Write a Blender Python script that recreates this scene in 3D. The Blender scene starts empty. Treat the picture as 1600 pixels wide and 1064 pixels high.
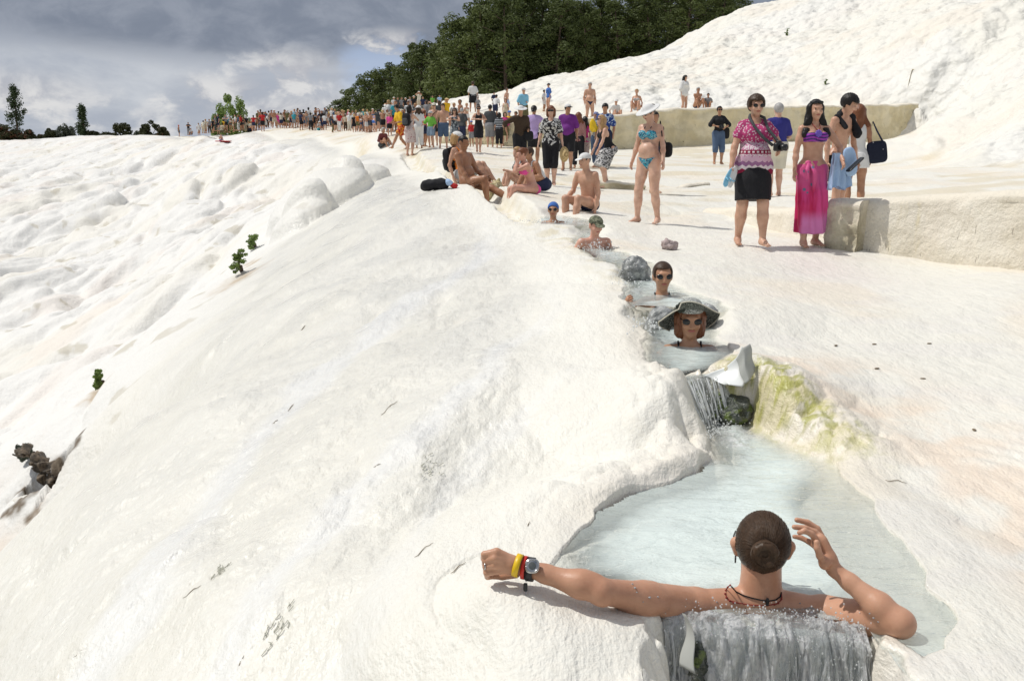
import bpy, math, random, colorsys
import numpy as np
from mathutils import Vector, Matrix
random.seed(7); rng = np.random.default_rng(7)
sc = bpy.context.scene
COL = sc.collection
# ------------------------------------------------------------ camera
FPX = 1555.0; PITCH = math.radians(11.06); ZC = 1.5
SP, CP = math.sin(PITCH), math.cos(PITCH)
cam_d = bpy.data.cameras.new('camera'); cam = bpy.data.objects.new('camera', cam_d); COL.objects.link(cam)
cam_d.sensor_width = 36; cam_d.lens = 36*FPX/1600; cam_d.clip_end = 20000; cam_d.clip_start = 0.05
cam.location = (0, 0, ZC); cam.rotation_euler = (math.radians(90)-PITCH, 0, 0)
sc.camera = cam
# ------------------------------------------------------------ light
SUN_EL, SUN_AZ = math.radians(58), math.radians(-80)     # azimuth from +Y towards +X
sun_dir = Vector((math.sin(SUN_AZ)*math.cos(SUN_EL), math.cos(SUN_AZ)*math.cos(SUN_EL), math.sin(SUN_EL)))
sd = bpy.data.lights.new('sun', 'SUN'); sd.energy = 3.6; sd.angle = math.radians(.5); sd.color = (1, .965, .905)
so = bpy.data.objects.new('sun', sd); COL.objects.link(so)
so.rotation_euler = sun_dir.to_track_quat('Z', 'Y').to_euler(); so.location = (0, 0, 50)
sc.view_settings.view_transform = 'Standard'; sc.view_settings.look = 'None'
sc.view_settings.exposure = -0.27; sc.view_settings.gamma = 1; sc.view_settings.use_curve_mapping = False
sc.cycles.max_bounces = 5; sc.cycles.diffuse_bounces = 2; sc.cycles.glossy_bounces = 2; sc.cycles.transmission_bounces = 5
sc.cycles.transparent_max_bounces = 10; sc.cycles.use_denoising = True; sc.cycles.sample_clamp_indirect = 4
sc.cycles.caustics_reflective = False; sc.cycles.caustics_refractive = False

# ------------------------------------------------------------ node helper
class NT:
    def __init__(s, nt): s.nt = nt; s.nt.nodes.clear()
    def n(s, t, inp=None, **kw):
        nd = s.nt.nodes.new(t)
        for k, v in kw.items(): setattr(nd, k, v)
        for k, v in (inp or {}).items(): s.set(nd.inputs[k], v)
        return nd
    def set(s, sock, v):
        if isinstance(v, bpy.types.NodeSocket): s.nt.links.new(v, sock)
        elif isinstance(v, bpy.types.Node): s.nt.links.new(v.outputs[0], sock)
        else:
            try: sock.default_value = v
            except Exception: sock.default_value = tuple(v)+(1,) if len(v) == 3 else v
    def math(s, op, a, b=0.0, c=None, clamp=False):
        d = {0: a, 1: b}
        if c is not None: d[2] = c
        return s.n('ShaderNodeMath', d, operation=op, use_clamp=clamp).outputs[0]
    def vmath(s, op, a, b=(0, 0, 0)): return s.n('ShaderNodeVectorMath', {0: a, 1: b}, operation=op).outputs[0]
    def mix(s, f, a, b, blend='MIX'):
        nd = s.n('ShaderNodeMix', data_type='RGBA', blend_type=blend)
        s.set(nd.inputs[0], f); s.set(nd.inputs[6], a if not isinstance(a, tuple) or len(a) == 4 else a+(1,))
        s.set(nd.inputs[7], b if not isinstance(b, tuple) or len(b) == 4 else b+(1,)); return nd.outputs[2]
    def sstep(s, v, a, b): return s.n('ShaderNodeMapRange', {0: v, 1: a, 2: b, 3: 0.0, 4: 1.0}, interpolation_type='SMOOTHSTEP').outputs[0]
    def noise(s, vec, scale, detail=3, rough=.5, dist=0.0):
        return s.n('ShaderNodeTexNoise', {'Vector': vec, 'Scale': scale, 'Detail': detail, 'Roughness': rough, 'Distortion': dist}).outputs[0]
    def voro(s, vec, scale, feature='F1', out=0, smooth=.5):
        nd = s.n('ShaderNodeTexVoronoi', {'Vector': vec, 'Scale': scale}, feature=feature)
        if feature == 'SMOOTH_F1': nd.inputs['Smoothness'].default_value = smooth
        return nd.outputs[out]
def newmat(name):
    m = bpy.data.materials.new(name); m.use_nodes = True
    return m, NT(m.node_tree)
def pbsdf(t, out=True, **kw):
    b = t.n('ShaderNodeBsdfPrincipled')
    for k, v in kw.items():
        t.set(b.inputs[k.replace('_', ' ')], (v+(1,)) if isinstance(v, tuple) and len(v) == 3 and 'Color' in k else v)
    if out: t.n('ShaderNodeOutputMaterial', {0: b.outputs[0]})
    return b
# ------------------------------------------------------------ world: Nishita sky with broken cloud
w = bpy.data.worlds.new('World'); sc.world = w; w.use_nodes = True
t = NT(w.node_tree)
sky = t.n('ShaderNodeTexSky', sky_type='NISHITA', sun_disc=False, sun_elevation=SUN_EL, sun_rotation=-SUN_AZ if False else SUN_AZ)
d = t.n('ShaderNodeTexCoord').outputs['Generated']
sep = t.n('ShaderNodeSeparateXYZ', {0: d}); X, Y, Z = sep.outputs
zz = t.math('ADD', t.math('MAXIMUM', Z, 0.0), 0.10)
plane = t.n('ShaderNodeCombineXYZ', {0: t.math('DIVIDE', X, zz), 1: t.math('DIVIDE', Y, zz), 2: 0.0}).outputs[0]
warp = t.vmath('ADD', t.vmath('MULTIPLY', d, (5, 5, 14)), (0, 0, 0))
n_big = t.noise(plane, .55, 5, .55, .3)
n_soft = t.noise(warp, 1.1, 6, .6, .35)
n_fine = t.noise(t.vmath('MULTIPLY', d, (15, 15, 24)), 1.5, 8, .60, .3)
# direction driven: azimuth tangent and elevation
az = t.math('DIVIDE', X, t.math('MAXIMUM', Y, .2)); el = Z
jit = t.math('MULTIPLY', t.math('SUBTRACT', n_fine, .5), .06)
elj = t.math('ADD', el, jit)
# pale stratus base colour, varying
base = t.mix(t.sstep(n_soft, .38, .66), (.49, .535, .62), (.70, .735, .79))
# high dark deck (its underside fills the sky above about 4 degrees, thinning overhead)
deckn = t.math('ADD', t.math('MULTIPLY', t.math('SUBTRACT', n_soft, .5), .05), t.math('MULTIPLY', t.math('SUBTRACT', n_fine, .5), .015))
eld = t.math('ADD', el, deckn)
edge = t.math('ADD', .072, t.math('MULTIPLY', t.math('ABSOLUTE', t.math('ADD', az, .22)), .055))
edge = t.math('SUBTRACT', eld, edge)
deck = t.sstep(edge, -.010, .022)
deckcol = t.mix(t.sstep(n_fine, .35, .7), (.26, .30, .38), (.37, .41, .49))
c = t.mix(t.math('MULTIPLY', deck, t.math('SUBTRACT', 1.0, t.math('MULTIPLY', t.sstep(el, .14, .5), t.sstep(n_big, .42, .6)))), base, deckcol)
# sunlit cumulus head
def blob(a0, e0, ra, re):
    da = t.math('DIVIDE', t.math('SUBTRACT', t.math('ADD', az, t.math('MULTIPLY', t.math('SUBTRACT', n_fine, .5), .09)), a0), ra)
    de = t.math('DIVIDE', t.math('SUBTRACT', elj, e0), re)
    return t.math('SUBTRACT', 1.0, t.math('SQRT', t.math('ADD', t.math('MULTIPLY', da, da), t.math('MULTIPLY', de, de))))
puff = t.math('MAXIMUM', blob(-.215, .068, .075, .032), blob(-.285, .052, .065, .024))
puff = t.math('MAXIMUM', puff, blob(-.115, .098, .05, .018))
puff = t.math('MAXIMUM', puff, blob(-.51, .045, .16, .03))
puff = t.math('MAXIMUM', puff, blob(-.18, .03, .22, .03))
pm = t.sstep(t.math('ADD', puff, t.math('MULTIPLY', t.math('SUBTRACT', n_fine, .5), 2.6)), .05, .95)
c = t.mix(t.math('MULTIPLY', pm, .85), c, t.mix(t.sstep(n_fine, .4, .62), (.58, .585, .63), (.92, .91, .90)))
# blue showing through behind the puffs and, high up, between the broken deck
bluecol = t.vmath('MULTIPLY', sky.outputs[0], (.085, .085, .085))
hole = t.math('MULTIPLY', t.sstep(blob(-.135, .075, .055, .03), .05, .6), t.math('SUBTRACT', 1.0, pm))
gap = t.math('MULTIPLY', t.sstep(el, .12, .3), t.sstep(n_big, .52, .66))
c = t.mix(t.math('MULTIPLY', hole, .6), c, (.50, .64, .90))
c = t.mix(gap, c, bluecol)
bright = t.math('MULTIPLY', t.sstep(el, .2, .7), t.sstep(n_big, .3, .52))
c = t.mix(t.math('MULTIPLY', bright, t.math('SUBTRACT', 1.0, gap)), c, (.60, .61, .66))
bg = t.n('ShaderNodeBackground', {0: c, 1: 1.0})
t.n('ShaderNodeOutputWorld', {0: bg.outputs[0]})
# ------------------------------------------------------------ numpy helpers
_perm = np.random.default_rng(3).permutation(4096).astype(np.int64)
_grd = np.random.default_rng(4).uniform(0, 2*np.pi, 4096)
_gx, _gy = np.cos(_grd), np.sin(_grd)
def _h(ix, iy, s=0): return _perm[(_perm[(ix+s*57) & 4095]+iy) & 4095]
def perlin(x, y, s=0):
    ix = np.floor(x).astype(np.int64); iy = np.floor(y).astype(np.int64); fx = x-ix; fy = y-iy
    u = fx*fx*fx*(fx*(fx*6-15)+10); v = fy*fy*fy*(fy*(fy*6-15)+10)
    def g(a, b):
        h = _h(ix+a, iy+b, s); return _gx[h]*(fx-a)+_gy[h]*(fy-b)
    return ((g(0, 0)*(1-u)+g(1, 0)*u)*(1-v)+(g(0, 1)*(1-u)+g(1, 1)*u)*v)*1.5
def fbm(x, y, o=4, s=0, r=.5):
    a = 1; t = 0
    for k in range(o): t = t+a*perlin(x*2**k+k*13.7, y*2**k-k*7.1, s+k); a *= r
    return t
_wr = np.random.default_rng(5).uniform(0, 1, (4096, 2))
def worley(x, y, s=0):
    ix = np.floor(x).astype(np.int64); iy = np.floor(y).astype(np.int64)
    best = np.full(x.shape, 9.0)
    for a in (-1, 0, 1):
        for b in (-1, 0, 1):
            h = _h(ix+a, iy+b, s); dx = ix+a+_wr[h, 0]-x; dy = iy+b+_wr[h, 1]-y
            best = np.minimum(best, dx*dx+dy*dy)
    return np.sqrt(best)
def bulb(x, y, s=0):      # rounded cushions with creases between, 0..1
    w_ = worley(x, y, s); return np.sqrt(np.clip(1-w_*w_*.9, 0, 1))
def sst(v, a, b):
    q = np.clip((v-a)/(b-a), 0, 1); return q*q*(3-2*q)
def ray(px, py):
    u = (px-800)/FPX; v = (532-py)/FPX
    return np.array([u, CP+v*SP, -SP+v*CP])
def W(px, py, t): return ray(px, py)*t+np.array([0, 0, ZC])
def Wz(px, py, z):
    r = ray(px, py); return r*((z-ZC)/r[2])+np.array([0, 0, ZC])
def poly_sd(x, y, P):     # signed distance, negative inside
    P = np.asarray(P, float); d2 = np.full(x.shape, 1e9); ins = np.zeros(x.shape, bool)
    for i in range(len(P)):
        a = P[i]; b = P[(i+1) % len(P)]; ex, ey = b-a; wx = x-a[0]; wy = y-a[1]
        q = np.clip((wx*ex+wy*ey)/(ex*ex+ey*ey+1e-12), 0, 1)
        d2 = np.minimum(d2, (wx-q*ex)**2+(wy-q*ey)**2)
        c = ((a[1] > y) != (b[1] > y)) & (x < (b[0]-a[0])*(y-a[1])/(b[1]-a[1]+1e-12)+a[0]); ins ^= c
    return np.where(ins, -1, 1)*np.sqrt(d2)
# ------------------------------------------------------------ water levels (relative to world z)
LA, LB, LC, LD, LE = ZC-1.43, ZC-1.21, ZC-1.13, ZC-1.07, ZC-.985
def polyz(pts, z): return np.array([Wz(a, b, z)[:2] for a, b in pts])
POOL_A = polyz([(1100, 656), (1168, 660), (1205, 680), (1250, 700), (1290, 716), (1322, 742), (1355, 780), (1400, 835), (1440, 890), (1475, 950), (1490, 1020), (1440, 1040), (1400, 1000), (1345, 978),
                (1270, 966), (1060, 958), (1010, 945), (930, 915), (868, 888), (890, 850), (905, 826), (930, 800), (985, 772), (1045, 752), (1092, 736), (1112, 722), (1108, 700)], LA)
POOL_B = polyz([(1042, 596), (1100, 586), (1150, 570), (1152, 556), (1132, 540), (1120, 522), (1115, 500), (1100, 487), (1045, 482), (1005, 490), (992, 505), (1010, 520), (1003, 545), (1015, 572)], LB)
POOL_C = polyz([(990, 478), (1050, 480), (1120, 484), (1126, 470), (1075, 455), (1050, 440), (1030, 425), (1000, 418), (975, 428), (978, 450), (965, 465)], LC)
POOL_D = polyz([(930, 408), (990, 420), (1010, 408), (985, 396), (950, 388), (945, 372), (930, 362), (905, 365), (895, 380), (912, 395)], LD)
POOL_E = polyz([(838, 350), (880, 352), (925, 354), (925, 344), (895, 338), (865, 336), (845, 340)], LE)
POOLS = [(POOL_A, LA, .55, .16), (POOL_B, LB, .5, .09), (POOL_C, LC, .5, .08), (POOL_D, LD, .4, .10), (POOL_E, LE, .4, .10)]
CHAN = np.array([W(*c)[:2] for c in [(868, 352, 12.8), (835, 346, 13.3), (800, 331, 14.6), (775, 315, 16), (752, 299, 17.6), (715, 273, 20.5), (680, 256, 25), (640, 241, 31)]])
CHAN = CHAN[np.argsort(CHAN[:, 1])]
CAVE = W(76, 742, 12.1)[:2]
STAINS = [(*W(372, 445, 17)[:2], .9), (*W(152, 625, 14)[:2], .5), (*W(390, 400, 19)[:2], .5)]
LOBES = [(*W(500, 330, 24)[:2], 1.3, .75), (*W(470, 350, 22)[:2], .7, .5), (*W(330, 300, 50)[:2], 2.4, .8), (*W(290, 318, 44)[:2], 1.6, .6), (*W(560, 290, 26)[:2], .9, .5)]
GULLY = np.array([Wz(1058, 966, LA)[:2], Wz(1326, 985, LA)[:2], [1.02, 2.3], [.95, 1.0], [.3, 1.0], [.42, 2.3]])
# ------------------------------------------------------------ control points  (px, py, t)
CTRL = [
 # right bank of the near pool and terrace
 (1230, 590, 5.4), (1290, 655, 5.0), (1370, 690, 4.75), (1440, 760, 4.25), (1500, 810, 3.95), (1600, 900, 3.45), (1560, 980, 3.12), (1600, 1064, 2.85), (1450, 1040, 2.95), (1600, 700, 4.5),
 (1400, 600, 5.5), (1590, 560, 6.1), (1200, 540, 6.2), (1150, 470, 7.6), (1350, 480, 7.7), (1560, 460, 8.1), (1110, 420, 9.0), (1240, 430, 9.4),
 (1170, 385, 11.25), (1270, 385, 11.35), (1012, 350, 13.8), (1590, 420, 9.7), (1060, 360, 12.8), (980, 375, 12.0),
 (1210, 308, 19), (1330, 310, 18.5), (1120, 258, 29), (860, 292, 21.5), (950, 295, 20.5), (812, 268, 27), (885, 268, 26), (720, 232, 36.5), (1000, 232, 42), (1250, 222, 44), (1430, 214, 47),
 (800, 234, 40), (1500, 262, 26), (1590, 300, 18), (1590, 265, 23), (1040, 262, 28), (790, 262, 27), (760, 255, 29),
 (830, 300, 17.5), (885, 315, 15.8), (770, 280, 20),
 # rim at the top of the slope
 (1040, 600, 5.3), (985, 560, 5.7), (1000, 520, 6.3), (975, 470, 7.6), (950, 430, 8.9), (890, 395, 10.3), (815, 350, 12.9), (760, 310, 15), (735, 288, 16.8), (690, 268, 21), (640, 240, 31), (600, 232, 37),
 (560, 226, 46), (500, 212, 68), (400, 205, 88), (275, 213, 112), (130, 219, 124), (0, 223, 130),
 (600, 205, 50), (470, 196, 85), (660, 205, 46), (740, 205, 50),
 # near slope below the rim
 (890, 790, 4.35), (1000, 740, 4.75), (1000, 660, 5.0), (900, 700, 4.9), (880, 962, 2.95), (760, 930, 3.02), (830, 893, 3.30), (940, 975, 2.93), (800, 1020, 2.82), (1000, 1050, 2.8), (700, 1064, 2.95), (600, 900, 3.65), (400, 1000, 3.6), (200, 1000, 4.1),
 (60, 1060, 4.3), (700, 700, 5.0), (500, 750, 5.1), (300, 800, 5.4), (700, 550, 6.9), (500, 560, 8.0), (800, 450, 8.8), (600, 430, 10.6), (700, 350, 13.5), (560, 370, 14.2), (640, 290, 19.5),
 # its shoulder and the hollow beyond (hidden)
 (190, 690, 8.0), (10, 900, 6.0), (330, 540, 11), (430, 430, 15), (500, 350, 19), (590, 285, 25),
 # far slope
 (120, 640, 17), (180, 600, 20), (300, 430, 30), (380, 350, 34), (450, 325, 37), (550, 260, 46), (100, 450, 38), (0, 620, 23), (0, 400, 48), (0, 300, 75), (200, 300, 66), (350, 260, 66), (200, 240, 98), (0, 250, 102),
 (0, 800, 13), (0, 710, 17), (250, 500, 25), (-250, 800, 14), (-250, 500, 32), (-250, 300, 70), (-300, 230, 125), (440, 235, 72), (60, 900, 9.5),
 # right hill
 (1600, 251, 27), (1500, 242, 33), (1440, 210, 48), (1600, 100, 45), (1600, 0, 55), (1400, 0, 75), (1230, 0, 92), (1150, 28, 88), (1080, 62, 86), (1000, 98, 86), (930, 108, 88), (870, 128, 85), (830, 139, 80),
 (760, 160, 75), (700, 176, 72), (640, 188, 72), (1200, 100, 68), (1200, 150, 56), (1000, 160, 56), (1350, 60, 60), (1100, 110, 68), (1450, 130, 48), (900, 160, 58), (820, 170, 58), (1700, 150, 31), (1850, 50, 38), (1800, 250, 23), (1900, -100, 60), (1300, 165, 51),
 (1530, 180, 36), (1600, 190, 30), (1560, 220, 30), (740, 190, 56), (680, 196, 58)]
_C = np.array([W(*c) for c in CTRL]+[
 [-6.0, 7.5, -4.1], [-5.2, 10, -3.4], [-6.4, 15, -2.6], [-5.0, 5.2, -3.9], [-6.0, 22, -1.4], [-4.3, 3.0, -3.0],
 [.6, 1.0, -.25], [-1.5, .9, -.9], [1.9, 1.0, .15], [.7, 2.0, -.12], [4, 2, .2], [-4, 1.2, -2.6], [7, 4, .3], [12, 9, .5], [20, 15, .8], [35, 30, 4], [-9, 4, -5], [-30, 20, -8],
 [40, 160, 8], [0, 160, 2.5], [-40, 180, 0], [-120, 190, -3], [90, 120, 16], [60, 60, 14], [15, 110, 8.2], [8, 105, 5.6], [0, 100, 3.6], [-12, 100, 2.2], [25, 115, 11.2],
 [-25, 120, 1.2], [-48, 150, .5]])
def _uv(x, y): return x/np.maximum(y, .3), np.log(np.maximum(y, .3))
_cu, _cv = _uv(_C[:, 0], _C[:, 1])
# values are held as height divided by a slowly growing scale, so that near detail and far relief weigh alike
_sc = lambda y: np.maximum(y, 1.0)**.75
_cz = (_C[:, 2]-.2)/_sc(_C[:, 1])
def _k(r2): return np.where(r2 > 1e-12, .5*r2*np.log(r2+1e-12), 0)
n_ = len(_cu)
_A = np.zeros((n_+3, n_+3)); _A[:n_, :n_] = _k((_cu[:, None]-_cu)**2+(_cv[:, None]-_cv)**2)+np.eye(n_)*2e-4
_A[:n_, n_] = 1; _A[:n_, n_+1] = _cu; _A[:n_, n_+2] = _cv; _A[n_:, :n_] = _A[:n_, n_:].T
_wt = np.linalg.solve(_A, np.r_[_cz, 0, 0, 0])
def h_rbf(x, y):
    u, v = _uv(x, y); sh = u.shape; u = u.ravel().astype(np.float32); v = v.ravel().astype(np.float32)
    o = np.empty(u.shape, np.float32)
    cu = _cu.astype(np.float32); cv = _cv.astype(np.float32); wt = _wt[:n_]
    for i in range(0, len(u), 60000):
        r2 = (u[i:i+60000, None]-cu)**2+(v[i:i+60000, None]-cv)**2+np.float32(1e-9)
        o[i:i+60000] = (.5*r2*np.log(r2)) @ wt.astype(np.float32)
    o = o+_wt[n_]+_wt[n_+1]*u+_wt[n_+2]*v
    return o.reshape(sh).astype(float)*_sc(y)+.2
_rim = np.array([W(*c)[:2] for c in [(1000, 1000, 2.9), (880, 890, 3.5), (900, 820, 4.0), (1040, 745, 4.6), (1100, 690, 5.0), (1030, 600, 5.3), (985, 540, 6.0), (970, 470, 7.6), (900, 395, 10.3), (815, 350, 12.9), (735, 288, 16.8), (690, 268, 21), (640, 240, 31), (600, 232, 37), (560, 226, 46), (500, 212, 68), (400, 205, 88), (275, 213, 112), (130, 219, 124), (0, 223, 130)]])
_rim = _rim[np.argsort(_rim[:, 1])]
def rimx(y): return np.interp(y, _rim[:, 1], _rim[:, 0])
_edge = np.array([W(*c)[:2] for c in [(-150, 1064, 4.6), (10, 900, 6.0), (190, 690, 8.0), (330, 540, 11), (430, 430, 15), (500, 350, 19), (590, 285, 25), (640, 255, 31)]])
def edgex(y): return np.where(y > 31, rimx(y)-.6, np.interp(y, _edge[:, 1], _edge[:, 0]))
HILL = np.array([(60, 5), (11.8, 15), (12.0, 21), (12.7, 26.8), (13.9, 32.0), (14.9, 37), (16.6, 42), (19.6, 47), (15, 54), (7, 55), (2, 58), (-3, 66), (-8, 74), (-10, 150), (120, 200), (160, 20)], float)
# the basin held behind the far travertine wall
WALLF = [(1436, 208, 48.5), (1250, 221, 44.5), (1040, 233, 42.5), (930, 234, 41), (800, 232, 41.5), (690, 222, 43)]
WALLF_TOP = [(1436, 163), (1250, 166), (1040, 171), (930, 184), (800, 189), (690, 205)]
wf = np.array([W(*c) for c in WALLF]); wft = np.array([W(px, py, c[2]+.35) for (px, py), c in zip(WALLF_TOP, WALLF)])
BASIN = np.vstack([wf[:, :2]+[0, .22], [[-4.5, 52], [-1, 57], [3, 56.5], [7, 54.5], [15, 53.5], [20, 48]]])
def basin_z(x): return np.interp(x, wft[::-1, 0], wft[::-1, 2])-.22
def stp_a(x, y): return np.exp(-((y-5.0)/.65)**4)*sst(x, 1.0, 1.2)
def fields(x, y):
    """height and masks of the ground at x, y"""
    z = h_rbf(x, y)
    dist = np.hypot(x, y)
    left = rimx(y)-x; far = edgex(y)-x
    m_far = sst(far, -.2, 2.2)*sst(y, 3.5, 7)
    hs = poly_sd(x, y, HILL); m_hill = sst(-hs, -.3, .5)
    bs = poly_sd(x, y, BASIN)
    m_near = sst(left, .15, 1.0)*(1-m_far)*(1-m_hill)
    m_ter = (1-sst(left, -.3, .3))*(1-m_hill)
    # basin behind the wall
    z = np.where(bs < 0, z+(basin_z(x)-z)*sst(-bs, 0, .35), z)
    # flow coordinates
    c1, s1 = .94, .34
    a = x*s1+y*c1; b = x*c1-y*s1
    wob = fbm(x*.35, y*.35, 2, 9)*.8
    # far slope: draped cushions, long along the fall
    fa = x*.18+y*.98; fb = x*.98-y*.18
    big = bulb((fb+wob*2.2)*.20, fa*.060, 11)-.75
    med = bulb((fb+wob*1.3)*.50+.5*np.sin(fa*.25), fa*.15, 12)-.75
    sml = bulb(fb*1.7+wob, fa*.7+wob, 13)-.75
    zf = big*2.6+med*1.4+(bulb(fb*1.15+wob, fa*.24, 15)-.75)*.62+sml*.10+fbm(fb*1.2, fa*.45, 3, 14)*.10
    zf *= .35+.65*sst(far, 0, 6)
    zf = zf*(1-.55*sst(y, 60, 110))
    # near slope: smooth skin with low swells and streaks
    zn = fbm(b*.55, a*.22, 3, 21)*.09+fbm(b*2.2, a*.8, 3, 22)*.032+(bulb(b*3.1+wob, a*1.7, 23)-.8)*.15*sst(fbm(x*.5, y*.5, 2, 24), .12, .42)+(bulb(b*8+wob, a*4.5, 26)-.8)*.022*sst(fbm(x*.9, y*.9, 2, 27), -.1, .3)
    zn += fbm(b*12, a*8, 3, 25)*.008+(bulb(b*16+wob, a*10, 28)-.8)*.008
    zn *= sst(left, .0, .8)
    # terrace
    zt = fbm(x*.45, y*.45, 3, 31)*.035+fbm(x*3, y*5, 3, 32)*.007
    rimn = (bulb(x*1.9+wob, y*1.2, 33)-.8)*.14*sst(fbm(x*.3, y*.3, 2, 34), .0, .4)*sst(y, 9, 15)
    zt = zt*sst(y, 3, 7)*1.0+rimn+.004*np.sin(fbm(x, y, 2, 35)*20+y*16)*sst(-y, -7, -3)
    # hill: cauliflower travertine
    zh = (bulb(x*.16+wob*.1, y*.10, 41)-.75)*1.7+(bulb(x*.42+wob*.2, y*.30, 42)-.75)*.75+(bulb(x*1.05, y*.8, 43)-.75)*.34+(bulb(x*2.4+wob, y*2.0, 44)-.75)*.15
    zh += fbm(x*.8, y*.8, 4, 45)*.12
    zh *= .55+.45*sst(-hs, 0, 4)
    z = z+zf*m_far+zn*m_near+zt*np.clip(m_ter, 0, 1)*(bs > .5)+zh*m_hill*(1-sst(-bs, -.5, .5))
    # cushions on the left lip of the near pool
    pa = poly_sd(x, y, POOL_A)
    lip = sst(.5-np.abs(pa-.12), 0, .4)*(left > -.25)*sst(y, 3.6, 4.1)*(1-sst(y, 5.2, 5.6))
    # pools: highest first, the outer skirt runs out long where the slope falls away
    for P, L, dep, rim in POOLS[::-1]:
        sdp = (pa if P is POOL_A else poly_sd(x, y, P))+fbm(x*4, y*4, 2, 61)*.030
        low = sst(L-z, -.01, .06)
        stp = (P is POOL_A)*np.exp(-((y-5.0)/.6)**4)*sst(x, 1.0, 1.2); w_ = rim*(1-.75*stp)*(1+.5*fbm(x*2, y*2, 2, 62))+.06; w_ = w_+(.75-w_)*low
        edgeh = L+.010+.020*(bulb(x*5, y*5, 63)-.5)*sst(sdp, 0, .12)
        k = sst(sdp, 0.0, w_); k = np.where(low > .5, np.clip(sdp/w_, 0, 1)**1.35, k)
        sh_ = (P is POOL_A)*sst(x, .95, 1.35)*sst(-y, -4.4, -3.7)         # the shallow side
        dd = dep*sst(-sdp, -.02, .42+.7*sh_)**1.2*(1-.955*sh_)
        z = np.where(sdp < 0, np.minimum(z, L-.004-dd), np.where(sdp < w_, edgeh*(1-k)+z*k, z))
    z += stp_a(x, y)*sst(pa, .0, .07)*sst(-pa, -.55, -.2)*((bulb(x*5, y*5, 67)-.70)*.15+(bulb(x*13, y*13, 68)-.7)*.05+.05)
    z += lip*(pa > -.03)*sst(pa, -.03, .06)*((bulb(x*6+wob, y*4.5, 51)-.72)*.10+(bulb(x*15, y*12, 52)-.7)*.035+.03)
    # the runnel people dip their feet in, upstream along the lip
    cx = np.interp(y, CHAN[:, 1], CHAN[:, 0]); cd = np.abs(x-cx+fbm(x*2, y*2, 2, 64)*.05); on = sst(y, 12.9, 13.3)*(1-sst(y, 30, 34))
    z -= .30*on*sst(-cd, -.34, -.14)
    for lx, ly, lr, lh in LOBES:
        q = ((x-lx)/lr)**2+((y-ly)/(lr*1.5))**2; z = z+lh*np.sqrt(np.clip(1-q, 0, 1))*sst(1-q, 0, .25)
    cv = np.hypot(x-CAVE[0], (y-CAVE[1])*.8); z -= .75*sst(-cv-fbm(x*3, y*3, 2, 66)*.2, -.36, -.12)*(cv < 2)
    g = poly_sd(x, y, GULLY)
    z = np.where(g < .16, z+(np.minimum(z, LA-.62)-z)*sst(-(g+fbm(x*9, y*9, 2, 65)*.04), -.09, .08), z)
    return z, dict(far=m_far, hill=m_hill, near=m_near, ter=np.clip(m_ter, 0, 1), left=left, pa=pa, bs=bs, hs=hs, farx=far)
def ground(x, y): return float(fields(np.array([float(x)]), np.array([float(y)]))[0][0])
# --- grid: finer rows near, fan shaped columns
rows = np.concatenate([np.exp(np.linspace(math.log(.9), math.log(2.6), 90))[:-1], np.exp(np.linspace(math.log(2.6), math.log(6.5), 400))[:-1], np.exp(np.linspace(math.log(6.5), math.log(22), 240))[:-1], np.exp(np.linspace(math.log(22), math.log(135), 480))[:-1], np.exp(np.linspace(math.log(135), math.log(420), 30))])
us = np.concatenate([np.linspace(-1.3, -.56, 50)[:-1], np.linspace(-.56, .56, 740), np.linspace(.56, 1.3, 50)[1:]])
GU, GY = np.meshgrid(us, rows); GX = GU*GY
GZ, GM = fields(GX, GY)
NR, NC = GX.shape
def ground_at_pix(px, py, t0=2.5, t1=200):
    """where the line of sight meets the ground"""
    ts = np.exp(np.linspace(math.log(t0), math.log(t1), 1500)); r = ray(px, py)
    z = fields(r[0]*ts, r[1]*ts)[0]; dz = ZC+r[2]*ts-z
    i = np.argmax(dz < 0)
    if dz[i] >= 0: i = int(np.argmin(dz))
    return ts[i]
def mesh_from(name, V, F, mat=None, smooth=True, parent=None, link=True):
    me = bpy.data.meshes.new(name); V = np.ascontiguousarray(V, np.float32); 
    if isinstance(F, np.ndarray):
        k = F.shape[1]; me.vertices.add(len(V)); me.vertices.foreach_set('co', V.ravel())
        me.loops.add(F.size); me.loops.foreach_set('vertex_index', F.ravel().astype(np.int32))
        me.polygons.add(len(F)); me.polygons.foreach_set('loop_start', np.arange(0, F.size, k, dtype=np.int32))
        me.update(calc_edges=True)
    else: me.from_pydata(V.tolist(), [], F); me.update()
    if smooth: me.polygons.foreach_set('use_smooth', np.ones(len(me.polygons), bool))
    if mat: 
        for m in (mat if isinstance(mat, (list, tuple)) else [mat]): me.materials.append(m)
    if not link: return me
    o = bpy.data.objects.new(name, me); COL.objects.link(o)
    if parent: o.parent = parent
    return o
def tag(o, label=None, cat=None, group=None, kind=None):
    if label: o['label'] = label
    if cat: o['category'] = cat
    if group: o['group'] = group
    if kind: o['kind'] = kind
    return o
def grid_faces(nr, nc):
    i = np.arange(nr*nc).reshape(nr, nc)
    return np.stack([i[:-1, :-1], i[:-1, 1:], i[1:, 1:], i[1:, :-1]], -1).reshape(-1, 4)
def color_attr(me, name, arr):
    a = me.color_attributes.new(name, 'FLOAT_COLOR', 'POINT')
    q = np.ones((len(arr), 4), np.float32); q[:, :arr.shape[1]] = arr; a.data.foreach_set('color', q.ravel())
def lerp3(c, w_, col): return c*(1-w_[..., None])+np.array(col)*w_[..., None]
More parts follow.
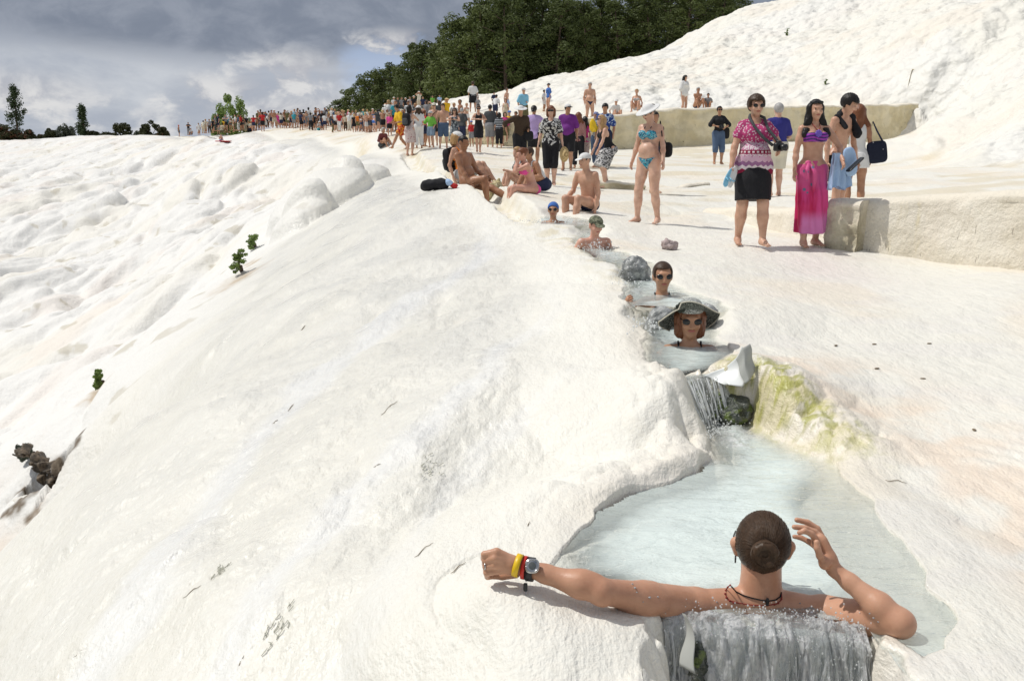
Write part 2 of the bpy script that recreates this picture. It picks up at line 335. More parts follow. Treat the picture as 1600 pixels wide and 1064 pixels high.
def ground_colour(x, y, M):
    c = np.empty(x.shape+(3,)); c[:] = (.82, .805, .735)
    a = x*.34+y*.94; b = x*.94-y*.34
    f1 = fbm(x*.25, y*.25, 4, 71); f2 = fbm(x*1.5, y*1.5, 4, 72)
    c = lerp3(c, M['far'], (.80, .795, .765))
    fa = x*.18+y*.98; fb = x*.98-y*.18
    c = lerp3(c, M['far']*sst(fbm(fb*.25, fa*.08, 4, 73), .05, .5)*.45, (.78, .745, .64))
    c = lerp3(c, M['far']*sst(fbm(fb*.5, fa*.12, 4, 74), .25, .6)*.3, (.80, .69, .60))
    c = lerp3(c, M['hill'], (.80, .785, .715))
    c = lerp3(c, M['hill']*sst(f1, -.1, .4)*.5, (.80, .73, .63))
    c = lerp3(c, M['hill']*sst(-fbm(x*.12, y*.08, 3, 75), .0, .4)*.5, (.80, .80, .775))
    # near slope: milky white streams with a cooler tone
    st = fbm(b*1.1, a*.12, 4, 76)
    c = lerp3(c, M['near']*sst(st, -.2, .5)*.5, (.80, .78, .695))
    for cx, w_, k in STREAMS:
        q = np.interp(y, cx[:, 1], cx[:, 0]); dd = np.abs(x-q+fbm(x*2, y*1.2, 3, 77)*.12)
        c = lerp3(c, M['near']*sst(-dd, -w_, -w_*.2)*k, (.83, .84, .84))
    # terrace: cream with peach and pinkish drifts
    t1 = M['ter']
    c = lerp3(c, t1*.6, (.82, .80, .715))
    c = lerp3(c, t1*sst(fbm(x*.6, y*.35, 4, 78), .0, .45)*.50, (.82, .725, .585))
    c = lerp3(c, t1*sst(fbm(x*.9, y*2.2, 4, 79), .1, .5)*.35, (.76, .735, .70))
    c = lerp3(c, t1*np.exp(-((x-3.1)/.5)**2-((y-10)/1.1)**2)*.35, (.76, .62, .63))
    # bank of the near pool: peach blush and ripple stained travertine
    pa = M['pa']; bank = t1*sst(-pa, -1.5, -.5)*sst(x, .9, 1.2)*sst(pa, .12, .5)
    c = lerp3(c, bank*sst(fbm(x*2.2, y*2.2, 3, 80), -.35, .35)*.55, (.82, .655, .50))
    rip = .5+.5*np.sin(pa*70+fbm(x*5, y*5, 2, 81)*5)
    c = lerp3(c, bank*rip*.12*(y < 5), (.78, .57, .42))
    # yellow green algae on the wet bank below the fall
    al = sst(-np.abs(pa-.12), -.22, -.04)*np.exp(-((y-5.05)/.62)**4)*sst(x, 1.05, 1.2)
    c = lerp3(c, al*sst(fbm(x*5, y*5, 3, 81), -.3, .2)*.7, (.66, .58, .28))
    c = lerp3(c, al*sst(fbm(x*9, y*9, 5, 82, .62), -.05, .40)*.85, (.42, .42, .07)); c = lerp3(c, al*sst(fbm(x*26, y*26, 3, 98), .05, .4)*.6, (.30, .30, .05))
    al2 = .6*sst(-np.abs(pa-.06), -.14, .0)*sst(x, 1.1, 1.3)*sst(y, 3.0, 3.3)*sst(fbm(x*5, y*5, 4, 83), .3, .7)
    # ochre staining by the little rims
    oc = t1*sst(fbm(x*.35+7, y*.6, 4, 84), .12, .5)*sst(y, 12, 20)
    c = lerp3(c, oc*.5, (.66, .56, .36))
    lips = t1*sst(-np.abs(M['left']+.15), -.5, -.05)*sst(y, 7, 9)*(1-sst(y, 45, 60))*sst(fbm(x*4, y*4, 3, 85), -.1, .3)
    c = lerp3(c, lips*.6, (.66, .58, .37))
    # cave hollow: brown with its shade painted in, then a tan tint below it
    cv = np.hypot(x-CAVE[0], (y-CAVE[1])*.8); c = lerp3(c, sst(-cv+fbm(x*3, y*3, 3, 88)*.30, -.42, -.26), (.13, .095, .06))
    c = lerp3(c, sst(-np.hypot(x-CAVE[0]+.2, y-CAVE[1]+1.1)+fbm(x*2, y*2, 3, 89)*.4, -.9, -.2)*.3, (.70, .50, .33))
    for sx_, sy_, sr_ in STAINS: c = lerp3(c, sst(-np.hypot((x-sx_)*1.6, y-sy_)+fbm(x*3, y*3, 3, 99)*.3, -sr_, 0)*.75, (.50, .38, .24))
    # stains on the far slope
    s2 = M['far']*sst(fbm(x*.9, y*.9, 4, 87), .62, .75); c = lerp3(c, s2*.5, (.45, .40, .28))
    return np.clip(c, 0, .9)
def stream(pts): 
    a = np.array([W(*p)[:2] for p in pts]); return a[np.argsort(a[:, 1])]
STREAMS = [(stream([(760, 395, 10.5), (640, 470, 9.0), (520, 570, 7.4), (400, 690, 6.0), (300, 820, 5.0), (200, 960, 4.2), (120, 1064, 4.0)]), .22, .55),
           (stream([(880, 470, 8), (760, 620, 5.9), (600, 760, 4.7), (430, 900, 3.95), (330, 1064, 3.4)]), .16, .5),
           (stream([(980, 540, 6), (800, 660, 5.2), (660, 800, 4.2), (560, 1000, 3.2)]), .12, .35)]
gcol = ground_colour(GX, GY, GM)
# ------------------------------------------------------------ travertine material
def travertine(name, attr=True, col=(.8, .76, .68), bumps=1.0):
    m, t = newmat(name)
    P = t.n('ShaderNodeNewGeometry').outputs['Position']
    base = t.n('ShaderNodeVertexColor', layer_name='Col').outputs[0] if attr else t.mix(t.noise(P, 1.3, 5), col, tuple(c*.86 for c in col))
    wet = t.n('ShaderNodeSeparateColor', {0: t.n('ShaderNodeVertexColor', layer_name='Wet').outputs[0]}).outputs if attr else None
    grain = t.noise(P, 38, 2, .7); mid = t.noise(P, 6, 3, .65)
    base = t.mix(t.math('MULTIPLY', t.sstep(grain, .35, .7), .20), base, t.mix(.5, base, (.62, .52, .38)))
    base = t.mix(t.math('MULTIPLY', t.sstep(mid, .52, .75), .16), base, t.mix(.4, base, (.60, .50, .38)))
    dn = t.noise(P, .9, 3, .7)
    base = t.mix(t.math('MULTIPLY', t.sstep(dn, .60, .8), .10), base, (.45, .38, .27))
    if attr:
        fl = t.vmath('MULTIPLY', P, (1, .35, 1))
        h1 = t.noise(fl, 9, 4, .62); h2 = t.voro(t.vmath('ADD', P, t.vmath('MULTIPLY', t.n('ShaderNodeTexNoise', {'Vector': P, 'Scale': 3.0}).outputs[1], (.25, .25, .25))), 3.4, 'SMOOTH_F1')
        h3 = t.noise(P, 75, 3, .6); h4 = t.noise(P, 260, 2, .5)
        h5 = t.voro(P, 1.25, 'SMOOTH_F1'); h6 = t.noise(P, 2.2, 4, .6)
        hillm = wet[1]
        H = t.math('ADD', t.math('MULTIPLY', h1, .036), t.math('MULTIPLY', h3, .0065))
        H = t.math('ADD', H, t.math('MULTIPLY', t.math('MULTIPLY', h4, .0012), wet[0]))
        H = t.math('SUBTRACT', H, t.math('MULTIPLY', t.math('MULTIPLY', h2, hillm), .09))
        H = t.math('SUBTRACT', H, t.math('MULTIPLY', t.math('MULTIPLY', h5, hillm), .42))
        H = t.math('ADD', H, t.math('MULTIPLY', t.math('MULTIPLY', h6, t.math('ADD', t.math('MULTIPLY', hillm, .4), t.math('MULTIPLY', wet[2], .45))), .22))
        bp = t.n('ShaderNodeBump', {'Height': H, 'Distance': 1.0, 'Strength': .75*bumps})
        rough = t.math('SUBTRACT', .72, t.math('MULTIPLY', wet[0], t.math('ADD', .28, t.math('MULTIPLY', t.noise(P, 2.5, 3), .28))))
        b = pbsdf(t, Base_Color=base, Roughness=rough, Normal=bp.outputs[0], Specular_IOR_Level=.5)
        fine = t.n('ShaderNodeBump', {'Height': t.math('ADD', t.noise(t.vmath('MULTIPLY', P, (1, .6, 1)), 60, 3, .7), 0.0), 'Distance': .010, 'Strength': .8, 'Normal': bp.outputs[0]})
        t.set(b.inputs['Coat Weight'], t.math('MULTIPLY', wet[0], .36)); b.inputs['Coat Roughness'].default_value = .09; t.set(b.inputs['Coat Normal'], fine.outputs[0])
    else:
        H = t.math('ADD', t.math('MULTIPLY', t.noise(P, 7, 6, .65), .03), t.math('MULTIPLY', grain, .006))
        pbsdf(t, Base_Color=base, Roughness=.75, Normal=t.n('ShaderNodeBump', {'Height': H, 'Strength': .8, 'Distance': 1.0}).outputs[0])
    return m
M_trav = travertine('travertine')
V = np.stack([GX.ravel(), GY.ravel(), GZ.ravel()], 1)
go = mesh_from('ground', V, grid_faces(NR, NC)[:, ::-1] if False else grid_faces(NR, NC), M_trav)
color_attr(go.data, 'Col', gcol.reshape(-1, 3))
wet = GM['near']*(.75+.25*sst(fbm(GX, GY, 3, 90), -.2, .3)); wet = np.maximum(wet, GM['ter']*sst(-GM['pa'], -1.3, -.1)*.9)
wet = np.maximum(wet, .28*GM['ter'])
color_attr(go.data, 'Wet', np.stack([wet.ravel(), GM['hill'].ravel(), GM['far'].ravel()], 1))
tag(go, kind='structure')
M_plain = travertine('valley_earth', False, (.16, .17, .10))
plain = mesh_from('valley_floor', np.array([(-9000, -9000, -40), (9000, -9000, -40), (9000, 9000, -40), (-9000, 9000, -40)], float), [(0, 1, 2, 3)], M_plain, False)
tag(plain, kind='structure')
# ------------------------------------------------------------ water
def water_mat(name, tint=(.695, .775, .74), murk=8.0, ripple=1.0):
    m, t = newmat(name)
    P = t.n('ShaderNodeNewGeometry').outputs['Position']
    dep = t.n('ShaderNodeSeparateColor', {0: t.n('ShaderNodeVertexColor', layer_name='Depth').outputs[0]}).outputs[0]
    op = t.math('SUBTRACT', 1.0, t.math('POWER', 2.718, t.math('MULTIPLY', dep, -murk)))
    q = t.vmath('MULTIPLY', P, (.6, 1.5, 1)); n1 = t.noise(q, 7, 4, .6, .6); n2 = t.noise(q, 24, 3, .6, .3); n3 = t.noise(P, 85, 2, .5)
    foam = t.n('ShaderNodeSeparateColor', {0: t.n('ShaderNodeVertexColor', layer_name='Depth').outputs[0]}).outputs[1]
    H = t.math('ADD', t.math('ADD', t.math('MULTIPLY', n1, .030), t.math('MULTIPLY', n2, .0095)), t.math('MULTIPLY', n3, .0022))
    H = t.math('MULTIPLY', H, t.math('ADD', 1.0, t.math('MULTIPLY', foam, 1.3)))
    bp = t.n('ShaderNodeBump', {'Height': H, 'Distance': 1.0, 'Strength': .8*ripple})
    cl = t.mix(t.sstep(t.noise(q, 1.8, 4, .6, .4), .35, .7), tint, tuple(c*1.12 for c in tint))
    cl = t.mix(t.math('MULTIPLY', t.sstep(n1, .5, .62), .22), cl, (.50, .57, .56))
    cl = t.mix(t.math('MULTIPLY', foam, t.sstep(n2, .3, .65)), cl, (.84, .87, .86))
    b = pbsdf(t, False, Base_Color=cl, Roughness=.06, IOR=1.33, Normal=bp.outputs[0])
    g = t.n('ShaderNodeBsdfTransparent', {0: (.985, .995, .99, 1)}); gl = t.n('ShaderNodeBsdfGlossy', {0: (1, 1, 1, 1), 1: .05, 'Normal': bp.outputs[0]})
    fr = t.n('ShaderNodeFresnel', {'IOR': 1.33, 'Normal': bp.outputs[0]})
    clear = t.n('ShaderNodeMixShader', {0: t.math('MULTIPLY', fr.outputs[0], t.sstep(dep, .0, .035)), 1: g.outputs[0], 2: gl.outputs[0]})
    mx = t.n('ShaderNodeMixShader', {0: op, 1: clear.outputs[0], 2: b.outputs[0]})
    t.n('ShaderNodeOutputMaterial', {0: mx.outputs[0]}); return m
M_water = water_mat('milky_water')
def pool(name, P, L, step, foams=(), grow=.12):
    mn = P.min(0)-grow; mx = P.max(0)+grow
    xs = np.arange(mn[0], mx[0], step); ys = np.arange(mn[1], mx[1], step)
    x, y = np.meshgrid(xs, ys); z, _ = fields(x, y); sd = poly_sd(x, y, P)
    foam = np.zeros_like(x)
    for fx, fy, fr in foams: foam = np.maximum(foam, sst(-(np.hypot(x-fx, y-fy)+fbm(x*6, y*6, 3, 95)*fr*.5), -fr, -fr*.3))
    q = x*.6; wv = fbm(q*7, y*11, 3, 91)*.006+fbm(x*16, y*26, 2, 92)*.0018*(1+4*foam)+foam*np.abs(fbm(x*30, y*30, 3, 93))*.010
    zz = L+wv*np.clip((L-z)/.06, .2, 1)
    keep = (sd < grow-.01)&(z < L+.03)&((sd < .0)|(z > L-.08)); F = grid_faces(*x.shape); kv = keep.ravel(); F = F[kv[F].all(1)]
    use = np.unique(F); mp = np.full(x.size, -1); mp[use] = np.arange(len(use))
    o = mesh_from(name, np.stack([x.ravel(), y.ravel(), zz.ravel()], 1)[use], mp[F], M_water)
    dp = np.clip(L-z, 0, 1).ravel()[use]; color_attr(o.data, 'Depth', np.stack([dp, foam.ravel()[use], dp*0], 1))
    return tag(o, kind='structure')
fa_ = Wz(1128, 668, LA); fb_ = Wz(1180, 975, LA)
pool('pool_water', POOL_A, LA, .012, [(fa_[0], fa_[1], .42), (fa_[0]-.1, fa_[1]+.02, .3), (fb_[0]+.05, fb_[1]-.02, .18), (fb_[0]-.12, fb_[1]-.02, .16), (fb_[0]+.2, fb_[1]+.0, .16)])
f1 = Wz(1015, 535, LB); f2 = Wz(1100, 575, LB); pool('pool_water', POOL_B, LB, .02, [(f1[0], f1[1], .2)])
f1 = Wz(985, 455, LC); pool('pool_water', POOL_C, LC, .025, [(f1[0], f1[1], .22)])
f1 = Wz(925, 400, LD); pool('pool_water', POOL_D, LD, .035, [(f1[0], f1[1], .6)])
f1 = Wz(880, 352, LE); pool('pool_water', POOL_E, LE, .05, [(f1[0], f1[1], .7)])

# ------------------------------------------------------------ travertine walls (rimstone dams)
def wall_mat(name, c1, c2, stain, stainw=.6):
    m, t = newmat(name); P = t.n('ShaderNodeNewGeometry').outputs['Position']
    v = t.n('ShaderNodeSeparateColor', {0: t.n('ShaderNodeVertexColor', layer_name='Hv').outputs[0]}).outputs
    st = t.vmath('MULTIPLY', P, (1, 1, .12))
    b = t.mix(t.sstep(t.noise(st, 1.4, 5, .65), .35, .65), c1, c2)
    low = t.math('SUBTRACT', 1.0, v[0])
    k = t.math('MULTIPLY', t.sstep(t.math('ADD', t.noise(P, 1.6, 5, .6), t.math('MULTIPLY', low, .25)), .5, .75), stainw)
    b = t.mix(k, b, stain)
    pits = t.math('MULTIPLY', t.sstep(t.noise(t.vmath('MULTIPLY', P, (1, 1, .35)), 11, 3, .6), .66, .72), t.sstep(low, .1, .75))
    b = t.mix(t.math('MULTIPLY', t.math('MULTIPLY', pits, v[1]), .9), b, (.13, .10, .05))
    b = t.mix(t.math('MULTIPLY', t.sstep(t.noise(st, 3.5, 4, .6), .6, .75), .5), b, (.72, .60, .30))
    b = t.mix(t.sstep(v[0], .86, .97), b, (.82, .76, .64))
    H = t.math('ADD', t.math('MULTIPLY', t.noise(P, 6, 6, .7), .08), t.math('MULTIPLY', t.noise(P, 30, 3, .6), .014))
    H = t.math('SUBTRACT', H, t.math('MULTIPLY', pits, .04))
    pbsdf(t, Base_Color=b, Roughness=.8, Normal=t.n('ShaderNodeBump', {'Height': H, 'Strength': .7, 'Distance': 1.0}).outputs[0]); return m
def trav_wall(name, pts, tops, thick, mat, step=.06, rough=.03, nh=26, batter=.12, pit=.3):
    """wall swept along ground points; real thickness, rounded crest, uneven face"""
    pts = np.array(pts); tops = np.array(tops); seg = np.r_[0, np.cumsum(np.hypot(*np.diff(pts[:, :2], axis=0).T))]
    n = int(seg[-1]/step)+2; s = np.linspace(0, seg[-1], n)
    x = np.interp(s, seg, pts[:, 0]); y = np.interp(s, seg, pts[:, 1]); zt = np.interp(s, seg, tops)+fbm(s*.8, s*0, 3, 101)*rough*1.2
    tx = np.gradient(x); ty = np.gradient(y); L = np.hypot(tx, ty); nx, ny = ty/L, -tx/L
    if (nx*(-x)+ny*(-y)).mean() < 0: nx, ny = -nx, -ny
    zb = fields(x, y)[0]-.35
    prof = [(1-k/nh, 0) for k in range(nh, -1, -1)]
    rowsV = []; hv = []
    r = min(.12, thick*.3)
    for k in range(nh+1):
        q = k/nh; z = zb+(zt-r-zb)*q; off = batter*(1-q)+fbm(s*2.2, z*2.2, 4, 102)*rough*1.6-(np.abs(fbm(s*.9, z*.6, 3, 103)))*rough*2
        rowsV.append(np.stack([x+nx*off, y+ny*off, z], 1)); hv.append(np.full(n, q*.85))
    for k in range(1, 6):
        a = k/5*math.pi/2; off = -r*(1-math.cos(a)); z = zt-r+r*math.sin(a)
        rowsV.append(np.stack([x+nx*off, y+ny*off, z], 1)); hv.append(np.full(n, .9+.1*k/5))
    for k in range(1, 7):
        off = -(r+(thick-2*r)*k/6); rowsV.append(np.stack([x+nx*off, y+ny*off, zt+fbm(s*3, s*0+k, 2, 104)*.012], 1)); hv.append(np.ones(n))
    for k in range(1, 5):
        a = k/4*math.pi/2; off = -(thick-r+r*math.sin(a)); z = zt-r+r*math.cos(a)
        rowsV.append(np.stack([x+nx*off, y+ny*off, z], 1)); hv.append(np.ones(n)*.9)
    rowsV.append(np.stack([x-nx*(thick+.05), y-ny*(thick+.05), zb], 1)); hv.append(np.zeros(n))
    V = np.concatenate(rowsV); nr = len(rowsV); F = grid_faces(nr, n)
    # end caps
    e0 = [k*n for k in range(nr)]; e1 = [k*n+n-1 for k in range(nr)]
    me_f = [tuple(f) for f in F.tolist()]+[tuple(e0[::-1]), tuple(e1)]
    o = mesh_from(name, V, me_f, mat)
    color_attr(o.data, 'Hv', np.stack([np.concatenate(hv), np.full(len(V), pit), np.zeros(len(V))], 1))
    return o
M_wf = wall_mat('ochre_travertine', (.78, .70, .50), (.70, .60, .38), (.50, .43, .26), .55)
M_wn = wall_mat('beige_travertine', (.84, .79, .68), (.77, .71, .60), (.56, .49, .34), .3)
ex = W(1443, 206, 49.5)
o = trav_wall('travertine_wall', [ex]+[p for p in wf], [wft[0][2]]+[p[2] for p in wft], .7, M_wf, .10, .05, 22, .15, 1.0)
tag(o, 'long ochre stained travertine retaining wall below the white hill', 'wall')
wn = [W(1292, 384, 11.45), W(1322, 386, 11.3), W(1440, 398, 10.7), W(1600, 418, 9.75), W(1900, 450, 8.6)]
wt_ = [W(1292, 312, 11.5)[2], W(1322, 309, 11.4)[2], W(1440, 304, 10.8)[2], W(1600, 295, 9.85)[2], W(1900, 280, 8.7)[2]]
o = trav_wall('travertine_wall', wn, wt_, .55, M_wn, .025, .013, 40, .09, .55)
tag(o, 'thick smooth beige travertine wall beside the woman in the pink sarong', 'wall')
wl = [W(1096, 330, 16.3), W(1140, 334, 15.3), W(1230, 356, 12.6), W(1290, 366, 12.0)]
wlt = [W(1096, 325, 16.4)[2], W(1140, 322, 15.5)[2], W(1230, 321, 13.0)[2], W(1290, 320, 12.2)[2]]
o = trav_wall('travertine_wall', wl, wlt, .5, M_wn, .04, .015, 14, .08, .1)
tag(o, 'low beige travertine kerb running behind the woman with the camera', 'wall')

M_we = wall_mat('pitted_travertine', (.80, .74, .60), (.70, .64, .50), (.34, .30, .18), .7)
bl = [W(1288, 388, 11.25), W(1318, 389, 11.1), W(1338, 391, 11.0)]
o = trav_wall('travertine_block', bl, [W(1288, 312, 11.3)[2], W(1318, 309, 11.15)[2], W(1338, 308, 11.05)[2]], .34, M_we, .02, .05, 34, .10, 2.2)
tag(o, 'dark pitted end block of the thick beige wall beside the pink sarong', 'stone block')
for k, (pl, lab, hh) in enumerate([([(866, 281, 21.6), (900, 284, 21.2), (930, 290, 20.4), (975, 289, 20.6), (1010, 286, 21.0)], 'knobbly olive stained rimstone ridge by the bending blonde woman\'s feet', .13), ([(1020, 284, 21.5), (1060, 286, 21.2), (1110, 284, 22)], 'faint low rimstone ridge right of the turquoise bikini woman', .05)]):
    P3 = []; 
    for a_, b_, c_ in pl: q = W(a_, b_, c_); q[2] = ground(q[0], q[1]); P3.append(q)
    o = trav_wall('rimstone_ridge', P3, [q[2]+hh for q in P3], .22, M_wf if k != 1 else M_wn, .04, .05, 8, .10, .8); tag(o, lab, 'rimstone')
# ------------------------------------------------------------ vegetation
def leaf_mat(name, c1, c2, extra=None):
    m, t = newmat(name); P = t.n('ShaderNodeNewGeometry').outputs['Position']; oi = t.n('ShaderNodeObjectInfo').outputs['Random']
    c = t.mix(t.noise(P, 1.1, 3, .6), c1, c2); c = t.mix(t.math('MULTIPLY', oi, .45), c, tuple(q*.62 for q in c1))
    if extra: c = t.mix(t.sstep(t.noise(P, 1.7, 2), .52, .62), c, extra)
    b = pbsdf(t, False, Base_Color=c, Roughness=.6, Specular_IOR_Level=.3)
    tr = t.n('ShaderNodeBsdfTranslucent', {0: c}); mx = t.n('ShaderNodeMixShader', {0: .28, 1: b.outputs[0], 2: tr.outputs[0]})
    t.n('ShaderNodeOutputMaterial', {0: mx.outputs[0]}); return m
def simple_mat(name, col, rough=.7, noise=0.0, scale=20, **kw):
    m, t = newmat(name)
    if noise:
        P = t.n('ShaderNodeTexCoord').outputs['Object']; c = t.mix(t.noise(P, scale, 4), tuple(q*(1-noise) for q in col), tuple(min(1, q*(1+noise)) for q in col))
    else: c = col+(1,)
    pbsdf(t, Base_Color=c, Roughness=rough, **kw); return m
M_pine = leaf_mat('pine_needles', (.070, .100, .030), (.155, .185, .055))
M_bark = simple_mat('bark', (.10, .07, .05), .9, .3, 8)
M_pop = leaf_mat('poplar_leaves', (.035, .06, .022), (.075, .11, .045))
M_shrub = leaf_mat('shrub_leaves', (.035, .045, .018), (.08, .085, .03))
M_shrub_red = leaf_mat('reddish_shrub_leaves', (.04, .045, .018), (.08, .08, .03), (.14, .06, .03))
M_grey = leaf_mat('grey_green_leaves', (.09, .11, .08), (.16, .18, .13))
M_fresh = leaf_mat('fresh_leaves', (.15, .23, .05), (.30, .40, .13))
def leaves(centres, rad, per, size, rg, squash=.75, updir=.3):
    """clumps of leaf sized faces"""
    n = len(centres)*per; c = np.repeat(np.asarray(centres), per, 0); r = np.repeat(np.asarray(rad), per)
    dv = rg.normal(size=(n, 3)); dv /= np.linalg.norm(dv, axis=1)[:, None]; rr = rg.uniform(.45, 1.05, n)**.6
    p = c+dv*(r*rr)[:, None]*np.array([1, 1, squash])
    nrm = dv+rg.normal(size=(n, 3))*.55+np.array([0, 0, updir]); nrm /= np.linalg.norm(nrm, axis=1)[:, None]
    a = np.cross(nrm, rg.normal(size=(n, 3))); a /= np.linalg.norm(a, axis=1)[:, None]; b = np.cross(nrm, a)
    s = size*rg.uniform(.6, 1.4, n)[:, None]
    V = np.stack([p-a*s, p+b*s*.45, p+a*s, p-b*s*.45], 1).reshape(-1, 3)
    return V, np.arange(4*n).reshape(-1, 4)
def tube(pts, rads, k=7, closed=True):
    pts = np.asarray(pts, float); n = len(pts); rads = np.broadcast_to(rads, (n,))
    T = np.gradient(pts, axis=0); T /= np.linalg.norm(T, axis=1)[:, None]+1e-9
    ref = np.array([0, 0, 1.0]) if abs(T[0, 2]) < .9 else np.array([1.0, 0, 0]); V = []
    for i in range(n):
        a = np.cross(T[i], ref); a /= np.linalg.norm(a)+1e-9; b = np.cross(T[i], a); ref = np.cross(a, T[i]); ref /= np.linalg.norm(ref)+1e-9; 
        ang = np.arange(k)*2*np.pi/k; V.append(pts[i]+(np.cos(ang)[:, None]*a+np.sin(ang)[:, None]*b)*rads[i])
    V = np.concatenate(V); i = np.arange(n-1)[:, None]*k; j = np.arange(k)[None]
    F = np.stack([i+j, i+(j+1) % k, i+k+(j+1) % k, i+k+j], -1).reshape(-1, 4)
    if closed:
        V = np.vstack([V, pts[0], pts[-1]]); m = n*k
        jj = np.arange(k); F = np.vstack([F, np.stack([np.full(k, m), (jj+1) % k, jj, jj], 1), np.stack([np.full(k, m+1), (n-1)*k+jj, (n-1)*k+(jj+1) % k, (n-1)*k+(jj+1) % k], 1)])
    return V, F
def join(parts):
    V = []; F = []; o = 0
    for v, f in parts: V.append(v); F.append(f+o); o += len(v)
    return np.concatenate(V), np.concatenate(F)
def fix_tris(F): return [tuple(dict.fromkeys(f)) for f in F.tolist()]
def tube_mesh(name, parts, mat, parent=None, link=True):
    V, F = join(parts); return mesh_from(name, V, fix_tris(F), mat, True, parent, link)
def pine_variant(k, H=12.0, w=3.2):
    rg = np.random.default_rng(100+k); lean = rg.normal(size=2)*.3
    tp = np.array([[lean[0]*q*q*1.5, lean[1]*q*q*1.5, H*q*.93] for q in np.linspace(0, 1, 9)]); tr = np.linspace(.24, .05, 9)
    wood = [tube(tp, tr, 8)]; cs = []; rs = []
    base = rg.uniform(.12, .28)
    for i in range(46):
        q = base+(1-base)*(i+.5)/46; z = H*q; wid = w*(1-((q-base)/(1-base))**2.6*.68)*(.70+.30*min(1, (q-base)*6)); an = i*2.4+rg.normal()*.4; rr = wid*rg.uniform(.35, 1.0)
        tx = np.interp(z, tp[:, 2], tp[:, 0]); ty = np.interp(z, tp[:, 2], tp[:, 1])
        c = np.array([tx+math.cos(an)*rr, ty+math.sin(an)*rr, z+rg.normal()*.25+.2]); cs.append(c); rs.append(rg.uniform(.65, 1.15)*(1.25-.4*q))
        if i % 2 == 0: wood.append(tube([[tx, ty, z-.5], [(tx+c[0])/2, (ty+c[1])/2, z-.25], c], [.07, .05, .02], 5))
    cs.append([tp[-1][0], tp[-1][1], H*.97]); rs.append(.55)
    cr = mesh_from('crown', *leaves(cs, rs, 125, .17, rg), M_pine, False, link=False)
    return tube_mesh('trunk', wood, M_bark, link=False), cr
PV = [pine_variant(k) for k in range(6)]
def place_tree(name, tm, cm, x, y, s, rz, label, cat, group=None, z=None, sx=1.0):
    e = bpy.data.objects.new(name, None); COL.objects.link(e); e.location = (x, y, (ground(x, y) if z is None else z)-.1); e.rotation_euler[2] = rz; e.scale = (s*sx, s*sx, s)
    for nm, m in (('trunk', tm), ('crown', cm)):
        o = bpy.data.objects.new(nm, m); COL.objects.link(o); o.parent = e
    return tag(e, label, cat, group)
# forest behind the brow: (pixel x, distance, pixel y of the top)
FOREST = [(532, 128, 158), (552, 124, 142), (572, 122, 124), (590, 118, 114), (612, 115, 104), (632, 112, 88), (655, 108, 72), (676, 110, 86), (697, 104, 66), (716, 100, 34), (738, 98, 22), (765, 102, 12), (790, 96, 4),
          (818, 100, -4), (842, 104, 2), (868, 98, 6), (893, 106, 8), (915, 99, 10), (940, 103, 4), (965, 100, 8), (990, 104, -6), (1014, 101, -4), (1040, 106, -14), (1068, 103, -22), (1095, 108, -16), (1122, 106, -8), (1145, 110, 2), (1160, 116, 10)]
FL = ['at the low left end of the grove', 'second from the low left end of the grove', 'of the grove behind the far crowd', 'with dense dark needles in the grove']
LM = ['smallest, at its low left tip', 'second from its low left tip', 'third from its low left tip', 'above the rear rank of far bathers', 'left above the sitting maroon shirt', 'above the yellow shirted man', 'above the backpack woman', 'above the lime green child', 'above the man in denim shorts',
      'just left of the step in its outline', 'tall one forming the step in its outline', 'above the stout charcoal shirted man', 'above the shirtless boy', 'above the light blue tee shirt man', 'above the lilac cardigan woman', 'above the black and white blouse', 'above the purple polo shirt', 'above the plaid shirt', 'above the man in dark briefs',
      'above the bather with white hat', 'above the bikini sitter on the wall', 'above the turquoise bikini woman', 'left above the white tunic woman', 'right above the white tunic woman', 'above the child behind the wall', 'above the black topped woman', 'third last at its right end', 'last at its right end']
k = 0
for row in range(2):
    for i, (px, t_, py) in enumerate(FOREST):
        if row == 1: px += 11; t_ += 9; py += 7+8*((i*7) % 3)
        p = W(px, 170, t_); g = ground(p[0], p[1])
        zt_ = W(px, py, t_)[2]; s = max(.3, (zt_-g)/12.0)
        lab = 'dark green pine in the dense grove behind the white travertine brow'
        grp = 'pines of the grove behind the travertine brow'
        if row == 0: lab = 'front rank pine of the grove, '+LM[i]
        else: grp = 'half hidden rear pines of the grove'; lab = 'half hidden pine in the rear rank of the dark grove'
        tm, cm = PV[(i*5+row*3) % 6]
        place_tree('pine_tree', tm, cm, p[0], p[1], s, k*1.7, lab, 'pine tree', grp, sx=1.12 if s > .7 else 1.45 if s > .45 else 1.7); k += 1
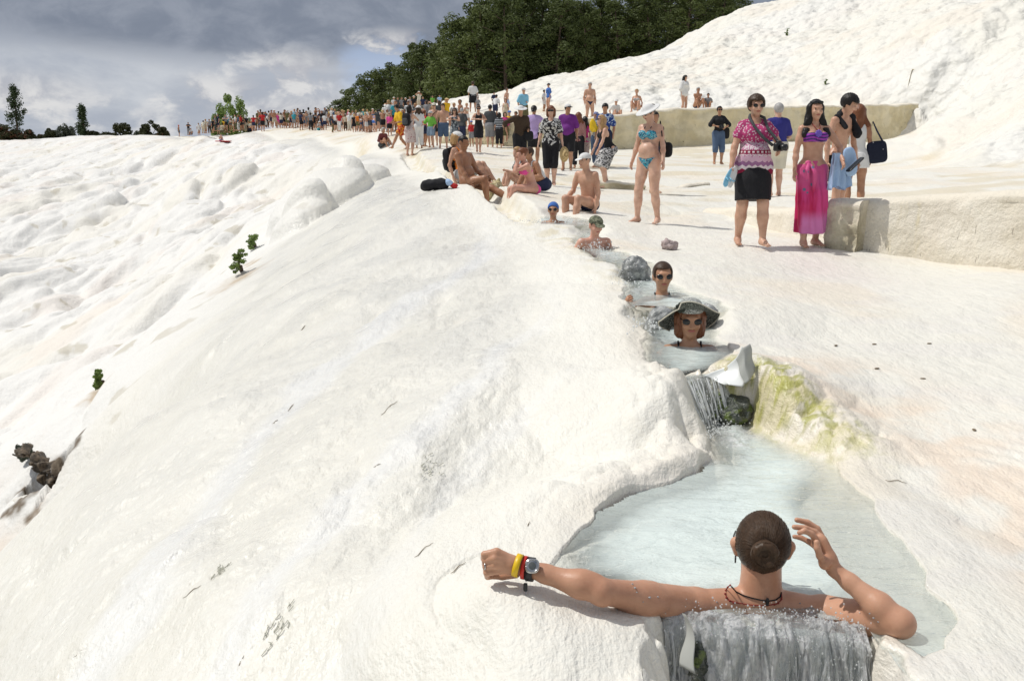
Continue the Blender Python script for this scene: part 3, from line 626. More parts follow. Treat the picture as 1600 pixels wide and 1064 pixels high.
# poplars, shrubs along the far left crest
def poplar(k, H=9.0, w=1.3):
    rg = np.random.default_rng(200+k); wood = [tube([[0, 0, 0], [.1, 0, H*.5], [.05, .1, H*.95]], [.16, .09, .03], 7)]; cs = []; rs = []
    for i in range(70):
        q = rg.uniform(.10, 1)**.9; wd = w*math.sin(min(1, (1-q)*1.35+.12)*math.pi/2)*(.55+.45*min(1, q*3)); an = rg.uniform(0, 6.28); rr = wd*rg.uniform(.1, 1)
        cs.append([math.cos(an)*rr, math.sin(an)*rr, H*q]); rs.append(rg.uniform(.28, .5))
        if i % 4 == 0: wood.append(tube([[0.05, 0, H*q-.8], cs[-1]], [.04, .015], 4))
    return tube_mesh('trunk', wood, M_bark, link=False), mesh_from('crown', *leaves(cs, rs, 42, .13, rg, 1.3), M_pop, False, link=False)
def bush(k, mat, H=3.0, w=2.0, spiky=False, per=45, ls=.13):
    rg = np.random.default_rng(300+k); wood = []; cs = []; rs = []
    for i in range(34):
        an = rg.uniform(0, 6.28); q = rg.uniform(0, 1); rr = w*math.sqrt(rg.uniform(0, 1))*(.55+.45*math.sin(q*2.6+.3)); z = H*(.12+.85*q)*(1-.35*(rr/w)**2)
        c = [math.cos(an)*rr, math.sin(an)*rr*.8, z]; cs.append(c); rs.append(rg.uniform(.3, .55)*(w/2)**.5)
        if i % 3 == 0: wood.append(tube([[c[0]*.1, c[1]*.1, -.1], [c[0]*.5, c[1]*.5, z*.5], c], [.06, .04, .015], 5))
    return tube_mesh('trunk', wood, M_bark, link=False), mesh_from('crown', *leaves(cs, rs, per, ls, rg, 1.6 if spiky else .9), mat, False, link=False)
CREST = [ # kind, px, base py, t, top py, half width px, label
 ('pop', 28, 221, 128, 139, 15, 'taller of the two columnar poplars, at the far left of the crest'),
 ('pop', 131, 219, 126, 168, 8, 'slimmer shorter poplar standing alone among low shrubs on the crest'),
 ('red', 8, 223, 124, 200, 18, 'reddish brown shrub at the far left edge below the tall poplar'),
 ('red', 42, 223, 125, 203, 14, 'rusty red shrub just right of the foot of the tall poplar'),
 ('gry', 0, 221, 132, 188, 16, 'grey green bushy tree cut by the left border behind the red shrub'),
 ('shr', 78, 221, 126, 202, 8, 'small round dark shrub in the gap between the two poplars'),
 ('red', 66, 222, 126, 212, 10, 'low reddish shrub left of the small round dark shrub'),
 ('gry', 103, 220, 127, 197, 15, 'grey green feathery shrub left of the slim poplar'),
 ('shr', 145, 219, 126, 205, 13, 'low green shrub just right of the slim poplar'),
 ('shr', 167, 219, 125, 207, 13, 'flat low green shrub halfway between slim poplar and round shrubs'),
 ('shr', 193, 218, 124, 194, 17, 'wide dark round shrub, middle one of the crest shrubs'),
 ('gry', 217, 218, 125, 206, 8, 'small grey shrub squeezed between two round dark shrubs'),
 ('shr', 234, 217, 123, 189, 16, 'round open dark shrub, biggest of the crest right of the poplars'),
 ('red', 255, 216, 122, 198, 9, 'small reddish flowering shrub left of the first bathers on the crest'),
 ('frs', 365, 205, 104, 146, 24, 'bright green upright leafy tree rising behind the far crowd'),
 ('frs', 344, 206, 106, 170, 11, 'small fresh green tree left of the bright upright tree'),
]
for k, (kd, px, pb, t_, pt, hw, lab) in enumerate(CREST):
    p = W(px, pb, t_); H = (pb-pt)/FPX*t_*1.02; w_ = hw/FPX*t_
    if kd == 'pop': tm, cm = poplar(k, H, w_); nm, ct = 'poplar_tree', 'tree'
    else:
        mt = {'red': M_shrub_red, 'gry': M_grey, 'shr': M_shrub, 'frs': M_fresh}[kd]
        tm, cm = bush(k, mt, H*(1.2 if kd == 'frs' else 1.05), w_*(1.15 if kd == 'frs' else 1), kd in ('gry', 'frs'), 130 if kd == 'frs' else 90, .14); nm, ct = ('leafy_tree', 'tree') if kd == 'frs' else ('shrub', 'shrub')
    place_tree(nm, tm, cm, p[0], p[1], 1, 0, lab, ct, z=min(p[2], ground(p[0], p[1])))
# plants growing from the far slope
def slope_plant(px, py, hw, hh, lab, k, mat=None, t0=2.5):
    t_ = ground_at_pix(px, py+hh, t0); p = W(px, py, t_-.15); w_ = hw/FPX*t_; h_ = hh/FPX*t_; rg = np.random.default_rng(400+k)
    cs = []; rs = []
    for i in range(24):
        q = rg.uniform(-1, 1); cs.append([rg.normal()*w_*.4+q*w_*.35, rg.normal()*w_*.3, h_*q*.85]); rs.append(w_*rg.uniform(.25, .45))
    e = bpy.data.objects.new('slope_plant', None); COL.objects.link(e); e.location = p
    mesh_from('foliage', *leaves(cs, rs, 40, max(.025, w_*.10), rg), mat or M_fresh, False, e)
    tube_mesh('stem', [tube([[0, .3, -h_*1.1], [rg.normal()*.03, .1, -h_*.4], [c[0], c[1], c[2]]], [.03, .02, .008], 5) for c in cs[:5]], M_bark, e)
    return tag(e, lab, 'plant')
slope_plant(394, 378, 8, 12, 'upper green tuft growing from the slope crack, right of the larger tuft', 1)
slope_plant(371, 408, 12, 21, 'larger green plant hanging on the far slope above a brown stain', 2)
slope_plant(153, 590, 10, 20, 'solitary green plant lower down the slope near the small cave', 3)
slope_plant(1230, 50, 2.5, 6, 'tiny dark weed high on the white hill face', 4)
slope_plant(1290, 128, 2, 4, 'tiny green weed low on the white hill above the long wall', 5)
# ------------------------------------------------------------ implicit surface modelling (numpy surface nets)
def A3(v): return np.array(v, float)
def unit(v): v = A3(v); return v/(np.linalg.norm(v)+1e-9)
class Field:
    def __init__(s, lo, hi, h):
        s.lo = A3(lo)-h*2; s.h = h; s.n = np.maximum(np.ceil((A3(hi)+h*2-s.lo)/h).astype(int)+1, 4)
        s.F = np.full(s.n, 1.0, np.float32)
    def sub(s, lo, hi):
        a = np.clip(np.floor((lo-s.lo)/s.h).astype(int), 0, s.n-1); b = np.clip(np.ceil((hi-s.lo)/s.h).astype(int)+1, 1, s.n)
        sl = tuple(slice(a[i], b[i]) for i in range(3))
        g = [((s.lo[i]+np.arange(a[i], b[i])*s.h).astype(np.float32)) for i in range(3)]
        return sl, g[0][:, None, None], g[1][None, :, None], g[2][None, None, :]
def prim_box(p, off, k):
    if p[0] == 'c': _, a, b, ra, rb, n, sq = p; r = max(ra, rb)+off+k+.03; return np.minimum(a, b)-r, np.maximum(a, b)+r
    _, c, R, rad = p; r = np.max(rad)+off+k+.03; return c-r, c+r
def prim_d(p, x, y, z, off):
    if p[0] == 'c':
        _, a, b, ra, rb, n, sq = p
        qx, qy, qz = x-np.float32(a[0]), y-np.float32(a[1]), z-np.float32(a[2]); ab = b-a
        if n is not None:
            f = 1/sq-1; dn = (qx*n[0]+qy*n[1]+qz*n[2])*f; qx = qx+dn*n[0]; qy = qy+dn*n[1]; qz = qz+dn*n[2]; ab = ab+n*(ab@n)*f
        L = max(ab@ab, 1e-9); tt = np.clip((qx*ab[0]+qy*ab[1]+qz*ab[2])/L, 0, 1)
        d = np.sqrt((qx-tt*ab[0])**2+(qy-tt*ab[1])**2+(qz-tt*ab[2])**2)-(ra+(rb-ra)*tt)-off
        return d*(1 if n is None else .5+.5*sq)
    _, c, R, rad = p; qx, qy, qz = x-c[0], y-c[1], z-c[2]; rad = rad+off
    u = (qx*R[0, 0]+qy*R[1, 0]+qz*R[2, 0]); v = (qx*R[0, 1]+qy*R[1, 1]+qz*R[2, 1]); w_ = (qx*R[0, 2]+qy*R[1, 2]+qz*R[2, 2])
    k0 = np.sqrt((u/rad[0])**2+(v/rad[1])**2+(w_/rad[2])**2); k1 = np.sqrt((u/rad[0]**2)**2+(v/rad[1]**2)**2+(w_/rad[2]**2)**2)
    return k0*(k0-1)/np.maximum(k1, 1e-6)
def C(a, b, ra, rb=None, n=None, sq=1.0): return ('c', A3(a), A3(b), ra, ra if rb is None else rb, None if n is None else unit(n), sq)
def E(c, rad, R=None): return ('e', A3(c), np.eye(3) if R is None else A3(R), A3(rad))
def build_field(prims, h, k=.03, ks=None, off=0.0, clips=(), warp=None, cut=()):
    bx = [prim_box(p, off, k) for p in prims]; lo = np.min([b[0] for b in bx], 0)+.03; hi = np.max([b[1] for b in bx], 0)-.03
    f = Field(lo, hi, h)
    for ip, (p, (a, b)) in enumerate(zip(prims, bx)):
        if ks is not None: k = ks[ip]
        sl, x, y, z = f.sub(a, b); d = prim_d(p, x, y, z, off).astype(np.float32); F = f.F[sl]
        hh = np.clip(.5+.5*(F-d)/k, 0, 1); f.F[sl] = np.where(F > .9, d, F*(1-hh)+d*hh-k*hh*(1-hh))
    sl, x, y, z = f.sub(lo-1, hi+1)
    if warp is not None: f.F = f.F+warp(x, y, z).astype(np.float32)
    for c in cut: d = -prim_d(c, x, y, z, 0); f.F = np.maximum(f.F, d.astype(np.float32))
    for c in clips:
        if callable(c): f.F = np.maximum(f.F, c(x, y, z).astype(np.float32))
        else: o_, n_2 = A3(c[0]), unit(c[1]); f.F = np.maximum(f.F, ((x-o_[0])*n_2[0]+(y-o_[1])*n_2[1]+(z-o_[2])*n_2[2]).astype(np.float32))
    return f
def nets(f):
    F = f.F; F = np.pad(F, 1, constant_values=1.0); s = F < 0; n = F.shape
    c = np.zeros((n[0]-1, n[1]-1, n[2]-1), np.int8)
    for i in (0, 1):
        for j in (0, 1):
            for k in (0, 1): c += s[i:n[0]-1+i, j:n[1]-1+j, k:n[2]-1+k]
    act = (c > 0)&(c < 8); idx = np.argwhere(act); 
    if not len(idx): return np.zeros((0, 3)), np.zeros((0, 4), int)
    num = np.full(act.shape, -1, np.int32); num[act] = np.arange(len(idx))
    acc = np.zeros((len(idx), 3), np.float32); cnt = np.zeros(len(idx), np.float32)
    X, Y, Z = idx.T
    for ax in range(3):
        o1, o2 = [a for a in range(3) if a != ax]
        for i in (0, 1):
            for j in (0, 1):
                a = [X, Y, Z]; q = [0, 0, 0]; q[o1] = i; q[o2] = j; r = list(q); r[ax] = 1
                fa = F[X+q[0], Y+q[1], Z+q[2]]; fb = F[X+r[0], Y+r[1], Z+r[2]]; m = (fa < 0) != (fb < 0)
                t = np.where(m, fa/np.where(m, fa-fb, 1), 0); P = np.tile(np.array(q, np.float32), (len(idx), 1)); P[:, ax] = t
                acc += P*m[:, None]; cnt += m
    V = idx+acc/cnt[:, None]
    V = f.lo+(V-1)*f.h
    Fs = []
    for ax in range(3):
        o1, o2 = (ax+1) % 3, (ax+2) % 3
        sl0 = [slice(1, n[a]-1) for a in range(3)]; sl0[ax] = slice(0, n[ax]-1); sl1 = list(sl0); sl1[ax] = slice(1, n[ax])
        A = s[tuple(sl0)]; B = s[tuple(sl1)]; 
        for m, flip in ((A&~B, False), (~A&B, True)):
            e = np.argwhere(m)
            if not len(e): continue
            e = e+np.array([0 if a == ax else 1 for a in range(3)])
            q = []
            for i, j in ((0, 0), (1, 0), (1, 1), (0, 1)):
                g = e.copy(); g[:, o1] -= 1-i; g[:, o2] -= 1-j; q.append(num[g[:, 0], g[:, 1], g[:, 2]])
            q = np.stack(q, 1); Fs.append(q[:, ::-1] if flip else q)
    return V, np.concatenate(Fs)
def sdf_mesh(name, prims, h, mat, parent=None, **kw):
    V, F = nets(build_field(prims, h, **kw)); return mesh_from(name, V, F, mat, True, parent)
# ------------------------------------------------------------ materials for people
_mats = {}
SKIN = {'fair': (.66, .42, .31), 'light': (.60, .36, .25), 'tan': (.44, .235, .14), 'brown': (.30, .15, .085), 'pink': (.64, .36, .27), 'tan2': (.36, .18, .10), 'manskin': (.56, .31, .20)}
def skin(k):
    K = 'skin '+k
    if K not in _mats:
        m, t = newmat('skin_'+k); c = SKIN[k]; P = t.n('ShaderNodeTexCoord').outputs['Object']
        col = t.mix(t.sstep(t.noise(P, 7, 4, .6), .3, .7), (c[0]*.84, c[1]*.76, c[2]*.72), tuple(min(1, q*1.10) for q in c)); col = t.mix(t.math('MULTIPLY', t.sstep(t.noise(P, 60, 3), .55, .75), .2), col, (c[0]*.9, c[1]*.72, c[2]*.7))
        pbsdf(t, Base_Color=col, Roughness=.42, Specular_IOR_Level=.45, Subsurface_Weight=.06, Subsurface_Radius=(.02, .006, .003), Subsurface_Scale=.4,
              Normal=t.n('ShaderNodeBump', {'Height': t.noise(P, 130, 3, .6), 'Distance': .002, 'Strength': .35}).outputs[0]); _mats[K] = m
    return _mats[K]
COLS = dict(white=(.74, .74, .73), black=(.014, .014, .017), navy=(.022, .03, .075), grey=(.25, .25, .26), dgrey=(.07, .075, .08), red=(.50, .03, .03), orange=(.75, .22, .03), yellow=(.80, .48, .02), mustard=(.6, .35, .04),
            green=(.18, .50, .07), olive=(.14, .13, .06), blue=(.06, .16, .48), lblue=(.24, .55, .75), sky=(.40, .56, .80), teal=(.05, .35, .42), purple=(.16, .025, .22), lilac=(.46, .34, .62), pink=(.85, .10, .38), magenta=(.55, .04, .22),
            brown=(.055, .035, .022), beige=(.56, .48, .36), cream=(.68, .64, .53), denim=(.08, .125, .21), ldenim=(.22, .30, .40), lgrey=(.5, .5, .5), royal=(.035, .035, .22), maroon=(.16, .04, .04), hblack=(.012, .010, .009), hbrown=(.05, .028, .016), hblond=(.36, .22, .10), hauburn=(.16, .06, .028), hgrey=(.35, .34, .33), hmanbrown=(.058, .033, .018), straw=(.62, .46, .23), rope=(.3, .05, .04))
def cloth(k):
    if k in _mats: return _mats[k]
    m, t = newmat(('hair_' if k[0] == 'h' and k in COLS else 'cloth_')+k); P = t.n('ShaderNodeTexCoord').outputs['Object']; sx, sy, sz = t.n('ShaderNodeSeparateXYZ', {0: P}).outputs
    R = .8
    if k in COLS:
        c = COLS[k]; hair = k[0] == 'h' and k != 'h'
        if hair:
            st = t.noise(t.vmath('MULTIPLY', P, (90, 90, 9)), 1.0, 3, .6); col = t.mix(st, tuple(q*.55 for q in c), tuple(q*1.7 for q in c)); R = .42
            H = t.math('MULTIPLY', st, 1.0); D = .006
        else:
            col = t.mix(t.noise(P, 8, 4), tuple(q*.82 for q in c), tuple(min(1, q*1.1) for q in c))
            H = t.noise(t.vmath('MULTIPLY', P, (1, 1, .45)), 16, 3, .55); D = .02
    else:
        H = t.noise(t.vmath('MULTIPLY', P, (1, 1, .45)), 16, 3, .55); D = .02
        ang = t.math('ARCTAN2', sy, sx)
        if k == 'bw': col = t.mix(t.sstep(t.noise(P, 13, 2, .5, 1.5), .50, .53), (.02, .02, .022), (.62, .62, .60))
        elif k == 'zebra': col = t.mix(t.sstep(t.noise(t.vmath('MULTIPLY', P, (1, 1, 2)), 15, 2, .5, 1.8), .49, .52), (.05, .05, .055), (.62, .62, .62))
        elif k == 'hawaii': col = t.mix(t.sstep(t.noise(P, 12, 2, .5, 1), .52, .56), (.02, .05, .22), (.45, .55, .68))
        elif k == 'plaid': col = t.mix(t.math('MULTIPLY', t.sstep(t.math('SINE', t.math('MULTIPLY', sz, 190)), -.1, .3), t.sstep(t.math('SINE', t.math('MULTIPLY', sx, 190)), -.1, .3)), (.30, .10, .10), (.62, .55, .52))
        elif k == 'stripe': col = t.mix(t.sstep(t.math('SINE', t.math('MULTIPLY', sz, 75)), .2, .5), (.02, .022, .03), (.45, .48, .52))
        elif k == 'floral': col = t.mix(t.sstep(t.voro(P, 17), .22, .30), (.30, .08, .10), (.58, .48, .46))
        elif k == 'marble': col = t.mix(t.sstep(t.noise(P, 10, 4, .6, .8), .42, .60), (.035, .045, .06), (.36, .40, .42))
        elif k == 'redprint': col = t.mix(t.sstep(t.noise(P, 14, 2, .5, 1), .52, .55), (.42, .03, .02), (.70, .30, .04))
        elif k == 'swirl': # turquoise bikini with white and navy scrolls
            col = t.mix(t.sstep(t.noise(P, 30, 2, .5, 2), .50, .54), (.05, .38, .50), (.02, .05, .13)); col = t.mix(t.sstep(t.noise(P, 34, 2, .5, 2.5), .60, .63), col, (.7, .75, .75))
        elif k == 'bandeau': col = t.mix(t.sstep(t.math('SINE', t.math('ADD', t.math('MULTIPLY', sz, 170), t.math('MULTIPLY', t.math('SINE', t.math('MULTIPLY', sx, 24)), 2.2))), -.2, .3), (.06, .02, .16), (.34, .05, .42)); R = .4
        elif k == 'dots': col = t.mix(t.sstep(t.voro(P, 75), .28, .34), (.7, .7, .7), (.02, .018, .02))
        elif k == 'camo': col = t.mix(t.sstep(t.noise(P, 26, 3), .45, .55), (.10, .11, .07), (.24, .25, .17)); col = t.mix(t.sstep(t.noise(P, 33, 2), .58, .62), col, (.05, .05, .04))
        elif k == 'scarfblue': col = t.mix(t.sstep(t.noise(P, 35, 2, .5, 1), .5, .54), (.04, .07, .30), (.6, .6, .66))
        elif k == 'strawhat': col = t.mix(t.sstep(t.math('SINE', t.math('MULTIPLY', t.math('SQRT', t.math('ADD', t.math('MULTIPLY', sx, sx), t.math('MULTIPLY', sy, sy))), 330)), -.5, .9), (.36, .25, .11), (.66, .50, .26))
        elif k == 'weave': # black and white flecked straw
            col = t.mix(t.sstep(t.noise(t.vmath('MULTIPLY', P, (1, 1, 1)), 150, 2, .6), .50, .60), (.03, .035, .03), (.36, .38, .35)); H = t.noise(P, 160, 2, .5); D = .008
        elif k == 'weavetop': col = t.mix(t.sstep(t.noise(P, 170, 2, .6), .44, .58), (.10, .11, .10), (.64, .65, .62)); H = t.noise(P, 160, 2, .5); D = .008
        elif k == 'sarong':
            u = t.n('ShaderNodeCombineXYZ', {0: sx, 1: sy, 2: t.math('MULTIPLY', sz, 1.0)}).outputs[0]
            fl = t.noise(t.vmath('MULTIPLY', P, (7, 7, .9)), 1.0, 3, .6); f2 = t.noise(t.vmath('MULTIPLY', P, (3, 3, .5)), 1.0, 2)
            col = t.mix(t.sstep(fl, .40, .62), (.50, .010, .085), (.66, .06, .24)); top = t.sstep(sz, .62, .80); col = t.mix(t.math('MULTIPLY', top, .7), col, (.70, .13, .33))
            bot = t.math('SUBTRACT', 1.0, t.sstep(sz, .30, .46)); col = t.mix(t.math('MULTIPLY', bot, t.sstep(f2, .42, .55)), col, (.66, .20, .46))
            star = t.voro(P, 8.5); col = t.mix(t.math('MULTIPLY', t.math('SUBTRACT', 1.0, t.sstep(star, .14, .19)), t.sstep(sz, .55, .64)), col, (.14, .16, .26))
            H = t.math('ADD', fl, t.math('MULTIPLY', H, .3)); D = .03; R = .55
        elif k == 'folk':  # pink and wine bands with white motifs
            zg = t.math('ADD', sz, t.math('MULTIPLY', t.math('ABSOLUTE', t.math('SUBTRACT', t.math('FRACT', t.math('MULTIPLY', ang, 2.6)), .5)), .045))
            wh, pk, wn_ = (.70, .62, .65), (.50, .10, .24), (.24, .010, .045)
            fl = t.sstep(t.voro(P, 36), .30, .42); col = t.mix(fl, (.66, .50, .56), (.42, .045, .16))
            def band(a, b, c_, col, zz_=None):
                zz_ = sz if zz_ is None else zz_; q = t.math('MULTIPLY', t.sstep(zz_, a, a+.004), t.math('SUBTRACT', 1.0, t.sstep(zz_, b-.004, b))); return t.mix(q, col, c_)
            col = band(.0, 1.20, t.mix(t.sstep(t.noise(P, 55, 2, .5, 1), .48, .54), wh, (.44, .10, .25)), col, zg)
            col = band(1.055, 1.105, wn_, col); col = band(1.068, 1.092, t.mix(t.sstep(t.math('SINE', t.math('MULTIPLY', ang, 26)), -.2, .1), wn_, wh), col)
            col = band(.985, 1.045, (.62, .40, .52), col, zg); col = band(.93, .985, (.30, .14, .28), col, zg); col = band(.885, .94, wh, col, zg)
            col = band(.5, .90, wn_, col, zg); col = band(.775, .835, t.mix(t.sstep(t.math('SINE', t.math('MULTIPLY', ang, 34)), -.3, .1), wn_, wh), col); col = band(.79, .818, t.mix(t.sstep(t.math('SINE', t.math('ADD', 1.6, t.math('MULTIPLY', ang, 34))), -.3, .1), wn_, wh), col)
        elif k == 'tote': col = t.mix(t.sstep(t.voro(P, 9.0), .10, .13), (.7, .7, .7), (.012, .016, .035))
        elif k == 'mesh': col = (.01, .01, .012, 1)
        else: raise KeyError(k)
    pbsdf(t, Base_Color=col if not isinstance(col, tuple) else col, Roughness=R, Specular_IOR_Level=.3, Normal=t.n('ShaderNodeBump', {'Height': H, 'Distance': D, 'Strength': .6}).outputs[0])
    _mats[k] = m; return m
M_lens = simple_mat('dark_lens', (.008, .008, .01), .06)
M_lip = simple_mat('lip', (.42, .13, .11), .45); M_dark = simple_mat('dark_brow', (.02, .013, .01), .6)
M_plblk = simple_mat('black_plastic', (.012, .012, .014), .35); M_metal = simple_mat('steel', (.5, .5, .5), .25, Metallic=1.0)
# ------------------------------------------------------------ posing
def ik(a, b, l1, l2, hint):
    a, b = A3(a), A3(b); d = b-a; L = np.linalg.norm(d)
    if L > (l1+l2)*.995: b = a+d/L*(l1+l2)*.995; d = b-a; L = np.linalg.norm(d)
    u = d/L; q = (l1*l1-l2*l2+L*L)/(2*L); hgt = math.sqrt(max(l1*l1-q*q, 0)); hint = A3(hint)-u*(A3(hint)@u); hint = unit(hint)
    return a+u*q+hint*hgt, b
def pose(pel=(0, 0, .93), pitch=0, roll=0, twist=0, anL=(.10, .03, .08), anR=(-.10, .03, .08), wrL=None, wrR=None, hL=(.4, 1, -.2), hR=(-.4, 1, -.2), kL=(.1, -1, 0), kR=(-.1, -1, 0),
         head=(0, 0, 0), fy=(10, -10), fp=(0, 0), shrug=0, fem=False, slouch=0):
    """local frame: faces -Y, own left is +X"""
    pel = A3(pel); Rm = np.array(Matrix.Rotation(math.radians(twist), 3, 'Z')@Matrix.Rotation(math.radians(roll), 3, 'Y')@Matrix.Rotation(math.radians(pitch), 3, 'X'))
    U = Rm@A3([0, 0, 1]); S = Rm@A3([1, 0, 0]); N = Rm@A3([0, -1, 0]); R2 = Rm
    if slouch: R2 = np.array(Matrix.Rotation(math.radians(slouch), 3, 'X'))@Rm
    U2 = R2@A3([0, 0, 1]); N2 = R2@A3([0, -1, 0])
    sw = .148 if fem else .172
    J = dict(pel=pel, wai=pel+.15*U, che=pel+.15*U+.20*U2, nec=pel+.15*U+.375*U2, U=U2, S=S, N=N2, U0=U, N0=N)
    J['shL'] = pel+.15*U+(.292+shrug)*U2+sw*S; J['shR'] = pel+.15*U+(.292+shrug)*U2-sw*S
    hR_ = np.array(Matrix.Rotation(math.radians(twist*.5+head[0]), 3, 'Z')@Matrix.Rotation(math.radians(head[2]), 3, 'Y')@Matrix.Rotation(math.radians(head[1]), 3, 'X'))
    J['HR'] = hR_; J['hed'] = J['nec']+.045*unit(U2+A3([0, 0, 1]))+hR_@A3([0, -.012, .09])
    J['hiL'] = pel+.088*S-.03*U; J['hiR'] = pel-.088*S-.03*U
    fx = .9 if fem else 1.0
    for sd, s_, w_, hh, k, an, f, g in (('L', 1, wrL, hL, kL, anL, fy[0], fp[0]), ('R', -1, wrR, hR, kR, anR, fy[1], fp[1])):
        sh = J['sh'+sd]; w_ = sh+A3([s_*.07, -.03, -.50]) if w_ is None else A3(w_)
        J['el'+sd], J['wr'+sd] = ik(sh, w_, .285*fx, .245*fx, hh)
        J['ha'+sd] = J['wr'+sd]+unit(J['wr'+sd]-J['el'+sd])*.085
        J['kn'+sd], J['an'+sd] = ik(J['hi'+sd], an, .42, .41, k)
        q = math.radians(f); g = math.radians(g); J['to'+sd] = J['an'+sd]+A3([math.sin(q)*.155*math.cos(g), -math.cos(q)*.155*math.cos(g), -.052-.12*math.sin(g)])
    return J
def body(J, fem=False, b=1.0, bust=1.0):
    q = math.sqrt(b); N, N0, U, U0, S = J['N'], J['N0'], J['U'], J['U0'], J['S']; hw = 1.06 if fem else .98; ww = .90 if fem else 1.0
    T = [C(J['pel']-.055*S*hw, J['pel']+.055*S*hw, .115*b, n=N0, sq=.80), C(J['pel'], J['wai'], .125*b, .118*b*ww, N0, .72), C(J['wai'], J['che'], .118*b*ww, .135*q, N, .72),
         C(J['che']-.05*S, J['che']+.05*S, .105*q, n=N, sq=.76), C(J['shL']-.035*S-.01*U, J['shR']+.035*S-.01*U, .056*q, n=N, sq=.9), C(J['nec']-.05*U, J['shL']-.05*S, .045, .04), C(J['nec']-.05*U, J['shR']+.05*S, .045, .04)]
    for s_ in (1, -1): T.append(E(J['pel']+s_*.062*S-.055*U0-N0*.055*b, (.075*b, .075*b, .080*b)))
    if b > 1.12: T.append(E(J['wai']-.03*U+N0*.05*b, (.125*b, .10*b, .11*b)))
    if fem:
        for s_ in (1, -1): T.append(E(J['che']+s_*.068*S+.005*U+N*.082*q, (.058*bust, .055*bust, .058*bust)))
    G = {'torso': T}
    for sd, s_ in (('L', 1), ('R', -1)):
        sh, el, wr, ha = (J[k+sd] for k in ('sh', 'el', 'wr', 'ha')); aw = q*(.88 if fem else 1.0)
        G['up'+sd] = [C(sh, sh+(el-sh)*.5, .052*aw, .045*aw), C(sh+(el-sh)*.4, el, .044*aw, .035*aw)]
        G['fo'+sd] = [C(el, el+(wr-el)*.35, .036*aw, .037*aw), C(el+(wr-el)*.35, wr, .037*aw, .0245*aw)]
        pn = unit(np.cross(ha-wr, S)+1e-3); G['ha'+sd] = [C(wr, ha, .028, .034, unit(np.cross(unit(ha-wr), A3([0, 1, .2]))) if False else S, .55)]
        hi, kn, an, to = (J[k+sd] for k in ('hi', 'kn', 'an', 'to')); lw = q*(1.03 if fem else 1.0)
        G['th'+sd] = [C(hi, hi+(kn-hi)*.5, .090*lw, .074*lw), C(hi+(kn-hi)*.5, kn, .074*lw, .054*lw)]
        bk = unit(np.cross(np.cross(kn-an, to-an), kn-an)); G['ca'+sd] = [C(kn, kn+(an-kn)*.35, .053*lw, .052*lw), C(kn+(an-kn)*.15-bk*.014, kn+(an-kn)*.5-bk*.012, .044*lw, .044*lw), C(kn+(an-kn)*.35, an, .052*lw, .035)]
        fo = unit(to-an); fl = A3([fo[0], fo[1], 0]); G['ft'+sd] = [C(an+A3([0, 0, -.03])-fl*.035, an+A3([0, 0, -.035])+fl*.05, .036, .036), C(an+A3([0, 0, -.01]), to, .036, .026, A3([0, 0, 1]), .75)]
    HR = J['HR']; c = J['hed']; h = lambda v: c+HR@A3(v)
    G['neck'] = [C(J['nec']-.03*U, c+HR@A3([0, .015, -.05]), .056*q if not fem else .048*q, .052 if not fem else .045)]
    hs = .96 if fem else 1.0
    G['head'] = [E(h([0, .012, .025]), A3([.074, .092, .088])*hs, HR), E(h([0, -.022, -.035]), A3([.057, .062, .078])*hs, HR), E(h([0, -.05, -.088]), A3([.026, .024, .022])*hs, HR)]
    G['face'] = [C(h([0, -.088, .012]), h([0, -.103, -.028]), .008, .0145), E(h([0, -.082, .032]), (.05, .012, .012), HR), E(h([.034, -.070, -.022]), (.022, .018, .02), HR), E(h([-.034, -.070, -.022]), (.022, .018, .02), HR)]
    G['ear'] = [E(h([s_*.078*hs, .012, -.005]), (.010, .022, .032), HR) for s_ in (1, -1)]
    return G
ALLG = ['torso', 'neck', 'head', 'face', 'upL', 'upR', 'foL', 'foR', 'haL', 'haR', 'thL', 'thR', 'caL', 'caR', 'ftL', 'ftR', 'ear']
def fingers(J, sd, curl=.5, k=6):
    wr, ha = J['wr'+sd], J['ha'+sd]; d = unit(ha-wr); w_ = unit(np.cross(d, J['S'])); 
    if abs(d@J['S']) > .9: w_ = A3([0, -1, 0])
    nrm = unit(np.cross(d, w_)); nrm = nrm if nrm@(-J['S'] if sd == 'L' else J['S']) > 0 else -nrm; out = []
    for i, (o, L) in enumerate(((-.027, .070), (-.009, .080), (.009, .076), (.026, .060))):
        r = ha+w_*o-d*.012; a = r+d*L*.45+nrm*L*.10*curl; b = a+d*L*.33*(1-.5*curl)+nrm*L*.35*curl; c = b+d*L*.2*(1-curl)+nrm*L*.30*curl; out.append(tube([r, a, b, c], [.0095, .0090, .0080, .0060], k))
    f = w_ if w_@A3([0, -1, .2]) > 0 else -w_; r = wr+d*.025+f*.018; out.append(tube([r, r+f*.028+d*.02+nrm*.006, r+f*.038+d*.045+nrm*.014], [.012, .0095, .007], k)); return out
def toes(J, sd):
    to = J['to'+sd]; f = unit(A3([*(to-J['an'+sd])[:2], 0])); s_ = A3([-f[1], f[0], 0]); q = 1 if sd == 'R' else -1
    return [tube([to+s_*o*q-f*.015, to+s_*o*q+f*L*.6, to+s_*o*q+f*L-A3([0, 0, .006])], [r, r, r*.7], 5) for o, L, r in ((.024, .034, .0125), (.006, .030, .009), (-.008, .026, .0085), (-.020, .020, .008), (-.030, .013, .0075))]
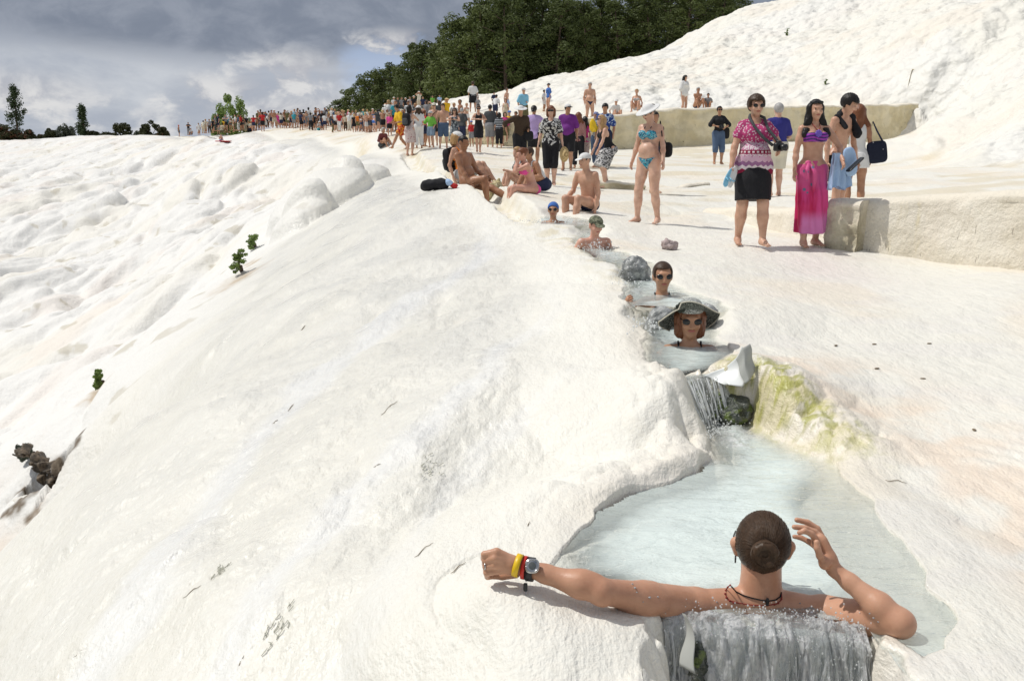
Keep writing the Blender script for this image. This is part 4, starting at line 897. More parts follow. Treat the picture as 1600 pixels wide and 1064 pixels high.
def garment(name, J, G, g, h, parent):
    k = g['k']; m = cloth(g['c']) if isinstance(g['c'], str) else g['c']; lo = g.get('loose', .012); U, S, U0 = J['U'], J['S'], J['U0']; off = max(lo, h*.55)
    pel = J['pel']; clips = []; pr = []; kk = .03; cuts = []
    if k in ('top', 'tank'):
        pr = list(G['torso']); sl = g.get('sl', .55 if k == 'top' else 0)
        for sd in 'LR':
            if sl > 0:
                sh, el, wr = J['sh'+sd], J['el'+sd], J['wr'+sd]
                if sl <= 1:
                    e = sh+(el-sh)*sl; pr.append(C(sh-U*.012, e, .040, .045+lo*.5))
                else: pr += G['up'+sd]; e = el+(wr-el)*(sl-1); pr.append(C(el, e, .040, .034))
        Rt = np.stack([S, J['N'], U], 1); ve = g.get('vee', 0)
        cuts = [E(J['nec']+U*.035+J['N']*.05, (.070, .075, .075+ve*.10), Rt), E(J['nec']+U*.05, (.068, .08, .055), Rt)] if k == 'top' else [E(J['nec']+U*.02+J['N']*.06, (.088, .085, .13), Rt), E(J['nec']+U*.03-J['N']*.05, (.088, .08, .11), Rt)]
        if g.get('neck', 0) > .1: clips = [(J['nec']-U*g['neck'], unit(U+J['N']*.2))]
        clips.append((pel+U0*g.get('hem', -.06), -U0))
        if k == 'tank': 
            for s_, sd in ((1, 'L'), (-1, 'R')): clips.append((J['che']+S*s_*.120+U*.0, unit(S*s_*1.0+U*.12)))
    elif k in ('pants', 'shorts'):
        L = g.get('len', 1.0 if k == 'pants' else .6); pr = [G['torso'][0], G['torso'][1]]+G['torso'][7:9]
        for sd in 'LR':
            hi, kn, an = J['hi'+sd], J['kn'+sd], J['an'+sd]
            if L <= 1: e = hi+(kn-hi)*L; d = unit(kn-hi); pr.append(C(hi, e, .092, .078+lo*.5-.012*L)); clips.append(('leg', sd, e, d))
            else: e = kn+(an-kn)*(L-1); d = unit(an-kn); pr.append(C(hi, kn, .092, .066)); pr.append(C(kn, e, .062, .052+lo*.5)); clips.append(('leg', sd, e, d))
        clips.append((pel+U0*g.get('wst', .09), U0))
    elif k == 'briefs':
        pr = [G['torso'][0], G['torso'][1]]+G['torso'][7:9]+[C(J['hiL'], J['hiL']+(J['knL']-J['hiL'])*.2, .09, .088), C(J['hiR'], J['hiR']+(J['knR']-J['hiR'])*.2, .09, .088)]; off = max(.005, h*.4)
        clips = [(pel+U0*g.get('wst', .04), U0)]
        for s_, sd in ((1, 'L'), (-1, 'R')): d = unit(J['kn'+sd]-J['hi'+sd]); cu = g.get('cut', .05); clips.append((J['hi'+sd]+d*cu, unit(d+S*s_*1.1)))
    elif k == 'bra':
        off = max(.006, h*.45); c = J['che']
        if g['c'] == 'bandeau':
            pr = G['torso'][2:5]+G['torso'][-2:]; clips = [(c+U*.040, unit(U-.1*J['N'])), (c-U*.055, -U)]
            for s_ in (1, -1): clips.append((J['che']+S*s_*.15, S*s_))
        else:   # cups and a narrow band
            pr = G['torso'][2:5]+G['torso'][-2:]
            def cups(x, y, z):
                q = np.minimum(*[np.sqrt(sum((a-v)**2 for a, v in zip((x, y, z), p[1]-U*.012)))-.074 for p in G['torso'][-2:]])
                u = (x-c[0])*U[0]+(y-c[1])*U[1]+(z-c[2])*U[2]; return np.minimum(q, np.abs(u+.040)-max(.010, h*.7))
            clips = [cups]
            for s_ in (1, -1): clips.append((J['che']+S*s_*.15, S*s_))
    elif k in ('skirt', 'dress', 'sarong'):
        hem = g['hem']; w0 = g.get('w0', .118); w1 = g.get('w1', .19); top = pel+U0*g.get('wst', .10); kc = (J['knL']+J['knR'])/2; ac = (J['anL']+J['anR'])/2
        dwn = unit(kc-pel); bot = top+dwn*hem
        if hem > .62: d2 = unit(ac-kc); bot = kc+d2*(hem-.55)
        pr = [C(top, (top+bot)/2, w0, (w0+w1)/2*1.05+.012, J['N0'], .80), C((top+bot)/2, bot, (w0+w1)/2*1.05+.012, w1, J['N0'], .80)]+G['torso'][7:9]
        for sd in 'LR': pr.append(C(J['hi'+sd], J['hi'+sd]+(J['kn'+sd]-J['hi'+sd])*min(.9, hem/.5), .09, .075))
        clips = [(top+U0*.0, U0), (bot, unit(bot-kc) if hem > .62 else dwn)]; off = max(.008, h*.4)
        if k == 'sarong': pr += G['thL']+G['thR']+[C(J['kn'+sd], J['kn'+sd]*.5+J['an'+sd]*.5, .07, .075) for sd in 'LR']
        if k == 'dress': Rt = np.stack([S, J['N'], U], 1); pr += G['torso']; clips = clips[1:]+([(J['che']+S*s_*.125, unit(S*s_+U*.12)) for s_ in (1, -1)] if not g.get('sl') else []); cuts = [E(J['nec']+U*.02+J['N']*.06, (.088, .085, .13), Rt), E(J['nec']+U*.03-J['N']*.05, (.088, .08, .10), Rt)]
        if k == 'dress' and g.get('sl'):
            for sd in 'LR': pr.append(C(J['sh'+sd], J['sh'+sd]+(J['el'+sd]-J['sh'+sd])*g['sl'], .052, .052))
        c0 = pel
        def wf_(x, y, z): a = np.arctan2(y-c0[1], x-c0[0]); return g.get('fold', .006)*np.sin(a*g.get('nf', 11)+z*5)*np.clip((pel[2]+.05-z)/.4, 0, 1)
    isl = lambda c: not callable(c) and isinstance(c[0], str)
    leg = [c for c in clips if isl(c)]; clips = [c for c in clips if not isl(c)]
    def legclip(sd, e, d):
        s_ = 1 if sd == 'L' else -1; hi = J['hi'+sd]
        def f(x, y, z):   # only on this leg's side of the body
            side = (x-pel[0])*S[0]*s_+(y-pel[1])*S[1]*s_+(z-pel[2])*S[2]*s_
            v = (x-e[0])*d[0]+(y-e[1])*d[1]+(z-e[2])*d[2]; return np.where(side > -.0, v, -1.0)
        return f
    clips += [legclip(*c[1:]) for c in leg]
    if g.get('warp'): W_ = g['warp']
    else: W_ = wf_ if k in ('skirt', 'dress', 'sarong') else None
    o = sdf_mesh(name, pr, h, m, parent, k=kk, off=off, clips=clips, warp=W_, cut=cuts)
    if g.get('label'): o['label'] = g['label']
    return o
def headwear(J, spec, h, parent, fem, det):
    HR, c = J['HR'], J['hed']; P = lambda v: c+HR@A3(v); D = lambda v: HR@A3(v); hs = .96 if fem else 1.0
    fwd, up, sd_ = D([0, -1, 0]), D([0, 0, 1]), D([1, 0, 0])
    hair = spec.get('hair')
    if hair:
        st, col = hair; o_ = .013 if st != 'curly' else .028; hh = min(h, .009)
        pr = [E(P([0, .014, .028]), A3([.076, .093, .088])*hs, HR)]
        fz = spec.get('fringe', .062)
        def face(x, y, z):
            f = (x-c[0])*fwd[0]+(y-c[1])*fwd[1]+(z-c[2])*fwd[2]; u = (x-c[0])*up[0]+(y-c[1])*up[1]+(z-c[2])*up[2]
            return -np.maximum(.028+np.abs(u)*.12-f if False else .030-f, u-fz)
        def low(x, y, z):
            f = (x-c[0])*fwd[0]+(y-c[1])*fwd[1]+(z-c[2])*fwd[2]; u = (x-c[0])*up[0]+(y-c[1])*up[1]+(z-c[2])*up[2]
            return np.where(f > -.02, -.012-u, -.062-u)
        cl = [face]
        if st in ('short', 'bun', 'pony', 'curly', 'buzz'): cl.append(low)
        if st == 'buzz': o_ = .004
        pr2 = []
        if st in ('bob', 'long', 'loose'):
            L = {'bob': .11, 'long': .36, 'loose': .44}[st]; bk = J['nec']-J['N']*.07
            pr2.append(C(P([0, .05, .0]), P([0, .055, -.08]), .075, .065)); 
            for s_ in (1, -1): pr2.append(C(P([s_*.065, .02, .02]), P([s_*.068, .025, -.05-L*.35]), .028, .024))
            if L > .2:
                pr2.append(C(P([0, .055, -.08]), bk-J['U']*(L-.2), .065, .05, J['N'], .55))
                for s_ in (1, -1): pr2.append(C(P([s_*.070, .025, -.09]), J['che']+J['S']*s_*.135+J['U']*(.36-L+.11)-J['N']*(.0 if st == 'loose' else .05)+J['N']*(.07 if st == 'loose' else 0), .034, .026))
            cl = [lambda x, y, z: np.where((z-c[2])*up[2]+(x-c[0])*up[0]+(y-c[1])*up[1] > -.2, face(x, y, z)+0*z, -1.0)]
        if st == 'bun': pr2.append(E(P(spec.get('bunp', (0, .10, .045))), (.036, .036, .036)))
        if st == 'pony': pr2.append(C(P([0, .10, .02]), P([0, .125, -.05]), .028, .03)); pr2.append(C(P([0, .125, -.05]), J['nec']-J['N']*.11-J['U']*.08, .03, .014))
        V, F = nets(build_field(pr+pr2, hh, off=o_ if not pr2 else .012, k=.03, clips=cl, warp=(lambda x, y, z: .004*np.sin(x*160+np.sin(z*60)*2)*np.sin(y*150+z*40)) if st in ('curly', 'loose', 'long', 'bob') else None))
        mesh_from('hair', V, F, cloth(col), True, parent)
    hat = spec.get('hat')
    if hat:
        st, col = hat; hh = min(h, .008); m = cloth(col)
        dome = [E(P([0, .010, .045]), A3([.084, .100, .075]), HR)]
        if st == 'cap':
            sdf_mesh('cap', dome, hh, m, parent, off=.006, k=.02, clips=[(P([0, 0, .035]), D([0, -.12, -1]))]); 
            sdf_mesh('visor', [E(P([0, -.115, .040]), (.066, .060, .009), HR@np.array(Matrix.Rotation(math.radians(14), 3, 'X')))], hh*.7, cloth(spec.get('visor', col)), parent, k=.01, off=max(0, hh*.5-.003))
        elif st in ('sunhat', 'bucket'):
            r = .185 if st == 'sunhat' else .14; Rb = HR@np.array(Matrix.Rotation(math.radians(4), 3, 'X'))
            sdf_mesh('hat', dome+[E(P([0, .005, .045 if st == 'sunhat' else .03]), (r*.94, r, .012), Rb)], hh, m, parent, off=.006, k=.03, clips=[(P([0, 0, .022]), D([0, 0, -1]))])
        elif st == 'swim': sdf_mesh('swim_cap', [E(P([0, .012, .03]), A3([.078, .095, .088]), HR)], hh, m, parent, off=.008, k=.02, clips=[(P([0, -.03, .035]), D([0, -.75, -1]))])
        elif st == 'scarf': sdf_mesh('headscarf', [E(P([0, .015, .025]), A3([.08, .098, .092]), HR), C(P([0, .07, -.03]), P([0, .10, -.12]), .04, .02)], hh, m, parent, off=.006, k=.03, clips=[(P([0, -.02, .02]), D([0, -1, -.6]))])
    if spec.get('gl'):
        up_ = .03 if spec['gl'] == 'up' else 0; z0 = .010 if not up_ else .085; y0 = -.082 if not up_ else -.060; rr = .0305 if spec['gl'] == 'big' else .026
        pr = [E(P([s_*.033, y0-.006, z0]), (rr*1.06, .009, rr*.74), HR) for s_ in (1, -1)]+[C(P([-.02, y0-.008, z0+.008]), P([.02, y0-.008, z0+.008]), .0055)]
        pr += [C(P([s_*.058, y0+.006, z0+.008]), P([s_*.079, .0, z0+.008]), .0042) for s_ in (1, -1)]
        sdf_mesh('sunglasses', pr, .0042 if det else .007, M_lens, parent, k=.004, off=0 if det else .002)
    if det:
        if spec.get('gl') in (None, 'up'):
            for s_ in (1, -1):
                e = mesh_from('eye', *ell(P([s_*.031, -.079, .010]), (.013, .008, .0065), HR), M_dark, True, parent)
        for s_ in (1, -1): mesh_from('eyebrow', *tube([P([s_*.016, -.089, .030]), P([s_*.034, -.087, .034]), P([s_*.052, -.074, .029])], [.002, .0035, .002], 5), cloth(hair[1]) if hair else M_dark, True, parent)
        mesh_from('lips', *ell(P([0, -.083, -.053]), (.023, .0085, .0085), HR), M_lip, True, parent)
def ell(c, rad, R=None, nu=12, nv=8):
    R = np.eye(3) if R is None else A3(R); th = np.linspace(0, np.pi, nv+1); ph = np.arange(nu)*2*np.pi/nu
    V = np.stack([np.outer(np.sin(th), np.cos(ph)), np.outer(np.sin(th), np.sin(ph)), np.outer(np.cos(th), np.ones(nu))], -1).reshape(-1, 3)*A3(rad)
    V = V@R.T+A3(c); i = np.arange(nv)[:, None]*nu; j = np.arange(nu)[None]; F = np.stack([i+j, i+nu+j, i+nu+(j+1) % nu, i+(j+1) % nu], -1).reshape(-1, 4); return V, F
PEOPLE = {}
def person(key, at, label, yaw=0, J=None, s=1.0, fem=False, b=1.0, bust=1.0, sk='light', wear=(), h=.012, det=False, group=None, hands=True, cat='person', skip=(), **hw):
    """at = world position of the local origin (ground point under the pelvis when standing)"""
    J = J or pose(fem=fem); G = body(J, fem, b, bust); e = bpy.data.objects.new('person', None); COL.objects.link(e)
    e.location = at; e.rotation_euler[2] = math.radians(yaw); e.scale = (s, s, s)
    pr = [p for g in ALLG if g not in skip and (g != 'face' or h < .02) and (g != 'ear' or h < .02) for p in G[g]]
    V, F = nets(build_field(pr, h, k=.028)); parts = [(V, F)]
    if hands and h < .021:
        for sd in 'LR':
            if 'ha'+sd not in skip: parts += fingers(J, sd, hw.get('curl', .5))
            if 'ft'+sd not in skip: parts += toes(J, sd)
    V, F = join(parts); mesh_from('body', V, fix_tris(F) if len(parts) > 1 else F, skin(sk), True, e)
    for g in wear: garment(g.get('name', {'top': 'shirt', 'tank': 'tank_top', 'pants': 'trousers', 'shorts': 'shorts', 'briefs': 'swim_briefs', 'bra': 'bikini_top', 'skirt': 'skirt', 'dress': 'dress', 'sarong': 'sarong'}[g['k']]), J, G, g, h, e)
    headwear(J, hw, h, e, fem, det)
    tag(e, label, cat, group); PEOPLE[key] = (e, J, G, s); return e, J
def loc2w(key, v):
    e = PEOPLE[key][0]; a = e.rotation_euler[2]; s = PEOPLE[key][3]; v = A3(v)*s; return A3(e.location)+A3([v[0]*math.cos(a)-v[1]*math.sin(a), v[0]*math.sin(a)+v[1]*math.cos(a), v[2]])
def stand_at(px, py, top, H=None):
    """ground point seen at px,py and the scale that makes the figure reach the pixel row top"""
    t_ = ground_at_pix(px, py); p = W(px, py, t_); s = (py-top)*t_/FPX/1.7*1.0
    return p, s, t_
# ------------------------------------------------------------ carried things
def sq(c, rad, R=None, e=.35, nu=20, nv=12):
    R = np.eye(3) if R is None else A3(R); f = lambda v: np.sign(v)*np.abs(v)**e
    V, F = ell((0, 0, 0), (1, 1, 1), None, nu, nv); th = np.linspace(0, np.pi, nv+1); ph = np.arange(nu)*2*np.pi/nu
    V = np.stack([np.outer(f(np.sin(th)), f(np.cos(ph))), np.outer(f(np.sin(th)), f(np.sin(ph))), np.outer(f(np.cos(th)), np.ones(nu))], -1).reshape(-1, 3)
    return (V*A3(rad))@R.T+A3(c), F
def rz(a): return np.array(Matrix.Rotation(math.radians(a), 3, 'Z'))
def rot(a, ax): return np.array(Matrix.Rotation(math.radians(a), 3, ax))
def held(name, label, cat, at, yaw=0, s=1.0, group=None):
    e = bpy.data.objects.new(name, None); COL.objects.link(e); e.location = at; e.rotation_euler[2] = math.radians(yaw); e.scale = (s, s, s); return tag(e, label, cat, group)
def part(name, vf, mat, e): return mesh_from(name, vf[0], fix_tris(vf[1]), mat, True, e)
def camera_obj(label, at, yaw, s, strap=None, big=True):
    e = held('camera', label, 'camera', at, yaw, s); k = 1 if big else .6
    part('camera_body', join([sq((0, 0, 0), (.072*k, .03*k, .048*k), e=.35), sq((0, 0, .05*k), (.028*k, .028*k, .022*k), e=.5)]), M_plblk, e)
    if big: part('lens', join([tube([(0, -.02, -.005), (0, -.06, -.005), (0, -.10, -.006)], [.034, .035, .038], 16)]), M_plblk, e)
    if strap is not None: part('strap', tube(strap, .011, 6), cloth('dgrey'), e)
    return e
def backpack(label, key, col='black'):
    pe, J, G, s = PEOPLE[key]; c = J['che']-J['N']*.19-J['U']*.06; e = held('backpack', label, 'backpack', tuple(pe.location), 0, s); e.rotation_euler = pe.rotation_euler
    R = np.stack([J['S'], -J['N'], J['U']], 1)
    part('bag_body', sq(c, (.15, .085, .22), R, .55), cloth(col), e); part('front_pocket', sq(c-J['N']*.08-J['U']*.06, (.11, .04, .11), R, .5), cloth('dgrey'), e)
    for s_ in (1, -1): part('shoulder_strap', tube([c+J['S']*s_*.09+J['U']*.2, J['sh'+('L' if s_ > 0 else 'R')]*.55+J['nec']*.45+J['U']*.03, J['che']+J['N']*.12+J['S']*s_*.11, c+J['S']*s_*.12-J['U']*.12+J['N']*.05], .014, 6), cloth(col), e)
    return e
def cloth_drape(name, label, cat, at, yaw, s, w_, L, thick, colr, folds=5, extra=None):
    e = held(name, label, cat, at, yaw, s); nu, nv = 30, 16; V = []
    for sd in (1, -1):
        for i in range(nv+1):
            q = i/nv
            for j in range(nu+1):
                p = j/nu-.5; V.append([p*w_*(.75+.35*q), sd*thick*(.4+.6*q)+.018*math.sin(p*folds*6.28+q*2)*(.3+q), -L*q*(1+.06*math.sin(p*9))])
    V = np.array(V); F = grid_faces(nv+1, nu+1); n = (nv+1)*(nu+1); F2 = F[:, ::-1]+n; ed = []
    for j in range(nu): ed += [(j, j+1, n+j+1, n+j), (nv*(nu+1)+j+1, nv*(nu+1)+j, n+nv*(nu+1)+j, n+nv*(nu+1)+j+1)]
    for i in range(nv): a = i*(nu+1); ed += [(a+nu+1, a, n+a, n+a+nu+1), (a+nu, a+nu+nu+1, n+a+nu+nu+1, n+a+nu)]
    mesh_from('fabric', V, np.vstack([F, F2, np.array(ed)]), cloth(colr), True, e); return e

# ------------------------------------------------------------ the people in the middle distance
def P_(key, px, py, top, label, s=None, **kw):
    p, s0, t_ = stand_at(px, py, top); s = s or s0; kw.setdefault('h', float(np.clip(t_/995/s*1.0, .008, .040)))
    kw.setdefault('det', t_ < 16); return person(key, p, label, s=s, **kw)
def sit_at(key, px, py, t_, label, J, yaw, s, **kw):
    w_ = W(px, py, t_); a = math.radians(yaw); v = J['pel']*s; at = w_-A3([v[0]*math.cos(a)-v[1]*math.sin(a), v[0]*math.sin(a)+v[1]*math.cos(a), v[2]])
    kw.setdefault('h', float(np.clip(t_/995/s*1.0, .006, .03))); kw.setdefault('det', t_ < 16); return person(key, at, label, yaw=yaw, J=J, s=s, **kw)
T = lambda c, **k: dict(k='top', c=c, **k)
PT = lambda c, **k: dict(k='pants', c=c, **k)
SH = lambda c, **k: dict(k='shorts', c=c, **k)
BR = lambda c, **k: dict(k='briefs', c=c, **k)

P_('bikini', 1012, 350, 168, 'woman in turquoise patterned bikini and white sun hat standing looking down', fem=True, b=1.14, bust=1.15, sk='fair', yaw=-38, hat=('sunhat', 'white'), gl='n', hair=('bun', 'hbrown'),
   J=pose(fem=True, pel=(0, .0, .93), anL=(.14, .04, .08), anR=(-.16, -.03, .08), pitch=-2, head=(-22, 24, 0), wrL=(.27, -.06, .86), wrR=(-.27, -.05, .84), fy=(15, -15)),
   wear=[dict(k='bra', c='swirl'), BR('swirl', cut=.02, wst=.03)])
e, J, G, s = PEOPLE['bikini']; b_ = held('shoulder_bag', 'small black shoulder bag hanging behind the woman in the turquoise bikini', 'bag', loc2w('bikini', (.12, .26, 1.06)), -38, s)
part('bag_body', sq((0, 0, 0), (.10, .05, .11), None, .6), cloth('black'), b_); part('strap', tube([(0, 0, .09), (-.03, -.13, .26), (.02, -.22, .40), (.10, -.30, .20), (0, -.10, .05)], .009, 6), cloth('black'), b_)
part('bikini_neck_tie', tube([J['che']+J['N']*.12+J['S']*.06, J['che']+J['N']*.09+J['S']*.05+J['U']*.08, J['nec']-J['N']*.02+J['S']*.05, J['nec']-J['N']*.055], .006, 5), cloth('navy'), e)
part('bikini_neck_tie', tube([J['che']+J['N']*.12-J['S']*.06, J['che']+J['N']*.09-J['S']*.05+J['U']*.08, J['nec']-J['N']*.02-J['S']*.05, J['nec']-J['N']*.055], .006, 5), cloth('navy'), e)

P_('camw', 1171, 385, 157, 'short haired woman in pink and wine folk print blouse with black skirt', fem=True, b=1.30, bust=1.25, sk='light', yaw=3, h=.009, hair=('curly', 'hbrown'), fringe=.062, gl='big',
   J=pose(fem=True, pel=(.0, 0, .93), anL=(.10, -.17, .08), anR=(-.115, .10, .085), wrL=(.225, -.20, 1.10), wrR=(-.29, -.10, .87), hL=(.6, .8, -.2), hR=(-.8, .6, 0), fy=(6, -10), head=(2, 4, 0)),
   wear=[T('folk', sl=.42, hem=-.17, loose=.016, neck=.05, vee=.5, warp=lambda x, y, z: -.03*np.clip((1.02-z)/.25, 0, 1)*1.0-.004*np.sin(np.arctan2(y, x)*9+z*6)*np.clip((1.1-z)/.2, 0, 1)),
         dict(k='skirt', c='black', hem=.44, w0=.155, w1=.195, fold=.002, wst=.04)])
s = PEOPLE['camw'][3]; J = PEOPLE['camw'][1]
c_ = loc2w('camw', (.20, -.27, 1.135)); cam_o = camera_obj('black camera with long lens hanging from the neck of the folk print woman', c_, 40, s)
def rel(pts, o, key, yaw):
    out = []
    for q in pts: w_ = loc2w(key, q)-A3(o); a = math.radians(-yaw); out.append(A3([w_[0]*math.cos(a)-w_[1]*math.sin(a), w_[0]*math.sin(a)+w_[1]*math.cos(a), w_[2]])/PEOPLE[key][3])
    return out
part('strap', tube(rel([(.14, -.25, 1.15), (.04, -.20, 1.24), (-.05, -.155, 1.36), (-.085, -.06, 1.46), (-.05, .05, 1.49), (.05, .05, 1.49), (.085, -.06, 1.46), (.10, -.16, 1.34), (.20, -.22, 1.20), (.25, -.26, 1.15)], c_, 'camw', 40), .017, 8), cloth('dgrey'), cam_o)
f_ = held('flip_flop_pair', 'pale blue and white sandals carried in the hand of the folk print woman', 'sandals', loc2w('camw', (-.30, -.16, .80)), 20, s)
for i, q in enumerate((-.02, .025)):
    R = rot(35, 'Y')@rot(80, 'X')@rz(10*i); part('sole', sq((q, 0, 0), (.045, .13, .010), R, .8), cloth('lblue' if i == 0 else 'white'), f_)
    part('toe_strap', tube([R@A3([-.04, -.03, .01])+A3([q, 0, 0]), R@A3([0, -.06, .045])+A3([q, 0, 0]), R@A3([.04, -.03, .01])+A3([q, 0, 0])], .007, 6), cloth('lblue'), f_)

P_('sarong', 1262, 386, 163, 'long haired young woman in purple bandeau top and long pink sarong', fem=True, b=1.0, bust=1.1, sk='light', yaw=4, h=.009, hair=('loose', 'hblack'), fringe=.07, gl='up',
   J=pose(fem=True, pel=(.0, 0, .93), anL=(.105, .05, .08), anR=(-.095, -.10, .08), wrL=(.27, -.22, 1.02), wrR=(-.235, -.05, .84), hL=(.9, .6, -.3), hR=(-.6, .8, 0), fy=(14, -8), head=(0, 3, 0)),
   wear=[dict(k='bra', c='bandeau'), dict(k='sarong', c='sarong', hem=.86, w0=.100, w1=.175, fold=.014, nf=9, wst=.08)])
e, J, G, s = PEOPLE['sarong']
part('sarong_knot', join([sq((-.10, -.135, .985), (.035, .028, .03), None, .9), tube([(-.10, -.15, .98), (-.13, -.19, .90), (-.12, -.20, .80)], [.02, .028, .012], 8), tube([(-.09, -.15, .97), (-.03, -.185, .88), (-.045, -.20, .66)], [.02, .034, .012], 8)]), cloth('sarong'), e)
fl = [sq(J['che']+J['N']*.145+J['U']*.04+A3([math.cos(a)*.026*r, 0, math.sin(a)*.026*r]), (.018, .014, .016), rot(a*57, 'Y'), .9, 10, 6) for r in (1, .5) for a in np.arange(0, 6.2, .78)]
part('flower_brooch', join(fl), simple_mat('violet_petals', (.16, .09, .50), .5), e)
for s_ in (1, -1): part('halter_cord', tube([J['che']+J['N']*.14+J['U']*.06, J['che']+J['N']*.10+J['U']*.11+J['S']*s_*.03, J['nec']+J['S']*s_*.05], .005, 5), cloth('rope'), e)
tw = cloth_drape('towel', 'sky blue towel draped over the forearm of the woman in the pink sarong', 'towel', loc2w('sarong', (.27, -.15, 1.10)), 20, s, .26, .40, .045, 'sky', 3)
part('fold', join([sq((.10, -.05, -.10), (.09, .03, .17), rot(-14, 'Y'), .7)]), cloth('sky'), tw)
fo_ = held('folder', 'thin black flat case held at the waist of the woman in the pink sarong', 'case', loc2w('sarong', (.40, -.27, .97)), 10, s)
part('case_body', sq((0, 0, 0), (.12, .05, .010), rot(-42, 'Y'), .3), M_plblk, fo_)
sc_ = held('red_cloth', 'dark red cloth hanging under the blue towel beside the pink sarong', 'cloth', loc2w('sarong', (.35, -.10, .78)), 10, s)
part('fabric', sq((0, 0, 0), (.075, .02, .10), rot(35, 'Y'), .7), cloth('red'), sc_)

p = W(1303, 354, 13.6); p[2] = ground(p[0], p[1])
person('youth', p, 'shirtless youth with black sweater over his shoulders looking down sideways', s=1.03, b=.88, sk='light', yaw=32, h=.012, det=True, hair=('curly', 'hblack'), fringe=.05,
   J=pose(anL=(.12, .08, .08), anR=(-.1, -.08, .08), wrL=(.24, -.10, .84), wrR=(-.25, -.03, .85), head=(26, 26, 0), pitch=3, slouch=6), wear=[SH('black', len=.72, loose=.02, wst=.0)])
e, J, G, s = PEOPLE['youth']; sw_ = held('black_sweater', 'black sweater slung around the neck of the shirtless youth', 'sweater', tuple(e.location), 32, s)
V, F = nets(build_field([C(J['shR']+J['U']*.035+J['S']*.03, J['nec']-J['N']*.05, .035, .05), C(J['nec']-J['N']*.05, J['shL']+J['U']*.04-J['S']*.03, .05, .04), C(J['shL']+J['U']*.04-J['S']*.04, J['che']+J['N']*.13+J['S']*.16-J['U']*.06, .045, .055), C(J['shR']+J['U']*.03+J['S']*.05, J['che']+J['N']*.13-J['S']*.09+J['U']*.02, .04, .03)], .012, k=.03, warp=lambda x, y, z: .006*np.sin(x*60+z*40)))
mesh_from('knit', V, F, cloth('black'), True, sw_)
p = W(1331, 352, 15.2); p[2] = ground(p[0], p[1])
person('whiteskirt', p, 'woman seen from behind in white tank top and short white skirt', s=.97, fem=True, b=.98, sk='tan', yaw=172, h=.014, hair=('long', 'hauburn'), J=pose(fem=True, anL=(.10, .02, .08), anR=(-.10, .08, .08), wrL=(.25, -.1, .88)),
   wear=[dict(k='tank', c='white', hem=-.02), dict(k='skirt', c='white', hem=.235, w0=.125, w1=.20, fold=.012, nf=13, wst=.05)])
tb = held('tote_bag', 'navy tote bag with white bird prints on the shoulder of the white skirted woman', 'bag', loc2w('whiteskirt', (-.30, .02, 1.0)), 168, .97)
part('bag_body', sq((0, 0, -.02), (.15, .06, .17), rot(8, 'Y'), .45), cloth('tote'), tb)
for q in (-.03, .03): part('handle', tube([(-.08, q, .13), (.02, q, .30), (.09, q, .44), (.12, q, .30), (.09, q, .13)], .010, 6), cloth('navy'), tb)

P_('polo', 1210, 308, 166, 'man seen from behind in royal blue polo shirt and beige shorts', b=1.22, sk='fair', yaw=188, hair=('short', 'hgrey'), J=pose(anL=(.1, .03, .08), anR=(-.1, -.05, .08), wrL=(.16, -.26, 1.12), wrR=(-.16, -.26, 1.12)), wear=[T('royal', sl=.7, hem=-.03, loose=.02), SH('cream', len=.9, loose=.03)])
P_('blackshirt', 1121, 258, 169, 'woman in black top and rolled jeans standing before the ochre wall', fem=True, b=.98, sk='tan', yaw=5, hair=('short', 'hblack'), gl='n', J=pose(fem=True, anL=(.11, 0, .08), anR=(-.10, 0, .08), wrL=(.12, -.20, 1.08), wrR=(-.10, -.20, 1.12), hL=(1, .3, -.2), hR=(-1, .3, -.2)), wear=[T('black', sl=1.0, loose=.02, hem=-.02), PT('denim', len=1.3, loose=.02)])
camera_obj('camera held at waist by the woman in black before the ochre wall', loc2w('blackshirt', (.0, -.26, 1.10)), 5, PEOPLE['blackshirt'][3])
hb = held('handbag', 'black handbag hanging at the hip of the woman in black top', 'bag', loc2w('blackshirt', (.22, -.02, .93)), 0, 1.0); part('bag_body', sq((0, 0, 0), (.10, .06, .17), None, .6), cloth('black'), hb)
p = W(1020, 303, 19.1); p[2] = ground(p[0], p[1])
person('dhaired', p, 'dark haired person mostly hidden behind the woman in the turquoise bikini', s=.90, sk='tan', yaw=20, h=.02, hair=('short', 'hblack'), wear=[T('black', sl=.5), SH('navy', len=.7)], J=pose(anL=(.13, .1, .08), anR=(-.09, -.1, .08), wrL=(-.05, -.1, 1.0)))

P_('bwblouse', 860, 291, 174, 'smiling woman in black and white print blouse with black capris', s=.90, fem=True, b=1.12, bust=1.1, sk='fair', yaw=-6, hair=('bob', 'hauburn'), fringe=.05, gl='big', J=pose(fem=True, anL=(.075, 0, .08), anR=(-.06, -.02, .08), wrL=(.27, -.08, .86), wrR=(-.27, -.05, .86)),
   wear=[T('bw', sl=.75, hem=-.07, loose=.02, neck=.05, vee=.5), PT('black', len=1.25, loose=.015)])
ht = held('straw_hat', 'straw hat held in the hand of the black and white blouse woman', 'hat', loc2w('bwblouse', (.30, -.12, .68)), 0, .9)
V, F = nets(build_field([E((0, 0, 0), (.10, .02, .17)), E((.02, -.05, 0), (.06, .06, .10))], .016, k=.03, off=.004)); mesh_from('hat_body', V, F, cloth('strawhat'), True, ht)
P_('purple', 886, 267, 166, 'man in purple polo shirt, black shorts and white and black cap', b=1.15, sk='tan', yaw=-12, hair=('buzz', 'hblack'), hat=('cap', 'white'), visor='black', J=pose(anL=(.10, 0, .08), anR=(-.10, 0, .08), head=(40, 0, 0), wrL=(.26, -.05, .87)), wear=[T('purple', sl=.8, hem=-.10, loose=.025), SH('black', len=1.0, loose=.03)])
